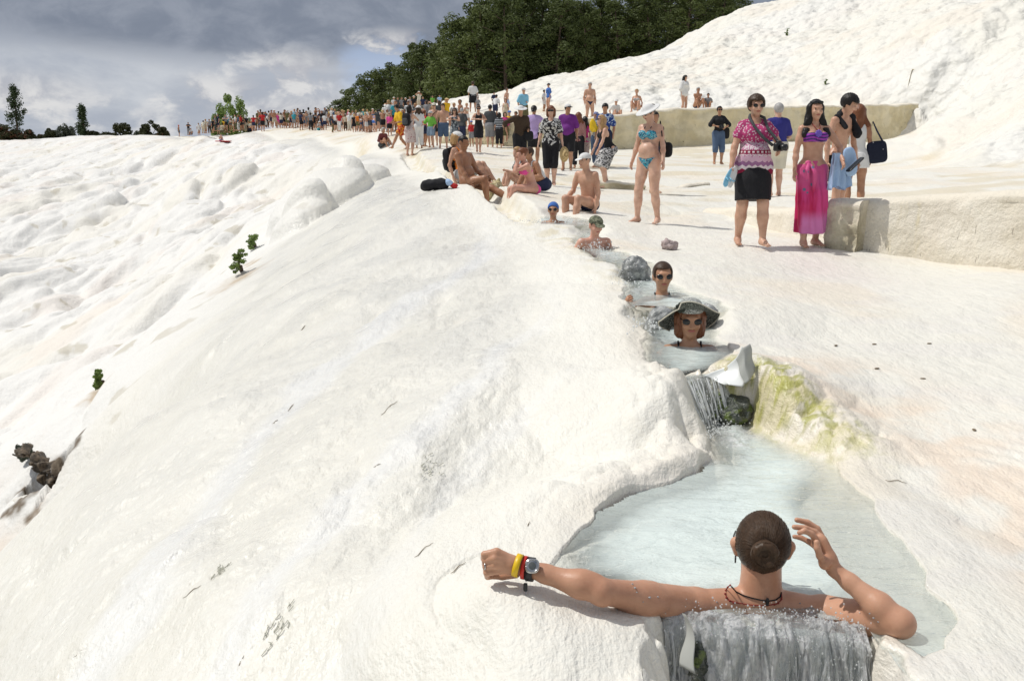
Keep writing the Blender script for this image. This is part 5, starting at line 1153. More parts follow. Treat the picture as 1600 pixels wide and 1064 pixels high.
P_('brown', 812, 268, 168, 'man in dark brown shirt and white hat stretching one arm down', b=1.05, sk='tan', yaw=18, hair=('buzz', 'hgrey'), hat=('sunhat', 'white'), J=pose(anL=(.09, .03, .08), anR=(-.10, 0, .08), pitch=6, head=(-10, 12, 0), wrR=(-.40, -.14, 1.02), hR=(-.6, .3, .6), wrL=(.16, -.22, 1.05)), wear=[T('brown', sl=1.35, hem=-.03, loose=.022), PT('black', len=1.3, loose=.02)])
wb = held('waist_bag', 'black bag slung at the hip of the brown shirted man', 'bag', loc2w('brown', (.20, -.12, .92)), 0, .95); part('bag_body', sq((0, 0, 0), (.13, .07, .13), None, .6), cloth('black'), wb)
P_('lilac', 834, 262, 168, 'woman in lilac cardigan and black shorts turned away behind the brown shirted man', fem=True, b=1.0, sk='tan', yaw=165, hair=('pony', 'hblack'), J=pose(fem=True, wrR=(-.35, -.2, 1.15), hR=(-.6, .5, -.4)), wear=[T('lilac', sl=1.6, hem=-.18, loose=.02), SH('black', len=.8, loose=.015)])
P_('plaid', 903, 264, 178, 'person in red plaid shirt and black trousers seen from behind', s=.92, fem=True, b=.9, sk='light', yaw=170, hair=('long', 'hauburn'), wear=[T('plaid', sl=1.5, hem=-.12), PT('black', len=1.9, loose=.008)])
P_('pinktee', 913, 262, 190, 'girl in hot pink tee shirt with long black hair', s=.84, fem=True, b=.9, sk='light', yaw=200, hair=('long', 'hblack'), wear=[T('magenta', sl=.5, hem=-.12), PT('pink' if False else 'floral', len=1.3, loose=.005)], J=pose(fem=True, wrL=(.12, -.25, 1.1)))
P_('scarf', 931, 263, 175, 'person in blue patterned headscarf, grey top and blue jeans', s=.92, fem=True, b=.95, sk='light', yaw=-40, hat=('scarf', 'scarfblue'), J=pose(fem=True, wrL=(.10, -.20, 1.25), wrR=(-.05, -.28, 1.28), hL=(.8, .4, -.4), anL=(.13, -.1, .08), anR=(-.1, .1, .08), head=(0, 20, 0)), wear=[T('lgrey', sl=1.3, hem=-.15), PT('denim', len=1.8, loose=.01)])
yb = held('plastic_bag', 'bright yellow plastic bag held beside the patterned headscarf', 'bag', loc2w('scarf', (.14, -.38, 1.30)), 0, .92); V, F = nets(build_field([E((0, 0, 0), (.11, .06, .15)), E((.03, 0, -.12), (.12, .06, .10)), E((-.02, 0, .13), (.06, .04, .06))], .02, k=.04, warp=lambda x, y, z: .010*np.sin(x*50+z*33))); mesh_from('bag_body', V, F, simple_mat('yellow_plastic', (.78, .52, .01), .35), True, yb)
P_('hawaii', 944, 264, 165, 'dark haired young man in blue and white floral shirt', b=.95, sk='tan', yaw=-20, hair=('short', 'hblack'), fringe=.03, wear=[T('hawaii', sl=.7, hem=-.15, loose=.025), SH('navy', len=1.0, loose=.03)])
cb = held('plastic_bag', 'translucent pale blue plastic bag hanging low by the headscarf person', 'bag', loc2w('scarf', (.34, -.1, .62)), 0, .92); V, F = nets(build_field([E((0, 0, 0), (.09, .06, .17)), E((0, 0, .18), (.04, .03, .08))], .02, k=.04, warp=lambda x, y, z: .008*np.sin(x*50+z*33))); mesh_from('bag_body', V, F, simple_mat('pale_blue_plastic', (.50, .58, .64), .25), True, cb)
P_('blonde', 946, 295, 181, 'blonde woman bending forward in black tank top and zebra print skirt', s=.93, fem=True, b=.98, sk='fair', yaw=-70, hair=('long', 'hblond'), gl='n', J=pose(fem=True, pel=(0, .10, .88), pitch=26, anL=(.09, -.06, .08), anR=(-.09, .10, .08), wrL=(.14, -.30, .72), wrR=(-.14, -.28, .75), head=(0, -8, 0)),
   wear=[dict(k='tank', c='black', hem=-.03), dict(k='skirt', c='zebra', hem=.50, w0=.125, w1=.185, wst=.06, fold=.007)])

# --- the row before the far wall
P_('yellow', 628, 235, 164, 'man in yellow tee shirt and red print shorts stepping down', b=1.0, sk='tan', yaw=-60, s=.93, hair=('short', 'hblack'), J=pose(pel=(0, 0, .86), pitch=14, anL=(.10, -.46, .05), anR=(-.10, .28, .10), wrL=(.16, -.34, .95), wrR=(-.12, -.36, .98), head=(0, 24, 0)), wear=[T('yellow', sl=.7, hem=-.08, loose=.03), SH('redprint', len=.75, loose=.03)])
P_('packw', 641, 244, 167, 'dark haired woman in floral dress seen from behind carrying a backpack', fem=True, b=1.0, sk='fair', yaw=150, hair=('bob', 'hblack'), J=pose(fem=True, wrL=(.10, -.27, 1.30), wrR=(-.10, -.25, 1.3), hL=(.8, .3, -.6), hR=(-.8, .3, -.6)), wear=[dict(k='dress', c='floral', hem=.58, w1=.19, wst=.1)])
backpack('black backpack on the back of the floral dress woman', 'packw')
P_('whiteout', 655, 233, 167, 'person dressed all in white standing behind the backpack woman', fem=True, b=.95, sk='tan', yaw=195, hat=('bucket', 'white'), hair=('long', 'hbrown'), wear=[T('white', sl=.8, hem=-.15), PT('white', len=1.85, loose=.02)])
P_('redbag', 664, 230, 174, 'small person in red top and navy shorts beside the all white figure', fem=True, sk='tan', yaw=120, hair=('pony', 'hauburn'), wear=[T('red', sl=.3, hem=-.08), SH('navy', len=.7, loose=.03)], J=pose(fem=True, wrL=(.10, -.35, 1.05)))
P_('capstrap', 679, 229, 163, 'shirtless man in beige cap with a dark strap across his chest', sk='light', yaw=-8, hat=('cap', 'cream'), gl='n', hair=('buzz', 'hbrown'), wear=[SH('black', len=.8, loose=.03)])
e, J, G, s = PEOPLE['capstrap']; part('chest_strap', tube([J['shL']+J['U']*.04, J['che']+J['N']*.135, J['wai']-J['S']*.12+J['N']*.08], .012, 6), cloth('black'), e)
P_('greenkid', 674, 232, 177, 'child in lime green tee shirt and grey bucket hat', sk='light', yaw=-25, s=.68, hat=('bucket', 'lgrey'), gl='n', J=pose(wrR=(-.30, -.30, 1.05), wrL=(.2, -.15, .9), pitch=4), wear=[T('green', sl=.8, hem=-.08, loose=.025), SH('ldenim', len=.8, loose=.03)])
P_('jeansman', 693, 233, 164, 'shirtless man in dark denim shorts', b=1.1, sk='light', yaw=5, hair=('short', 'hbrown'), J=pose(anL=(.13, 0, .08), anR=(-.13, .02, .08), head=(-15, 12, 0)), wear=[SH('denim', len=1.05, loose=.03, wst=.06)])
P_('photodress', 711, 238, 171, 'woman in mottled grey blue dress taking a photo', fem=True, b=1.05, sk='light', yaw=-12, hair=('long', 'hbrown'), gl='n', J=pose(fem=True, wrL=(.06, -.27, 1.26), wrR=(-.08, -.27, 1.26), hL=(1, .2, -.4), hR=(-1, .2, -.4)), wear=[dict(k='dress', c='marble', hem=.62, w1=.21, wst=.1, neck=.08)])
camera_obj('small black camera in the hands of the mottled dress woman', loc2w('photodress', (0, -.35, 1.30)), -12, .8, None, False)
P_('darktee', 722, 226, 171, 'stout man in dark tee shirt and dark trousers turned away', b=1.2, sk='light', yaw=165, hair=('short', 'hgrey'), wear=[T('dgrey', sl=.8, hem=-.08, loose=.03), PT('navy', len=1.6, loose=.02)])
P_('redkid', 737, 230, 200, 'small child in red shirt with a blue cap near the black dress woman', s=.5, sk='tan', yaw=-20, hat=('cap', 'blue'), wear=[T('red', sl=.8), SH('grey', len=.8)])
P_('blackdress', 748, 239, 167, 'woman in fitted black dress and sunglasses looking at her hands', fem=True, b=.98, sk='light', yaw=8, hair=('bun', 'hbrown'), gl='big', J=pose(fem=True, wrL=(.07, -.24, 1.20), wrR=(-.07, -.24, 1.20), hL=(1, .2, -.3), hR=(-1, .2, -.3), anL=(.05, .06, .08), anR=(-.07, -.1, .08), head=(0, 16, 0)), wear=[dict(k='dress', c='black', hem=.50, w0=.115, w1=.155, wst=.1, fold=.003)])
P_('greyback', 766, 231, 166, 'stout man in charcoal shirt and dark shorts seen from behind', b=1.35, sk='light', yaw=182, hair=('short', 'hblack'), wear=[T('dgrey', sl=.75, hem=-.08, loose=.03), PT('grey', len=1.15, loose=.035)])
P_('stripes', 780, 232, 178, 'short person in black and grey striped top and black trousers', fem=True, b=1.1, sk='light', yaw=175, s=.84, hair=('bob', 'hblack'), wear=[T('stripe', sl=.75, hem=-.05), PT('black', len=1.7, loose=.02)])
P_('pinktop', 789, 229, 180, 'woman in magenta top in the throng by the wall', fem=True, sk='light', s=.82, yaw=10, hair=('bob', 'hbrown'), wear=[T('magenta', sl=1.0), SH('olive', len=.9)])
P_('bluecapy', 796, 228, 174, 'person in yellow top with bright blue cap in the throng by the wall', fem=True, sk='light', s=.84, yaw=-15, hat=('cap', 'blue'), wear=[T('yellow', sl=.3), SH('beige', len=.9)])
P_('beigetop', 806, 228, 178, 'person in light grey top beside the blue capped one by the wall', sk='tan', s=.82, yaw=-40, hair=('short', 'hbrown'), wear=[T('lgrey', sl=.8), SH('grey', len=.9)])
# --- upper level behind the far wall
P_('whitetee', 739, 176, 142, 'person in white tee shirt and black shorts on the upper terrace', sk='tan', yaw=190, hair=('short', 'hbrown'), s=1.1, J=pose(anL=(.15, 0, .08), anR=(-.13, .1, .08)), wear=[T('white', sl=.8, loose=.03), SH('black', len=.9, loose=.03)])
P_('bluetee', 818, 200, 140, 'man in light blue tee shirt and white cap standing above the wall', sk='light', b=1.1, yaw=25, hat=('cap', 'lgrey'), J=pose(wrL=(.05, -.25, 1.1), anL=(.12, 0, .08)), wear=[T('lblue', sl=.8, loose=.03, hem=-.08), SH('olive', len=1.0, loose=.03)])
P_('boyup', 792, 183, 142, 'shirtless boy in pale blue shorts standing on the upper slope', sk='light', yaw=60, s=.92, hair=('short', 'hbrown'), wear=[SH('sky', len=.8)])
P_('sitwhite', 774, 186, 158, 'person in white shirt leaning forward on the upper slope', sk='tan', yaw=160, s=.80, hair=('short', 'hblack'), J=pose(pitch=25), wear=[T('white', sl=.8), SH('navy', len=.9)])
P_('darkup', 772, 172, 157, 'small dark dressed figure above the white shirted person', sk='tan', yaw=20, s=.62, hair=('short', 'hblack'), wear=[T('navy', sl=.8), SH('black', len=.9)])
P_('redhair', 790, 196, 165, 'red haired woman in beige wrap sitting low on the upper slope', fem=True, sk='light', s=.85, yaw=-10, hair=('bob', 'hauburn'), wear=[dict(k='tank', c='beige'), SH('beige', len=.8)])
P_('childup', 747, 177, 160, 'child in grey shirt crouching beside the white tee shirt', sk='tan', s=.55, hair=('short', 'hblack'), wear=[T('grey', sl=.8), SH('dgrey', len=.9)])
P_('kidwhite', 850, 175, 151, 'child in white top and shorts on the hill foot', sk='tan', s=.70, yaw=60, hair=('short', 'hblack'), wear=[T('white', sl=.8), SH('white', len=.8)])
P_('kidblue', 857, 175, 143, 'woman in blue tunic and dark hat on the hill foot', fem=True, sk='light', s=.90, yaw=-60, hat=('bucket', 'black'), wear=[T('blue', sl=.8, hem=-.2, loose=.03)])
P_('briefs', 921, 195, 142, 'stout shirtless man in dark swim briefs standing above the wall', sk='light', b=1.3, yaw=8, s=1.0, hair=('short', 'hgrey'), J=pose(anL=(.13, 0, .08), anR=(-.13, 0, .08)), wear=[BR('navy')])
def wall_sitter(key, px, py, t_, label, yaw, s, **kw):
    J = pose(fem=kw.get('fem', False), pel=(0, 0, .12), pitch=kw.pop('pitch', 8), anL=(.13, -.42, -.05), anR=(-.13, -.42, -.05), kL=(.1, 0, 1), kR=(-.1, 0, 1), wrL=kw.pop('wrL', (.24, -.08, .12)), wrR=kw.pop('wrR', (-.24, -.06, .14))); return sit_at(key, px, py, t_, label, J, yaw, s, h=.035, **kw)
wall_sitter('wallbik', 995, 168, 43.5, 'woman in light bikini sitting on the crest of the ochre wall', -20, 1.0, fem=True, sk='light', hair=('bun', 'hblond'), wear=[dict(k='bra', c='lgrey'), BR('lgrey')])
wall_sitter('wallhat', 961, 181, 43.5, 'bather with white hat low behind the ochre wall', 20, .9, sk='light', hat=('bucket', 'white'), wear=[T('white', sl=.5)])
P_('whitedress', 1068, 180, 133, 'long haired woman in white tunic standing behind the ochre wall', fem=True, sk='light', yaw=40, s=.98, hair=('long', 'hblack'), wear=[T('white', sl=1.0, hem=-.25, loose=.05)], J=pose(fem=True, head=(10, 15, 0)))
wall_sitter('wallman', 1089, 164, 44.5, 'shirtless grey haired man with folded arms behind the ochre wall', 15, .98, sk='tan', b=1.15, hair=('short', 'hgrey'), wear=[BR('navy')], wrL=(-.05, -.25, .42), wrR=(.05, -.25, .38))
wall_sitter('wallkid', 1106, 166, 44.5, 'child beside the shirtless man behind the ochre wall', -10, .72, sk='tan', hair=('short', 'hblack'), wear=[T('grey', sl=.5)], wrL=(.2, -.1, .3))

# --- seated along the lip of the slope
SE = lambda **k: pose(pel=(0, 0, .10), **k)
sit_at('tanned', 731, 283, 17.0, 'tanned balding man in dark swim briefs sitting with legs stretched', pose(pel=(0, 0, .10), pitch=-24, slouch=16, twist=-8, anL=(.10, -.86, -.22), anR=(-.12, -.45, -.26), kL=(0, -.3, 1), kR=(-.1, -.4, 1), wrL=(.20, -.25, .16), wrR=(-.20, -.16, .08), head=(-4, 8, 0)), 62, 1.0, b=1.15, sk='tan2', hair=('buzz', 'hblack'), wear=[BR('dgrey')])
sit_at('orange', 722, 272, 18.0, 'person in orange vest and white cap sitting behind the tanned man', pose(pel=(0, 0, .10), pitch=-12, anL=(.10, -.62, -.05), anR=(-.12, -.60, -.05), kL=(0, -.2, 1), kR=(0, -.2, 1), wrL=(.24, -.38, .15), head=(10, 10, 0)), 70, .98, fem=True, b=1.0, sk='light', hat=('cap', 'white'), hair=('bob', 'hblond'), wear=[dict(k='tank', c='orange', hem=-.02), SH('lgrey', len=.95, loose=.03)])
backpack('black backpack worn by the person in the orange vest', 'orange')
sit_at('pinkbik', 832, 293, 16.3, 'woman in hot pink bikini sitting with hands to her face', pose(fem=True, pel=(0, 0, .10), pitch=14, slouch=8, anL=(.09, -.50, -.30), anR=(-.10, -.44, -.34), kL=(0, -1, .9), kR=(0, -1, .8), wrL=(.035, -.29, .62), wrR=(-.04, -.29, .62), hL=(.3, .2, -1), hR=(-.3, .2, -1), head=(0, 14, 0)), -72, .86, fem=True, sk='pink', hair=('bun', 'hauburn'), wear=[dict(k='bra', c='pink'), BR('pink', cut=.02)])
sit_at('whitetop', 846, 286, 17.8, 'person in white vest and navy shorts seated behind the pink bikini', pose(pel=(0, 0, .10), pitch=22, slouch=14, anL=(.12, -.50, .0), anR=(-.12, -.50, .0), kL=(0, -.2, 1), kR=(0, -.2, 1), wrL=(.18, -.40, .25)), -60, .90, sk='tan', b=1.1, hair=('short', 'hbrown'), wear=[dict(k='tank', c='white'), SH('navy', len=.8, loose=.03)])
sit_at('bwsit', 818, 285, 18.2, 'woman in black and white dress sitting hidden behind the pink bikini', pose(fem=True, pel=(0, 0, .10), pitch=15, anL=(.10, -.45, -.1), anR=(-.10, -.48, -.1), kL=(0, -.3, 1), kR=(0, -.3, 1), wrL=(.15, -.40, .35)), -75, .84, fem=True, sk='fair', hair=('bun', 'hblond'), wear=[T('bw', sl=.5), BR('lblue')])
sit_at('whitecap', 920, 316, 14.6, 'shirtless man in white cap and navy briefs sitting looking back', pose(pel=(0, 0, .10), pitch=5, slouch=6, anL=(.12, -.52, -.22), anR=(-.14, -.42, -.24), kL=(0, -1, .9), kR=(-.2, -1, .8), wrL=(.21, -.10, .02), wrR=(-.22, -.30, .18), head=(-14, 8, 0)), -42, .92, b=1.06, sk='light', hair=('buzz', 'hblack'), hat=('cap', 'white'), wear=[BR('navy', cut=.06)])
# --- bathing in the small pools
def bather(key, px, py, t_, label, yaw, s, depth=.46, **kw):
    fem = kw.get('fem', False); kwp = kw.pop('pk', {}); J = pose(fem=fem, pel=(0, 0, 0), anL=(.12, -.55, -.02), anR=(-.12, -.55, -.02), kL=(0, 0, 1), kR=(0, 0, 1), **kwp)
    w_ = W(px, py, t_); return person(key, (w_[0], w_[1], w_[2]-depth*s), label, yaw=yaw, J=J, s=s, skip=('thL', 'thR', 'caL', 'caR', 'ftL', 'ftR'), **kw)
bather('bluecap', 864, 350, 13.0, 'woman bather in blue swim cap, sunglasses and blue swimsuit', -8, .86, .45, fem=True, sk='tan', h=.011, det=True, hat=('swim', 'blue'), gl='big', pk=dict(pitch=-4), wear=[dict(k='tank', c='blue', neck=.13, hem=.1)])
bather('camocap', 925, 394, 10.7, 'boy in camouflage cap sitting in the splashing water', 14, .84, .30, sk='pink', h=.010, det=True, hat=('cap', 'camo'), hair=('buzz', 'hbrown'), pk=dict(pitch=10, wrR=(-.22, -.20, .12), wrL=(.2, -.3, .1), head=(6, 14, 0)))
bather('bunwoman', 1034, 465, 7.7, 'woman bather with hair bun and black sunglasses up to her shoulders', 6, .93, .48, fem=True, sk='tan', h=.0075, det=True, hair=('bun', 'hbrown'), bunp=(0, .105, .045), gl='big', fringe=.07, pk=dict(wrR=(-.36, -.22, .46), hR=(-.5, .5, -.6), wrL=(.30, -.15, .28), head=(-4, 2, 0)), wear=[dict(k='bra', c='black')])
e, J, G, s = PEOPLE['bunwoman']
for s_ in (1, -1): part('halter_strap', tube([J['che']+J['N']*.11+J['S']*s_*.07, J['che']+J['N']*.08+J['U']*.09+J['S']*s_*.07, J['nec']+J['S']*s_*.06-J['U']*.0], .006, 5), cloth('black'), e)
bather('hatwoman', 1077, 540, 6.15, 'woman bather in wide black and white straw hat and big sunglasses', -3, .92, .485, fem=True, sk='tan', h=.006, det=True, hair=('bob', 'hauburn'), fringe=.05, gl='big', pk=dict(wrR=(-.30, -.15, .2), wrL=(.30, -.15, .2), head=(0, 3, 0)), wear=[dict(k='bra', c='dots')])
e, J, G, s = PEOPLE['hatwoman']; HR, c = J['HR'], J['hed']
for s_ in (1, -1): part('halter_strap', tube([J['che']+J['N']*.11+J['S']*s_*.07, J['che']+J['N']*.085+J['U']*.09+J['S']*s_*.075, J['nec']+J['S']*s_*.075-J['U']*.01], .007, 5), cloth('dots'), e)
# wide wavy brim, real thickness
nu, nr_ = 72, 14; V = []
for sd in (0, 1):
    for i in range(nr_+1):
        q = i/nr_; 
        for j in range(nu):
            a = j/nu*2*math.pi; r = .080+(.112+.012*math.cos(a-2.4))*q
            x = math.cos(a)*r*1.05; y = math.sin(a)*r*1.05
            z = .060+q*q*(-.105*max(0, math.sin(a))-.030*abs(math.cos(a))**2+.018*max(0, -math.sin(a))+.016*math.sin(3*a+.8)-.035*(math.cos(a) < -.5))-sd*.005
            V.append(c+HR@(rot(-20, 'X')@A3([x, y, z-.05])+A3([0, .01, .055])))
V = np.array(V); i = np.arange(nr_)[:, None]*nu; j = np.arange(nu)[None]; F = np.stack([i+j, i+(j+1) % nu, i+nu+(j+1) % nu, i+nu+j], -1).reshape(-1, 4); n_v = (nr_+1)*nu
ed = np.stack([nr_*nu+j[0], nr_*nu+(j[0]+1) % nu, n_v+nr_*nu+(j[0]+1) % nu, n_v+nr_*nu+j[0]], 1)
hb_ = mesh_from('hat_brim', V, np.vstack([F, F[:, ::-1]+n_v, ed]), cloth('weave'), True, e)
rimp = V[nr_*nu:nr_*nu+nu]; part('brim_edging', tube(np.vstack([rimp, rimp[:2]]), .0042, 6), cloth('cream'), e)
sdf_mesh('hat_crown', [E(c+HR@A3([0, .01, .075]), (.086, .10, .068), HR), E(c+HR@A3([0, .012, .115]), (.06, .07, .028), HR)], .007, cloth('weavetop'), e, k=.03, clips=[(c+HR@A3([0, 0, .06]), HR@A3([0, 0, -1]))])
fl = [sq(c+HR@A3([-.075+math.cos(a)*.022*r, -.065, .10+math.sin(a)*.022*r]), (.016, .012, .014), rot(a*57, 'Y'), .9, 10, 6) for r in (1, .4) for a in np.arange(0, 6.2, .9)]
part('hat_flower', join(fl), simple_mat('dark_fabric_flower', (.02, .03, .02), .6), e)

# ------------------------------------------------------------ far bathers: small shared figures, coloured one by one
def far_variant(J, kind, fem, hat, h=.036):
    G = body(J, fem, 1.05); pr = [p for g in ('torso', 'neck', 'head', 'upL', 'upR', 'foL', 'foR', 'haL', 'haR', 'thL', 'thR', 'caL', 'caR', 'ftL', 'ftR') for p in G[g]]
    up = J['hed']+A3([0, 0, .02]); pr.append(E(up, (.09, .105, .10)))
    if hat: pr.append(E(up+A3([0, -.03, .03]), (.13, .15, .025)))
    if kind in ('tee_shorts', 'tee_trousers', 'dress'):
        pr += [C(J['pel'], J['che'], .16, .155, J['N'], .78)]+[C(J['sh'+s_], (J['sh'+s_]+J['el'+s_])/2, .062, .062) for s_ in 'LR']
    if kind in ('tee_shorts', 'trunks'): pr += [C(J['hi'+s_], J['hi'+s_]*.2+J['kn'+s_]*.8, .105, .09) for s_ in 'LR']
    if kind == 'tee_trousers': pr += [C(J['hi'+s_], J['kn'+s_], .10, .075) for s_ in 'LR']+[C(J['kn'+s_], J['an'+s_], .075, .06) for s_ in 'LR']
    if kind == 'dress': kc = (J['knL']+J['knR'])/2; pr += [C(J['pel'], kc, .16, .20, A3([0, 1, 0]), .8)]
    V, F = nets(build_field(pr, h, k=.03, off=.006)); c = V[F].mean(1); m = np.zeros(len(F), int)
    def near(c, a, b):
        d = b-a; t_ = np.clip(((c-a)@d)/(d@d), 0, 1); return np.linalg.norm(c-(a+t_[:, None]*d), axis=1), t_
    hd = np.linalg.norm(c-up, axis=1) < .17; ax = c-J['pel']; ut = ax@J['U']; dt, tt = near(c, J['pel'], J['nec'])
    da = np.minimum(*[np.minimum(near(c, J['sh'+s_], J['el'+s_])[0], near(c, J['el'+s_], J['wr'+s_])[0]) for s_ in 'LR'])
    dua = np.minimum(*[np.where(near(c, J['sh'+s_], J['el'+s_])[1] < .6, near(c, J['sh'+s_], J['el'+s_])[0], 9) for s_ in 'LR'])
    torso = (dt < .19)&(ut > .02)&~hd; arm = (da < .06)&~(dt < .13)
    if kind in ('tee_shorts', 'tee_trousers', 'dress'): m[torso&~arm] = 1; m[(dua < .085)&~hd] = 1
    if kind == 'bikini': m[torso&~arm&(ut > .27)&(ut < .38)] = 1
    th = np.minimum(*[near(c, J['hi'+s_], J['kn'+s_])[0] for s_ in 'LR']); thT = [near(c, J['hi'+s_], J['kn'+s_]) for s_ in 'LR']
    tq = np.where(thT[0][0] < thT[1][0], thT[0][1], thT[1][1]); shin = np.minimum(*[near(c, J['kn'+s_], J['an'+s_])[0] for s_ in 'LR'])
    pelv = (ut < .06)&(ut > -.16)&(dt < .24)&~arm; lim = {'tee_shorts': .8, 'trunks': .8, 'tee_trousers': 2, 'dress': .98, 'bikini': .12}[kind]
    m[(pelv|((th < .13)&(tq < lim)))&(m != 1)&~arm&~hd&(shin > th*(.8 if lim < 1 else 0))] = 1 if kind == 'dress' else 2
    if kind == 'tee_trousers': m[(shin < .10)&(m != 1)&~arm&(c[:, 2]-J['anL'][2] > .03)] = 2
    m[hd&((c[:, 2] > up[2]+.035)|((c-up)@J['N'] < -.0))] = 3
    me = mesh_from('person', V, F, None, link=False)
    for q in range(4): me.materials.append(skin('light'))
    me.polygons.foreach_set('material_index', m.astype(np.int32)); return me
FJ = [pose(anL=(.12, .05, .08), anR=(-.1, -.05, .08)), pose(wrL=(.07, -.25, 1.25), wrR=(-.07, -.25, 1.25), hL=(1, 0, -.3), hR=(-1, 0, -.3)), pose(anL=(.1, -.25, .08), anR=(-.1, .22, .08), wrL=(.24, .15, .9), wrR=(-.24, -.2, .92)),
      pose(wrL=(.07, -.30, 1.55), wrR=(-.07, -.28, 1.55), hL=(1, 0, -.6), hR=(-1, 0, -.6)), pose(pitch=25, pel=(0, .1, .9)), pose(wrL=(.2, .05, 1.0), hL=(1, .3, 0))]
FSIT = pose(pel=(0, 0, .14), pitch=12, anL=(.15, -.50, .05), anR=(-.15, -.52, .05), kL=(0, 0, 1), kR=(0, 0, 1), wrL=(.2, -.3, .3), wrR=(-.2, -.3, .3))
FV = {}
def fv(kind, pi, fem, hat):
    q = (kind, pi, fem, hat)
    if q not in FV: FV[q] = far_variant(FSIT if pi == 9 else FJ[pi], kind, fem, hat)
    return FV[q]
CN = dict(white='white', black='black', navy='navy', grey='grey', dgrey='dark grey', red='red', orange='orange', yellow='yellow', green='green', blue='blue', lblue='light blue', teal='teal', pink='pink', beige='beige', cream='cream', brown='brown', denim='denim', olive='olive', lgrey='light grey', maroon='maroon', lilac='lilac', sky='sky blue', purple='purple', magenta='magenta', ldenim='pale denim')
KN = {'tee_shorts': '{a} top and {b} shorts', 'tee_trousers': '{a} top and {b} trousers', 'trunks': 'shirtless bather in {b} trunks', 'dress': '{a} dress', 'bikini': '{a} and {b} bikini'}
_used = set(); _cyc = ['standing', 'waiting', 'walking', 'lingering']
def far_person(px, py, hp, kind, a, b, hair, where, yaw=0, pi=0, sk='light', hat=False, fem=False):
    t_ = ground_at_pix(px, py, 20); w_ = W(px, py, t_); s = hp*t_/FPX/(1.7 if pi != 9 else .98); s = min(max(s, .6), 1.35)
    if pi == 9: s = min(s, 1.0)
    o = bpy.data.objects.new('person', fv(kind, pi, fem, hat)); COL.objects.link(o); o.location = w_; o.rotation_euler[2] = math.radians(yaw); o.scale = (s, s, s)
    for i, m in enumerate((skin(sk), cloth(a), cloth(b), cloth(hair))): o.material_slots[i].link = 'OBJECT'; o.material_slots[i].material = m
    hn = {'hblack': 'black hair', 'hbrown': 'brown hair', 'hblond': 'blond hair', 'hgrey': 'grey hair', 'hauburn': 'auburn hair', 'white': 'white hat', 'straw': 'straw hat', 'red': 'red cap', 'lblue': 'blue cap', 'cream': 'cream hat'}[hair]
    d = KN[kind].format(a=CN[a], b=CN[b]); act = {9: 'sitting', 3: 'taking photo', 4: 'bending', 2: 'walking', 1: 'arms raised', 0: 'standing', 5: 'standing'}[pi]
    L = f'{d}, {hn}, {act} {where}'
    if L in _used: L = f'{d}, {hn}, {["in front", "turned sideways", "turned away"][int(abs(yaw)//70) % 3]} {where}'
    n_ = 0
    while L in _used and n_ < 3: n_ += 1; L = f'{d}, {hn}, {["partly hidden", "overlapped", "half covered"][n_-1]} {where}'
    _used.add(L); tag(o, L, 'person', 'bathers crowding the far crest'); return o
rr = random.Random(21)
tops = ['white', 'white', 'white', 'black', 'black', 'dgrey', 'grey', 'navy', 'navy', 'red', 'beige', 'lblue', 'cream', 'pink', 'teal', 'olive', 'denim', 'yellow', 'lgrey']; bots = ['black', 'black', 'navy', 'navy', 'denim', 'beige', 'white', 'dgrey', 'olive']
hairs = ['hblack', 'hbrown', 'hblack', 'hbrown', 'hblond', 'white', 'straw', 'hauburn', 'cream']
kinds = ['tee_shorts', 'tee_trousers', 'tee_trousers', 'tee_shorts', 'dress', 'bikini', 'trunks']
def rnd(px, py, hp, where, **k):
    kind = k.pop('kind', None) or rr.choice(kinds); ha = rr.choice(hairs)
    far_person(px, py, hp, kind, k.pop('a', None) or rr.choice(tops), k.pop('b', None) or rr.choice(bots), ha, where, k.pop('yaw', rr.choice([0, 40, 180, 150, 210, -60, 90])), k.pop('pi', rr.choice([0, 0, 5, 1, 2, 3, 0, 4])), rr.choice(['tan', 'tan', 'tan2', 'light']), ha in ('white', 'straw', 'cream'), kind in ('dress', 'bikini'))
# left tail of the line
for px, py, hp, kind, a, b, ha, yaw, pi in [(280, 214, 18, 'trunks', 'red', 'dgrey', 'red', 90, 0), (295, 212, 20, 'tee_trousers', 'black', 'grey', 'hblack', 30, 1), (299, 211, 11, 'tee_shorts', 'white', 'navy', 'hblack', 0, 9), (311, 212, 19, 'dress', 'white', 'white', 'hblack', 20, 0),
        (318, 209, 21, 'tee_trousers', 'cream', 'beige', 'hbrown', 180, 4), (322, 209, 22, 'tee_shorts', 'beige', 'beige', 'hblond', 150, 1), (328, 209, 22, 'tee_trousers', 'grey', 'brown', 'hbrown', 0, 0), (333, 208, 21, 'dress', 'black', 'black', 'hblack', 60, 5)]:
    far_person(px, py, hp, kind, a, b, ha, 'at the crest\'s left tail', yaw, pi, 'tan', False, kind == 'dress')
far_person(345, 221, 11, 'trunks', 'red', 'blue', 'hbrown', 'on the red towel below the crest', 40, 9)
far_person(342, 210, 19, 'trunks', 'teal', 'teal', 'hbrown', 'above the red towel', 180, 0)
tw2 = held('red_towel', 'small red towel spread on the white slope below the far crest', 'towel', W(349, 221, ground_at_pix(349, 221, 20)-.3), 0, 1); V, F = sq((0, 0, 0), (.62, .4, .04), None, .5); part('fabric', (V, F), cloth('red'), tw2)
px = 337.0
while px < 408:
    rnd(px, 206.5+rr.uniform(-1.5, 2)-(px-337)*.02, 22+rr.uniform(-3, 4), 'by the bright tree', pi=rr.choice([0, 1, 2, 0, 9, 5])); px += rr.uniform(3.2, 5.0)
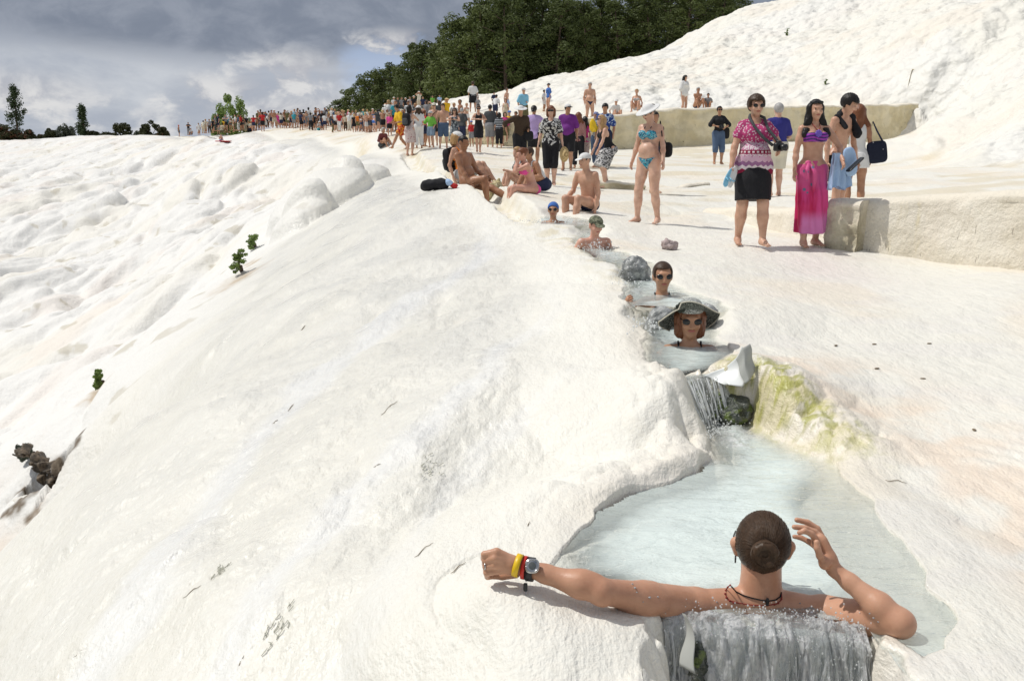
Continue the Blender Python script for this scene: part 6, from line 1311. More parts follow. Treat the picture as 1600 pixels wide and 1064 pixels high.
far_person(411, 206, 30, 'tee_shorts', 'red', 'black', 'hblack', 'wrapped in red on the crest', 180, 5, 'tan'); far_person(407, 201, 25, 'trunks', 'white', 'white', 'hblack', 'tall above the red wrap', 0, 0, 'tan')
for px, py, hp, kind, a, b, ha, yaw, pi in [(414, 199, 24, 'tee_trousers', 'yellow', 'black', 'white', 150, 0), (418, 200, 22, 'tee_trousers', 'black', 'black', 'hblack', 150, 0), (425, 199, 26, 'trunks', 'navy', 'navy', 'hblack', 30, 0), (429, 198, 25, 'trunks', 'brown', 'brown', 'hbrown', 180, 0),
        (436, 199, 24, 'tee_trousers', 'beige', 'cream', 'hblack', 170, 0), (440, 196, 18, 'tee_trousers', 'dgrey', 'black', 'hbrown', 60, 4), (445, 197, 20, 'tee_shorts', 'black', 'black', 'hblack', 10, 9), (450, 201, 28, 'tee_shorts', 'olive', 'olive', 'white', 180, 0),
        (460, 201, 25, 'tee_shorts', 'teal', 'grey', 'lblue', 180, 0), (456, 197, 23, 'tee_shorts', 'cream', 'beige', 'straw', 200, 0), (466, 196, 26, 'trunks', 'black', 'black', 'hblack', 90, 2), (471, 204, 28, 'tee_shorts', 'navy', 'black', 'hbrown', 150, 0), (475, 198, 26, 'tee_trousers', 'black', 'grey', 'hblack', 180, 5),
        (479, 200, 26, 'bikini', 'beige', 'white', 'hbrown', 10, 0), (486, 204, 27, 'tee_trousers', 'grey', 'black', 'hblack', 180, 0), (483, 199, 30, 'tee_shorts', 'white', 'beige', 'hblack', 200, 0), (494, 199, 30, 'trunks', 'brown', 'beige', 'hblack', 60, 3), (491, 204, 24, 'dress', 'black', 'black', 'hbrown', 200, 0),
        (498, 204, 15, 'tee_shorts', 'lgrey', 'teal', 'white', 60, 9), (508, 204, 26, 'tee_shorts', 'white', 'navy', 'hblack', 180, 0), (511, 198, 26, 'tee_shorts', 'white', 'white', 'hblack', 180, 0)]:
    far_person(px, py, hp, kind, a, b, ha, 'on mid crest', yaw, pi, 'tan', ha in ('white', 'straw'), kind in ('dress', 'bikini'))
for px, py, hp, kind, a, b, ha, yaw, pi in [(523, 203, 14, 'tee_shorts', 'red', 'beige', 'hbrown', 0, 9), (524, 201, 20, 'tee_shorts', 'white', 'black', 'white', 30, 4), (530, 200, 29, 'trunks', 'brown', 'brown', 'hbrown', 180, 0), (533, 205, 25, 'tee_shorts', 'white', 'black', 'hblack', 180, 0), (540, 205, 25, 'tee_trousers', 'beige', 'brown', 'hbrown', 160, 0),
        (546, 205, 28, 'tee_trousers', 'white', 'cream', 'white', 170, 1), (554, 207, 27, 'tee_shorts', 'black', 'black', 'straw', 190, 0), (560, 206, 28, 'tee_shorts', 'orange', 'olive', 'white', 180, 0), (566, 206, 28, 'tee_trousers', 'navy', 'denim', 'cream', 180, 0), (573, 208, 29, 'trunks', 'white', 'white', 'hbrown', 30, 0),
        (579, 207, 31, 'trunks', 'navy', 'navy', 'hauburn', 170, 0), (586, 207, 32, 'bikini', 'blue', 'blue', 'hblack', 150, 4), (591, 206, 30, 'dress', 'dgrey', 'dgrey', 'hblack', 190, 0), (583, 201, 30, 'trunks', 'red', 'red', 'white', 20, 0), (598, 202, 22, 'tee_shorts', 'grey', 'grey', 'hbrown', 20, 9), (603, 201, 38, 'tee_shorts', 'white', 'beige', 'hblond', 200, 0), (609, 213, 34, 'tee_shorts', 'pink', 'black', 'hbrown', 10, 0)]:
    far_person(px, py, hp, kind, a, b, ha, 'by the grove\'s low end', yaw, pi, 'light', ha in ('white', 'straw', 'cream'), kind in ('dress', 'bikini'))
px = 518.0
while px < 612:
    rnd(px, 199.5+rr.uniform(-2, 2), 26+rr.uniform(-2, 3), 'in the grove\'s rear rank'); px += rr.uniform(4.5, 7.5)
px = 404.0
while px < 522:
    rnd(px, 198+rr.uniform(-1.5, 3.5), 25+rr.uniform(-4, 4), 'among the mid crest throng'); px += rr.uniform(3.0, 6.0)
px = 520.0
while px < 625:
    rnd(px, 204+rr.uniform(-3, 4), 28+rr.uniform(-4, 4), 'packed before the grove'); px += rr.uniform(4.0, 8.0)
px = 608.0
while px < 730:
    rnd(px, 206+rr.uniform(-5, 6), 44+rr.uniform(-6, 6), 'behind the front standing row'); px += rr.uniform(7, 12)
P_('maroonsit', 597, 231, 203, 'grey haired person in maroon plaid shirt sitting on the slope lip', sk='tan', s=.98, yaw=50, J=FSIT, hair=('short', 'hgrey'), wear=[T('maroon', sl=1.3), PT('dgrey', len=1.4)])
# on the platform in front of the pines
for px, py, hp, kind, a, b, ha, yaw, pi in [(616, 181, 28, 'tee_trousers', 'white', 'white', 'white', 10, 0), (622, 181, 28, 'tee_trousers', 'dgrey', 'black', 'hblack', 10, 0), (628, 180, 27, 'tee_trousers', 'grey', 'dgrey', 'hbrown', 10, 0), (634, 180, 26, 'tee_trousers', 'black', 'black', 'white', 10, 0), (641, 180, 28, 'tee_trousers', 'lgrey', 'navy', 'hblack', 30, 1),
        (647, 179, 28, 'tee_trousers', 'black', 'dgrey', 'white', 10, 0), (655, 173, 29, 'tee_trousers', 'cream', 'beige', 'white', 0, 3), (661, 178, 26, 'tee_trousers', 'navy', 'black', 'hbrown', 10, 0), (667, 179, 22, 'tee_shorts', 'grey', 'navy', 'hblack', 10, 9), (676, 173, 22, 'tee_shorts', 'green', 'dgrey', 'hbrown', 10, 0), (687, 172, 22, 'tee_shorts', 'sky', 'navy', 'hblack', 10, 0), (696, 181, 22, 'trunks', 'red', 'red', 'hauburn', 10, 4), (744, 168, 24, 'tee_shorts', 'lgrey', 'white', 'hgrey', 200, 0)]:
    far_person(px, py, hp, kind, a, b, ha, 'before the pines', yaw, pi, 'tan', ha == 'white', False)
# ------------------------------------------------------------ the bather in the near pool, seen from behind
from mathutils.bvhtree import BVHTree
w = lambda px, py, t_=3.16: W(px, py, t_)
man = bpy.data.objects.new('person', None); COL.objects.link(man); mo = w(1185, 958, 3.22); man.location = mo
tag(man, 'man with brown hair bun leaning back at the lip of the near pool', 'person')
L = lambda *a: w(*a)-mo
HRm = rz(169)@rot(6, 'X'); hc = L(1191, 856, 3.20)
Hm = lambda v: hc+HRm@A3(v)
shL, shR = L(1082, 945, 3.17), L(1288, 957, 3.17); nb = L(1187, 938, 3.20); ch = L(1187, 985, 3.26)
elL, wrL_, = L(938, 923, 2.98), L(829, 889, 3.02)
elR, wrR_ = L(1404, 972, 2.95), L(1303, 889, 3.05)
Yn = A3([0, 1, 0])
B = [C(nb, hc+A3([0, .0, -.03]), .067, .059), C(nb-A3([0, 0, .01]), hc+HRm@A3([0, .03, -.07]), .060, .058),
     C(nb+A3([-.03, 0, -.01]), shL+A3([.02, 0, .0]), .052, .050), C(nb+A3([.03, 0, -.01]), shR+A3([-.02, 0, .0]), .052, .050), C(ch-A3([.07, 0, 0]), ch+A3([.07, 0, 0]), .125, n=Yn, sq=.74),
     C(ch-A3([.06, 0, .0]), ch+A3([-.03, 0, -.40]), .125, .11, Yn, .75), C(ch+A3([.06, 0, .0]), ch+A3([.03, 0, -.40]), .125, .11, Yn, .75),
     E(shL+A3([.004, 0, -.012]), (.066, .062, .058)), E(shR+A3([-.004, 0, -.012]), (.066, .062, .058)), C(shL, (shL*.45+elL*.55), .056, .050), C(shL*.5+elL*.5, elL, .050, .038), E(shL*.42+elL*.58+A3([0, -.006, -.018]), (.085, .040, .038)), E(elL+A3([.006, -.016, -.018]), (.026, .022, .022)),
     C(shR, (shR*.45+elR*.55), .056, .052), C(shR*.5+elR*.5, elR, .052, .043), E(shR*.5+elR*.5+A3([0, 0, -.012]), (.07, .042, .044)),
     C(elL, elL*.72+wrL_*.28, .036, .040), E(elL*.74+wrL_*.26+A3([0, .0, .012]), (.062, .036, .034)), C(elL*.72+wrL_*.28, elL*.22+wrL_*.78, .040, .027), C(elL*.22+wrL_*.78, wrL_, .027, .0255), C(elR, elR*.70+wrR_*.30, .038, .041), C(elR*.70+wrR_*.30, elR*.25+wrR_*.75, .040, .025), C(elR*.25+wrR_*.75, wrR_, .025, .0225),
     E(elR+A3([.012, -.004, -.006]), (.036, .036, .038)),
     E(Hm([0, .012, .02]), (.079, .098, .094), HRm), E(Hm([0, -.022, -.045]), (.060, .066, .080), HRm), E(Hm([0, -.05, -.10]), (.03, .028, .026), HRm), C(Hm([0, -.095, .01]), Hm([0, -.108, -.03]), .009, .015)]
for s_ in (1, -1): B += [C(Hm([s_*.079, .010, .012]), Hm([s_*.086, .016, .022]), .009, .012), C(Hm([s_*.080, .006, -.02]), Hm([s_*.086, .016, .01]), .010, .014)]
# scapula ridges and spine groove come from paired back muscles
for s_ in (-1, 1): B.append(E(ch+A3([s_*.075, -.055, .02]), (.065, .05, .085)))
B.append(C(ch+A3([-.08, -.03, .045]), ch+A3([.08, -.03, .045]), .055, n=Yn, sq=.8))
NB = len(B)
# left hand: loose fist, back of the hand to the camera
k0 = [L(776, 862, 3.00), L(773, 872, 2.995), L(774, 882, 3.0), L(779, 891, 3.01)]
B += [C(wrL_, L(800, 883, 3.01), .0255, .030, Yn, .75)]+[C(L(808, 880+i*3-2, 3.012), k, .0145, .0128) for i, k in enumerate(k0)]; NP = len(B)
for i, k in enumerate(k0):
    p1 = L(757+i*1.2, 866+i*9.5, 3.01+i*.004); p2 = L(756+i*2, 872+i*9.5, 3.045); p3 = L(770+i*2, 873+i*9, 3.06); B += [C(k, p1, .0125, .0108), C(p1, p2, .0108, .0098), C(p2, p3, .0098, .0085)]
B += [C(L(806, 896, 3.04), L(785, 900, 3.055), .014, .012), C(L(785, 900, 3.055), L(768, 899, 3.06), .012, .009)]
# right hand raised beside the head, fingers spread and bent
NQ = len(B)
B += [C(wrR_, L(1294, 872, 3.055), .0235, .028, A3([.75, .5, 0]), .75), C(L(1294, 874, 3.055), L(1281, 846, 3.06), .032, .030, A3([.75, .55, .2]), .62), E(L(1289, 878, 3.035), (.020, .022, .024))]
for pts, r in (([(1288, 846, 3.085), (1277, 826, 3.09), (1262, 816, 3.09), (1245, 812, 3.085)], .0105), ([(1284, 846, 3.065), (1273, 831, 3.06), (1258, 825, 3.055), (1241, 823, 3.05)], .0105), ([(1279, 848, 3.05), (1268, 834, 3.035), (1257, 829, 3.03), (1249, 832, 3.03)], .010), ([(1275, 854, 3.08), (1264, 846, 3.10), (1252, 840, 3.11), (1241, 838, 3.11)], .0092), ([(1288, 880, 3.04), (1281, 868, 3.02), (1277, 856, 3.01), (1276, 847, 3.01)], .0115)):
    q = [L(*p) for p in pts]
    for i in range(3): B.append(C(q[i], q[i+1], r*(1.08-.1*i), r*(.98-.1*i)))
Vm, Fm = nets(build_field(B, .0041, ks=[.018]*NB+[.008]*(NP-NB)+[.0035]*(NQ-NP)+[.010]*3+[.004]*(len(B)-NQ-3))); mb = mesh_from('body', Vm, Fm, skin('manskin') if 'manskin' in SKIN else skin('tan'), True, man)
bvh = BVHTree.FromPolygons([tuple(v) for v in Vm], [tuple(f) for f in Fm.tolist()])
cam_l = A3([0, 0, ZC])-mo
def snap(px, py, lift=.0):
    d = unit(ray(px, py)); h = bvh.ray_cast(Vector(cam_l), Vector(d)); return A3(h[0])-d*lift if h[0] is not None else L(px, py, 3.1)
# hair: pulled back cap, bun, separate strands
bun = A3([.0, .126, .022])
M_hair = cloth('hmanbrown')
sdf_mesh('hair', [E(Hm([0, .012, .022]), (.081, .100, .096), HRm)], .005, M_hair, man, off=.006, k=.02, cut=[E(Hm([0, -.13, -.06]), (.12, .105, .15), HRm), E(Hm([0, .03, -.135]), (.066, .12, .062), HRm), E(Hm([.085, -.01, -.045]), (.03, .05, .055), HRm), E(Hm([-.085, -.01, -.045]), (.03, .05, .055), HRm), E(Hm([.07, .06, -.11]), (.045, .06, .07), HRm), E(Hm([-.07, .06, -.11]), (.045, .06, .07), HRm)])
bc = Hm(bun); tw_ = [E(bc, (.043, .030, .040), HRm)]
for q in range(3):
    pts = [bc+HRm@A3([math.cos(a+q*2.1)*(.030-.004*a/6), .014+.010*math.sin(a*1.5+q), math.sin(a+q*2.1)*(.028-.004*a/6)]) for a in np.linspace(0, 5.2, 9)]
    for i in range(8): tw_.append(C(pts[i], pts[i+1], .0135-.0006*i, .0130-.0006*i))
sdf_mesh('hair_bun', tw_, .0036, M_hair, man, k=.006)
rg = np.random.default_rng(5); bd = unit(A3([0, 1, .05])); ex_ = unit(np.cross(bd, [0, 0, 1])); ey_ = np.cross(ex_, bd); st = []
for i in range(950):
    an = rg.uniform(0, 2*np.pi); po0 = rg.uniform(1.0, 1.75) if math.sin(an) > -.3 else rg.uniform(.75, 1.15)
    pts = []; tws = rg.normal()*.12; hl = rg.uniform(.0060, .0085)
    for q in np.linspace(1, .36, 8):
        po = po0*q if po0*q > .36 else .36; a2 = an+tws*(1-q)+.35*(1-q)
        dv = math.cos(po)*bd+math.sin(po)*(math.cos(a2)*ex_+math.sin(a2)*ey_); pts.append(Hm(A3([0, .012, .022])+dv*(A3([.081, .100, .096])+hl)))
    st.append(tube(pts, np.array([.0004, .0009, .0011, .0011, .0011, .0011, .0010, .0009])*rg.uniform(.7, 1.2), 4, False))
for i in range(420):
    q0 = rg.uniform(0, 6.28); rr_ = rg.uniform(.010, .040); el_ = rg.uniform(-.2, .35); pts = [bc+HRm@A3([math.cos(a)*rr_*1.05, .016+.017*math.sqrt(max(0, 1-(rr_/.044)**2))+.0015, math.sin(a)*rr_*.98+el_*.01]) for a in np.linspace(q0, q0+rg.uniform(.8, 1.8), 6)]
    st.append(tube(pts, .0010, 4, False))
for i in range(110):    # wisps over the nape
    a = rg.normal()*.5; p0 = Hm(A3([math.sin(a)*.055, .083-.02*abs(a), -.050-.012*math.cos(a*2)])); p2 = Hm(A3([math.sin(a)*.038, .112, -.012])); st.append(tube([p0, (p0+p2)/2+HRm@A3([0, .010, -.002]), p2], [.0005, .0014, .0012], 4, False))
V, F = join(st); o = mesh_from('hair_strands', V, F, M_hair, True, man); o['kind'] = 'stuff'
# glasses temple, earring, cords
part('glasses_temple', tube([Hm([.088, .022, .020]), Hm([.090, -.02, .028]), Hm([.082, -.085, .026])], .0028, 6), M_plblk, man)
part('glasses_temple', tube([Hm([-.088, .022, .020]), Hm([-.090, -.02, .028]), Hm([-.082, -.085, .026])], .0028, 6), M_plblk, man)
part('sunglasses', join([E_ for E_ in [ell(Hm([s_*.034, -.095, .022]), (.027, .006, .02), HRm) for s_ in (1, -1)]]), M_lens, man)
ea = Hm([.083, .010, -.034]); part('earring', tube([ea+HRm@A3([0, math.cos(a)*.009, math.sin(a)*.010-.006]) for a in np.linspace(0, 6.0, 12)], .0028, 6), M_plblk, man)
part('cord_necklace', tube([snap(px, py, .003) for px, py in [(1143, 916), (1150, 924), (1162, 930), (1175, 934), (1188, 937), (1200, 939), (1212, 937), (1219, 932), (1221, 925)]], .0022, 6), cloth('black'), man)
part('bead_necklace', join([tube([snap(px, py, .0025) for px, py in [(1141, 913), (1135, 920), (1134, 930), (1140, 938), (1155, 942), (1175, 945), (1198, 946), (1214, 943), (1222, 936), (1221, 927)]], .0018, 6)]+[ell(snap(px, py, .003), (.0035, .0035, .0035), None, 6, 4) for px, py in [(1141, 914), (1137, 917), (1134, 922), (1133, 927), (1135, 933), (1140, 938), (1146, 941), (1210, 944), (1216, 942), (1221, 935)]]), cloth('rope'), man)
part('pendant', sq(snap(1199, 940, .006), (.005, .004, .013), None, .5), M_plblk, man)
# wrist bands and watch
ax = unit(wrL_-elL)
def band(c_, axis, r, wd, th, squash=.9):
    a = unit(np.cross(axis, [0, 0, 1])); b = np.cross(axis, a); V = []; n = 28
    for dx, rr_ in ((-wd/2, r), (-wd/2, r+th), (wd/2, r+th), (wd/2, r)):
        for i in range(n): an = i/n*6.2832; V.append(c_+axis*dx+(a*math.cos(an)*squash+b*math.sin(an))*rr_)
    i = np.arange(n); F = np.concatenate([np.stack([k*n+i, k*n+(i+1) % n, ((k+1) % 4)*n+(i+1) % n, ((k+1) % 4)*n+i], 1) for k in range(4)]); return np.array(V), F
wc = lambda q: elL+(wrL_-elL)*q
M_yel = simple_mat('yellow_rubber', (.80, .52, .01), .4); M_red = simple_mat('red_rubber', (.62, .025, .015), .4); M_rub = simple_mat('black_rubber', (.02, .02, .022), .5)
part('yellow_wristband', band(L(809, 883, 3.012), ax, .0325, .019, .0028, 1.0), M_yel, man)
part('red_wristband', band(L(819.5, 886.5, 3.017), unit(ax+A3([0, 0, -.12])), .0310, .011, .0045, 1.0), M_red, man)
wt0 = L(829, 889, 3.02); part('watch_strap', band(wt0, unit(ax+A3([0, 0, -.18])), .0325, .022, .004, 1.0), M_rub, man)
wf0 = L(831.5, 884, 2.984); nz = unit(A3([0, 0, ZC])-mo-wf0+A3([.1, 0, .3])); u1 = unit(np.cross(nz, [0, 0, 1])); Rw = np.stack([u1, np.cross(nz, u1), nz], 1)
wcase = part('watch_case', sq(wf0, (.0225, .0225, .007), Rw, .75), M_metal, man)
d_ = part('watch_dial', ell(wf0+nz*.0035, (.016, .016, .0045), Rw, 20, 8), simple_mat('dial', (.10, .11, .11), .15), man)
d2 = part('bezel_ring', tube([wf0+nz*.006+Rw@A3([math.cos(a)*.0185, math.sin(a)*.0185, 0]) for a in np.linspace(0, 6.28, 25)], .0022, 6), M_metal, man)
part('ring', band(L(758, 884, 3.012), unit(A3([1, .0, .05])), .0112, .004, .001, 1.0), M_metal, man)
part('key_loop', tube([L(819, 903, 3.0), L(822, 909, 2.995), L(825, 904, 3.0)], .0012, 5), M_metal, man)
part('key_fob', sq(L(821, 917, 2.998), (.0065, .004, .013), None, .4), M_rub, man)
part('key', tube([L(822, 923, 2.998), L(822, 933, 2.998)], .0018, 5), M_metal, man)
# water beads on the skin
bd_ = [ell(snap(px, py, .0005), np.array([1, 1, .6])*r, None, 8, 5) for px, py, r in [(a, b, c_) for a, b, c_ in [(988, 912, .0035), (992, 918, .0045), (995, 925, .003), (1015, 933, .005), (1028, 932, .0035), (1365, 965, .004), (1359, 958, .003), (1372, 971, .003), (1005, 940, .0025), (1120, 940, .003), (1250, 942, .003)]]]
o = part('water_beads', join(bd_), simple_mat('water_bead', (.9, .9, .9), .02, Transmission_Weight=.6, IOR=1.33), man); o['kind'] = 'stuff'
# ------------------------------------------------------------ falling water, wet sheets, rocks, debris
def fall_mat(name, white=.35, scale=(30, 30, 3.0), clear=.62):
    m, t = newmat(name); P = t.n('ShaderNodeNewGeometry').outputs['Position']; q = t.vmath('MULTIPLY', P, scale)
    n1 = t.noise(q, 1.0, 5, .62, .5); n2 = t.noise(P, 55, 3, .6)
    bp = t.n('ShaderNodeBump', {'Height': t.math('ADD', n1, t.math('MULTIPLY', n2, .35)), 'Distance': .035, 'Strength': 1.0})
    tr = t.n('ShaderNodeBsdfTransparent', {0: (.95, .97, .965, 1)}); gl = t.n('ShaderNodeBsdfGlossy', {0: (1, 1, 1, 1), 1: .07, 'Normal': bp.outputs[0]}); df0 = t.n('ShaderNodeBsdfDiffuse', {0: (.96, .97, .97, 1), 'Normal': bp.outputs[0]}); df = t.n('ShaderNodeMixShader', {0: .5, 1: df0.outputs[0], 2: t.n('ShaderNodeBsdfTranslucent', {0: (.92, .94, .94, 1)}).outputs[0]})
    wv = t.math('ADD', t.math('MULTIPLY', t.sstep(n1, .42, .62), 1-clear), white*.5, None, True)
    a = t.n('ShaderNodeMixShader', {0: wv, 1: tr.outputs[0], 2: df.outputs[0]}); fr = t.n('ShaderNodeLayerWeight', {0: .35, 'Normal': bp.outputs[0]})
    b = t.n('ShaderNodeMixShader', {0: t.math('ADD', t.math('MULTIPLY', fr.outputs[1], .22), .08, None, True), 1: a.outputs[0], 2: gl.outputs[0]}); t.n('ShaderNodeOutputMaterial', {0: b.outputs[0]}); return m
def bright_water(name):
    m, t = newmat(name); P = t.n('ShaderNodeNewGeometry').outputs['Position']; bp = t.n('ShaderNodeBump', {'Height': t.noise(P, 60, 3), 'Distance': .01, 'Strength': .6})
    b = pbsdf(t, False, Base_Color=(.93, .95, .95), Roughness=.12, IOR=1.33, Normal=bp.outputs[0]); tl = t.n('ShaderNodeBsdfTranslucent', {0: (.95, .97, .97, 1)}); tr = t.n('ShaderNodeBsdfTransparent')
    x = t.n('ShaderNodeMixShader', {0: .45, 1: b.outputs[0], 2: tl.outputs[0]}); y = t.n('ShaderNodeMixShader', {0: .30, 1: x.outputs[0], 2: tr.outputs[0]}); t.n('ShaderNodeOutputMaterial', {0: y.outputs[0]}); return m
M_fall = fall_mat('falling_water', .55, (30, 30, 4.5), .12); M_strand = bright_water('water_strand')
def wetrock_mat(name, c1, c2, moss=None, rough=.25):
    m, t = newmat(name); P = t.n('ShaderNodeNewGeometry').outputs['Position']; n1 = t.noise(P, 14, 5, .65)
    c = t.mix(t.sstep(n1, .4, .62), c1, c2)
    if moss: c = t.mix(t.sstep(t.noise(P, 18, 4, .6), .52, .6), c, moss)
    pbsdf(t, Base_Color=c, Roughness=rough, Specular_IOR_Level=.6, Normal=t.n('ShaderNodeBump', {'Height': t.math('ADD', n1, t.math('MULTIPLY', t.noise(P, 70, 3), .3)), 'Distance': .03, 'Strength': .9}).outputs[0]); return m
M_wrock = wetrock_mat('wet_dark_rock', (.035, .045, .032), (.11, .12, .10), (.10, .14, .03)); M_mound = wetrock_mat('wet_grey_sheeting', (.17, .18, .18), (.46, .47, .46), None, .15)
M_plast = simple_mat('grey_white_plastic', (.80, .82, .80), .35, .12, 14); M_plast2 = simple_mat('white_plastic', (.42, .43, .40), .65, .08, 14)
def sheet(name, top, bot, nu, nv, fn, mat, parent=None, thick=.004):
    """two sided sheet between an upper and a lower line; fn gives an offset from (u, v)"""
    top = A3(top); bot = A3(bot); us_ = np.linspace(0, 1, nu); tl = np.linspace(0, 1, len(top)); bl = np.linspace(0, 1, len(bot))
    T_ = np.stack([np.interp(us_, tl, top[:, i]) for i in range(3)], 1); B_ = np.stack([np.interp(us_, bl, bot[:, i]) for i in range(3)], 1); V = []
    for sd in (0, 1):
        for j in range(nv):
            v = j/(nv-1); P = T_*(1-v)+B_*v; V.append(P+fn(us_, np.full(nu, v))+A3([0, thick*sd, 0]))
    V = np.concatenate(V); n = nu*nv; F = grid_faces(nv, nu); ed = [[i, i+nu, n+i+nu, n+i] for i in range(0, n-nu, nu)]+[[i+nu, i, n+i, n+i+nu] for i in range(nu-1, n-nu, nu)]+[[i+1, i, n+i, n+i+1] for i in range(nu-1)]+[[n-nu+i, n-nu+i+1, n+n-nu+i+1, n+n-nu+i] for i in range(nu-1)]
    return mesh_from(name, V, np.vstack([F, F[:, ::-1]+n, np.array(ed)]), mat, True, parent)
# --- near fall, over the sheet the man leans on
lip = [Wz(1034, 962, LA), Wz(1090, 962, LA), Wz(1180, 970, LA), Wz(1270, 975, LA), Wz(1352, 987, LA)]
e = bpy.data.objects.new('plastic_sheeting', None); COL.objects.link(e); e.location = lip[2]; o0 = A3(lip[2])
lp = [p-o0+A3([0, -.012, -.012]) for p in lip]; lo_ = [p-o0+A3([0, -.05, -.62]) for p in lip]
sheet('folded_sheet', lp, lo_, 160, 24, lambda u, v: np.stack([.012*np.sin(u*40+v*3)*v, -.026*np.abs(fbm(u*9, v*.7, 3, 201))*np.minimum(1, v*3)-.018*np.maximum(0, np.sin(u*38+fbm(u*3, v, 2, 202)*3))*np.minimum(1, v*3), .01*fbm(u*8, v*0, 2, 203)], 1), M_plast, e)
sheet('white_flap', [L_-o0 for L_ in (W(1066, 958, 3.04), W(1070, 956, 3.03))], [L_-o0 for L_ in (W(1068, 1040, 2.98), W(1086, 1048, 2.97))], 8, 14, lambda u, v: np.stack([.012*np.sin(v*5)+.01*u*v, -.02*u, .0*u], 1), M_plast2, e)
tag(e, 'grey white plastic sheeting hanging under the water where the man leans', 'sheeting')
ef = bpy.data.objects.new('waterfall', None); COL.objects.link(ef); ef.location = lip[2]
lpf = [p-o0+A3([0, .012, .016]) for p in lip[1:]]; lpf[0] = lip[0]-o0+A3([0, .012, .016]); lof = [p-o0+A3([0, -.085, -.60]) for p in lip[1:]]; lof[0] = lip[0]-o0+A3([.02, -.085, -.60])
def fl_(u, v): q = np.minimum(1, v*14); return np.stack([.010*fbm(u*12, v*3, 2, 204)*q, -.045*np.sqrt(np.clip(v, 0, 1))-.030*q-.034*fbm(u*13, v*1.8, 3, 205)*q-.020*np.abs(fbm(u*30, v*6, 2, 206))*q, .010*(1-q)*fbm(u*20, v*2, 2, 207)], 1)
sheet('water_curtain', lpf, lof, 220, 60, fl_, M_fall, ef)
rg = np.random.default_rng(9); st = []
for i in range(230):
    u = rg.uniform(0.0, 1); p0 = A3([np.interp(u, np.linspace(0, 1, 4), [q[k] for q in lpf]) for k in range(3)]); v0 = rg.uniform(.05, .55); v1 = min(1, v0+rg.uniform(.08, .45)); pts = []
    for v in np.linspace(v0, v1, 6): pts.append(p0+A3([.006*math.sin(v*9+i), -.055*math.sqrt(v)-.035*v-.035-.006*math.sin(i+v*7), -.60*v]))
    st.append(tube(pts, np.array([.0008, .002, .0032, .0036, .0024, .0006])*rg.uniform(.5, 1.6), 5))
o = part('water_strands', join(st), M_strand, ef); o['kind'] = 'stuff'
dr = []
for i in range(260):
    u = rg.uniform(-.06, 1.03); p0 = A3([np.interp(u, np.linspace(0, 1, 4), [q[k] for q in lpf]) for k in range(3)]); r = rg.uniform(.0008, .0032); dr.append(ell(p0+A3([rg.normal()*.01, rg.normal()*.022-.01, abs(rg.normal())*.014+.002]), A3([1, 1, rg.uniform(.8, 1.6)])*r, None, 6, 4))
for i in range(240):
    u = rg.uniform(-.05, 1.02); v = rg.uniform(0, .4); p0 = A3([np.interp(u, np.linspace(0, 1, 4), [q[k] for q in lpf]) for k in range(3)]); dr.append(ell(p0+A3([0, -.07-.05*v, -.6*v]), A3([1, 1, 1.4])*rg.uniform(.0012, .003), None, 6, 4))
o = part('droplets', join(dr), M_strand, ef); o['kind'] = 'stuff'
tag(ef, 'clear water curtain spilling over the lip behind the man', 'waterfall')
# mossy gap by the flap and lumpy travertine around the outfall
def rock(name, label, c, prims, mat, h, amp=.012, fr=30, cat='rock', kind=None, k=.03):
    e = bpy.data.objects.new(name, None); COL.objects.link(e); e.location = c
    V, F = nets(build_field(prims, h, k=k)); n = fbm(V[:, 0]*fr+c[0], V[:, 2]*fr+V[:, 1]*fr*.7, 3, 210)*amp+(bulb(V[:, 0]*fr*.4+c[0], V[:, 2]*fr*.4+V[:, 1]*fr*.3, 211)-.75)*amp*1.6
    ct = V.mean(0); d = V-ct; d /= np.linalg.norm(d, axis=1)[:, None]+1e-9; V = V+d*n[:, None]
    me = mesh_from(name+'_body' if False else 'stone', V, F, mat, True, e); return tag(e, label, cat)
p = W(1092, 1038, 3.02); rock('mossy_rock', 'dark green mossy rock showing beside the white plastic flap', p, [E((0, .03, 0), (.028, .04, .06)), E((.01, .03, -.09), (.035, .04, .08))], M_wrock, .006, .012, 45)
M_travr = travertine('travertine_lump', False, (.80, .78, .72))
rr2 = np.random.default_rng(12)
# --- second fall into the near pool, with its dark rock face
e = bpy.data.objects.new('wet_rock_face', None); COL.objects.link(e); c = Wz(1110, 625, LA+.1); e.location = c
pr = []
for px, py, t_, r in [(1052, 612, 5.42, .06), (1068, 610, 5.40, .07), (1090, 606, 5.40, .075), (1115, 602, 5.40, .08), (1140, 602, 5.40, .075), (1160, 606, 5.38, .06), (1075, 632, 5.36, .06), (1100, 628, 5.36, .07), (1130, 628, 5.32, .08), (1154, 632, 5.28, .07), (1092, 650, 5.30, .05), (1120, 652, 5.26, .06), (1148, 652, 5.22, .07), (1160, 640, 5.24, .06)]: pr.append(E(W(px, py, t_)-c, (r, r*.8, r*.75)))
V, F = nets(build_field(pr, .010, k=.03)); V += (fbm(V[:, 0]*22, V[:, 2]*22, 3, 212)*.018)[:, None]*A3([.3, -1, .3]); mesh_from('stone', V, F, M_wrock, True, e); tag(e, 'dark green wet rock under the small waterfall below the hat woman', 'rock')
ef = bpy.data.objects.new('waterfall', None); COL.objects.link(ef); ef.location = c
lp = [Wz(px, py, LB+.006)-c+A3([0, -.02, 0]) for px, py in ((1040, 597), (1075, 592), (1110, 587), (1138, 582))]; lo2 = [A3([p[0]+.02*i, p[1]-.13, LA-.02-c[2]]) for i, p in enumerate(lp)]; lo2[0] += A3([.16, -.12, 0]); lo2[1] += A3([.06, -.06, 0])
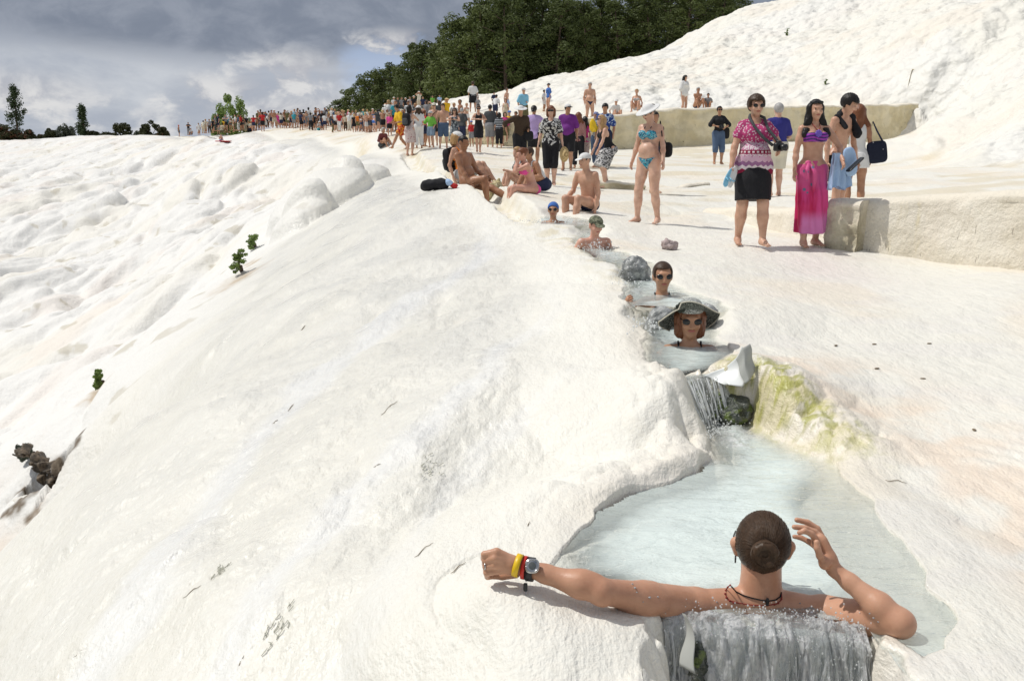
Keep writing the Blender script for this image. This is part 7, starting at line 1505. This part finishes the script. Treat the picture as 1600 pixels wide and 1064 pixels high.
sheet('water_curtain', [p+A3([0, .05, .004]) for p in lp], lo2, 90, 26, lambda u, v: np.stack([.006*fbm(u*9, v*2, 2, 213), -.05*np.sqrt(v)*(1-v)-.012*fbm(u*14, v*2, 2, 214), .0*u], 1), fall_mat('thin_fall', .12, (45, 45, 4), .75), ef)
st = []; dr = []
for i in range(60):
    u = rg.uniform(0, 1)**.9; P0 = A3([np.interp(u, np.linspace(0, 1, 4), [q[k] for q in lp]) for k in range(3)]); P1 = A3([np.interp(u, np.linspace(0, 1, 4), [q[k] for q in lo2]) for k in range(3)]); v0 = rg.choice([0, 0, rg.uniform(0, .5)]); v1 = min(1, v0+rg.uniform(.25, 1.0))
    st.append(tube([P0*(1-v)+P1*v+A3([.004*math.sin(v*8+i), -.055*math.sqrt(v)*(1-v)-.012, 0]) for v in np.linspace(v0, v1, 7)], np.array([.001, .003, .0038, .004, .0036, .003, .001])*rg.uniform(.4, 1.25), 5))
    for q in range(2): v = rg.uniform(0, 1); dr.append(ell(P0*(1-v)+P1*v+A3([rg.normal()*.012, -.03+rg.normal()*.015, 0]), A3([1, 1, 1.8])*rg.uniform(.002, .004), None, 6, 4))
for i in range(220):
    u = rg.uniform(0, 1.15); P1 = A3([np.interp(u, np.linspace(0, 1, 4), [q[k] for q in lo2]) for k in range(3)]); dr.append(ell(P1+A3([rg.normal()*.03+max(0, u-1)*.4, -abs(rg.normal())*.05, .02+abs(rg.normal())*.022]), A3([1, 1, 1])*rg.uniform(.002, .0055), None, 6, 4))
o = part('water_strands', join(st), M_strand, ef); o['kind'] = 'stuff'; o = part('droplets', join(dr), M_strand, ef); o['kind'] = 'stuff'
tag(ef, 'small waterfall dropping from the hat woman\'s pool into the near pool', 'waterfall')
# grey sheet curling up at the right end of the fall
e = bpy.data.objects.new('plastic_flap', None); COL.objects.link(e); c2 = W(1150, 585, 5.25); e.location = c2; q = lambda a, b, t_=5.25: W(a, b, t_)-c2
sheet('curled_sheet', [q(1098, 588, 5.32), q(1135, 574, 5.30), q(1152, 556, 5.28), q(1160, 541, 5.28)], [q(1134, 602, 5.24), q(1140, 602, 5.20), q(1160, 604, 5.20), q(1168, 594, 5.22)], 30, 16, lambda u, v: np.stack([.006*np.sin(v*6), .022*np.sin(v*3.1)+.01*np.sin(u*7), 0*u], 1), M_plast, e)
sheet('upturned_tip', [q(1150, 562, 5.26), q(1158, 542, 5.26), q(1172, 537, 5.28)], [q(1163, 600, 5.20), q(1168, 592, 5.22), q(1180, 577, 5.28)], 16, 16, lambda u, v: np.stack([.004*np.sin(v*8), -.03*np.sin(u*3.1), 0*u], 1), M_plast2, e)
tag(e, 'pale grey plastic flap curling up beside the small waterfall', 'sheeting')
# --- shiny sheeting mounds with water running over them
def mound(px, py, t_, rx, rz_, label, mat=None):
    c = W(px, py, t_); rock('wet_mound', label, c, [E((0, 0, 0), (rx, .09, rz_)), E((rx*.4, .03, -rz_*.3), (rx*.8, .09, rz_*.8)), E((-rx*.4, .02, -rz_*.4), (rx*.7, .09, rz_*.7))], mat or M_mound, .012, .014, 16, 'mound')
mound(992, 424, 8.55, .12, .13, 'grey glistening wet mound left of the bun haired bather')
mound(1034, 505, 6.75, .10, .11, 'dark grey glistening wet mound left of the straw hat')
mound(1106, 492, 6.8, .06, .07, 'small dark wet mound behind the right side of the straw hat')
# splashing water round the boy and along the upper runnel
def splash(px, py, t_, n, sx, sz, label):
    c = W(px, py, t_); dr = [ell(A3([rg.normal()*sx, rg.normal()*.12, abs(rg.normal())*sz]), A3([1, 1, rg.uniform(.7, 1.5)])*rg.uniform(.002, .008), None, 6, 4) for i in range(n)]
    V, F = join(dr); o = mesh_from('splash', V, fix_tris(F), M_strand, True); o.location = c; o['kind'] = 'stuff'; tag(o, label, 'splash')
splash(928, 391, 10.5, 200, .11, .05, 'splashing water round the boy in the camouflage cap')
splash(850, 347, 13.0, 130, .28, .015, 'bubbling water left of the blue capped bather')
splash(958, 397, 10.3, 80, .12, .02, 'bubbles right of the boy in the camouflage cap')
splash(1013, 515, 6.5, 90, .06, .04, 'spray beside the dark mound left of the straw hat')
splash(985, 446, 8.3, 90, .10, .03, 'spray at the foot of the grey mound')
p = W(776, 296, 17.6); p[2] = ground(p[0], p[1]); rock('crusted_knob', 'small yellow crusted knob between the tanned man and the pink bikini', p, [E((0, 0, 0), (.10, .12, .16)), E((.03, 0, .12), (.05, .06, .06)), E((-.05, 0, -.06), (.10, .12, .10))], wetrock_mat('yellow_crust', (.50, .42, .22), (.68, .60, .42), None, .8), .02, .05, 22)
# --- crumpled stone, black pile, debris
p = W(1047, 388, ground_at_pix(1047, 391)); rock('stone', 'small pinkish grey crumpled stone on the terrace behind the bathers', p, [E((0, 0, .02), (.085, .07, .055)), E((-.03, 0, .06), (.05, .05, .04))], simple_mat('pinkish_stone', (.42, .34, .33), .8, .3, 30), .008, .02, 30, 'stone')
t_ = ground_at_pix(684, 297); p = W(684, 294, t_); e = held('clothes_pile', 'black bag and clothes heap lying on the slope left of the tanned man', 'clothes heap', p, 0, 1)
V, F = nets(build_field([E((-.12, 0, .05), (.16, .12, .09)), E((.05, 0, .06), (.14, .12, .10)), E((-.2, 0, .0), (.08, .08, .05))], .02, k=.04, warp=lambda x, y, z: .012*np.sin(x*30+z*20)*np.sin(y*28))); mesh_from('black_bag', V, F, cloth('black'), True, e)
V, F = nets(build_field([E((.16, -.02, .08), (.10, .08, .06))], .02, k=.04, warp=lambda x, y, z: .014*np.sin(x*40+z*30))); mesh_from('blue_garment', V, F, cloth('sky'), True, e)
V, F = nets(build_field([E((.27, -.02, .04), (.08, .07, .045))], .02, k=.04, warp=lambda x, y, z: .014*np.sin(x*40+z*30))); mesh_from('red_garment', V, F, cloth('red'), True, e)
M_twig = simple_mat('twig_bark', (.20, .155, .10), .85)
for px, py, ln, ang, lab in [(662, 860, 38, 40, 'long curved pale twig on the slope above the man\'s hand'), (716, 888, 30, 38, 'dark twig on the slope just left of the man\'s hand'), (1400, 753, 34, -6, 'wavy dark twig on the peach bank right of the near pool'), (455, 637, 16, 50, 'short dark twig beside the milky stream upper left'), (608, 638, 34, 42, 'thin twig high on the near slope'),
        (590, 728, 14, 25, 'tiny twig mid slope below the long curved pale one'), (125, 1020, 26, 38, 'dark splinter near the lower left corner'), (300, 925, 36, 36, 'pale thin straw low on the left slope'), (376, 1036, 26, 65, 'bent straw near the bottom below the grey stain'), (430, 660, 10, 40, 'speck of twig just below the short dark one'), (475, 512, 14, 45, 'small twig by the far edge of the slope'), (826, 820, 8, 60, 'dark speck of leaf by the left rim of the near pool')]:
    t0_ = ground_at_pix(px, py); c = W(px, py, t0_); k = t0_/FPX; n = 6; a = math.radians(ang); pts = []
    for i in range(n):
        q = (i/(n-1)-.5)*ln; X_, Y_ = px+q*math.cos(a), py-q*math.sin(a)+math.sin(i*1.7)*ln*.05; tt = ground_at_pix(X_, Y_); pts.append(W(X_, Y_, tt)+A3([0, 0, .005])-c)
    V, F = tube(pts, np.array([.4, .9, 1, .9, .7, .4])*max(.0018, k*.7), 5); o = mesh_from('twig', V, fix_tris(F), M_twig, True); o.location = c; tag(o, lab, 'twig', 'twigs washed onto the travertine')
for px, py, lab in [(1306, 541, 'left one of two small dark leaves high on the terrace'), (1366, 539, 'right one of two small dark leaves high on the terrace'), (1370, 577, 'dark leaf in the middle of the right terrace'), (1442, 593, 'small dark leaf right of the middle leaf on the terrace'), (1522, 673, 'olive leaf low on the right terrace'), (1452, 538, 'faint leaf at the far right of the terrace')]:
    t0_ = ground_at_pix(px, py); c = W(px, py, t0_); o = mesh_from('leaf', *(lambda vf: (vf[0], fix_tris(vf[1])))(ell((0, 0, .006), (.018, .009, .004), rz(px % 90), 10, 5)), M_twig, True); o.location = c; tag(o, lab, 'leaf', 'leaves dropped on the terrace')
for px, py, sx, lab in [(430, 985, .05, 'grey strands standing in for a wet creviced patch low on the near slope'), (668, 737, .07, 'grey stained hollow rim on the near slope'), (345, 893, .03, 'small grey tuft on the left slope')]:  # the first is added in place of a grey wet patch with crevices
    t0_ = ground_at_pix(px, py); c = W(px, py, t0_); st = []
    for i in range(22):
        p0 = A3([rg.normal()*sx*.55, rg.normal()*sx*.9, 0]); p0[2] = ground(c[0]+p0[0], c[1]+p0[1])-c[2]+.004; p1 = p0+A3([rg.uniform(-.01, .02), rg.uniform(.01, .03), rg.uniform(.002, .008)]); p1[2] = ground(c[0]+p1[0], c[1]+p1[1])-c[2]+.008; st.append(tube([p0, (p0+p1)/2+A3([.004, 0, .004]), p1], .0018, 4))
    V, F = join(st); o = mesh_from('grey_tangle', V, fix_tris(F), simple_mat('grey_strand', (.48, .48, .40), .8), True); o.location = c; o['kind'] = 'stuff'; tag(o, lab, 'weed')
# --- rocks darkened as the shade of the little cave, with boulder and plant
t0_ = ground_at_pix(70, 745); c = W(75, 745, t0_)
M_cave = wetrock_mat('brown_cave_shade', (.05, .038, .025), (.20, .15, .10), None, .7)  # dark brown carries the shade of the hollow in its colour
rock('cave_rock', 'dark brown rock chain standing in for the shade of the little slope cave', W(68, 735, t0_-.1), [E(W(a_, b_, t0_-.1+c_)-W(68, 735, t0_-.1), (r_*1.2, .2, r_)) for a_, b_, c_, r_ in ((40, 706, .2, .05), (58, 718, .2, .045), (66, 728, .2, .07), (76, 738, .2, .085), (86, 748, .2, .09), (97, 760, .2, .075), (103, 768, .2, .045))], M_cave, .018, .07, 12)
rock('boulder', 'white boulder sitting below the little slope cave', W(34, 786, t0_-.3), [E((0, 0, 0), (.15, .18, .09)), E((.17, 0, .02), (.10, .15, .10))], M_travr, .03, .04, 5, 'boulder')
slope_plant(40, 706, 12, 12, 'grey twiggy plant above the left side of the little slope cave', 7, M_grey, 9)
# railing on the platform before the pines
t0_ = ground_at_pix(664, 181, 20); e = held('railing', 'low grey wooden railing behind the crowd before the pines', 'railing', W(664, 181, t0_), 0, 1); M_wood = simple_mat('grey_wood', (.26, .25, .23), .8)
for i in range(4): part('post', sq((-.9+.6*i, 0, .3), (.05, .05, .42), None, .3, 8, 6), M_wood, e)
for z_ in (.25, .45, .65): part('rail', sq((0, 0, z_), (1.05, .03, .05), None, .3, 8, 6), M_wood, e)
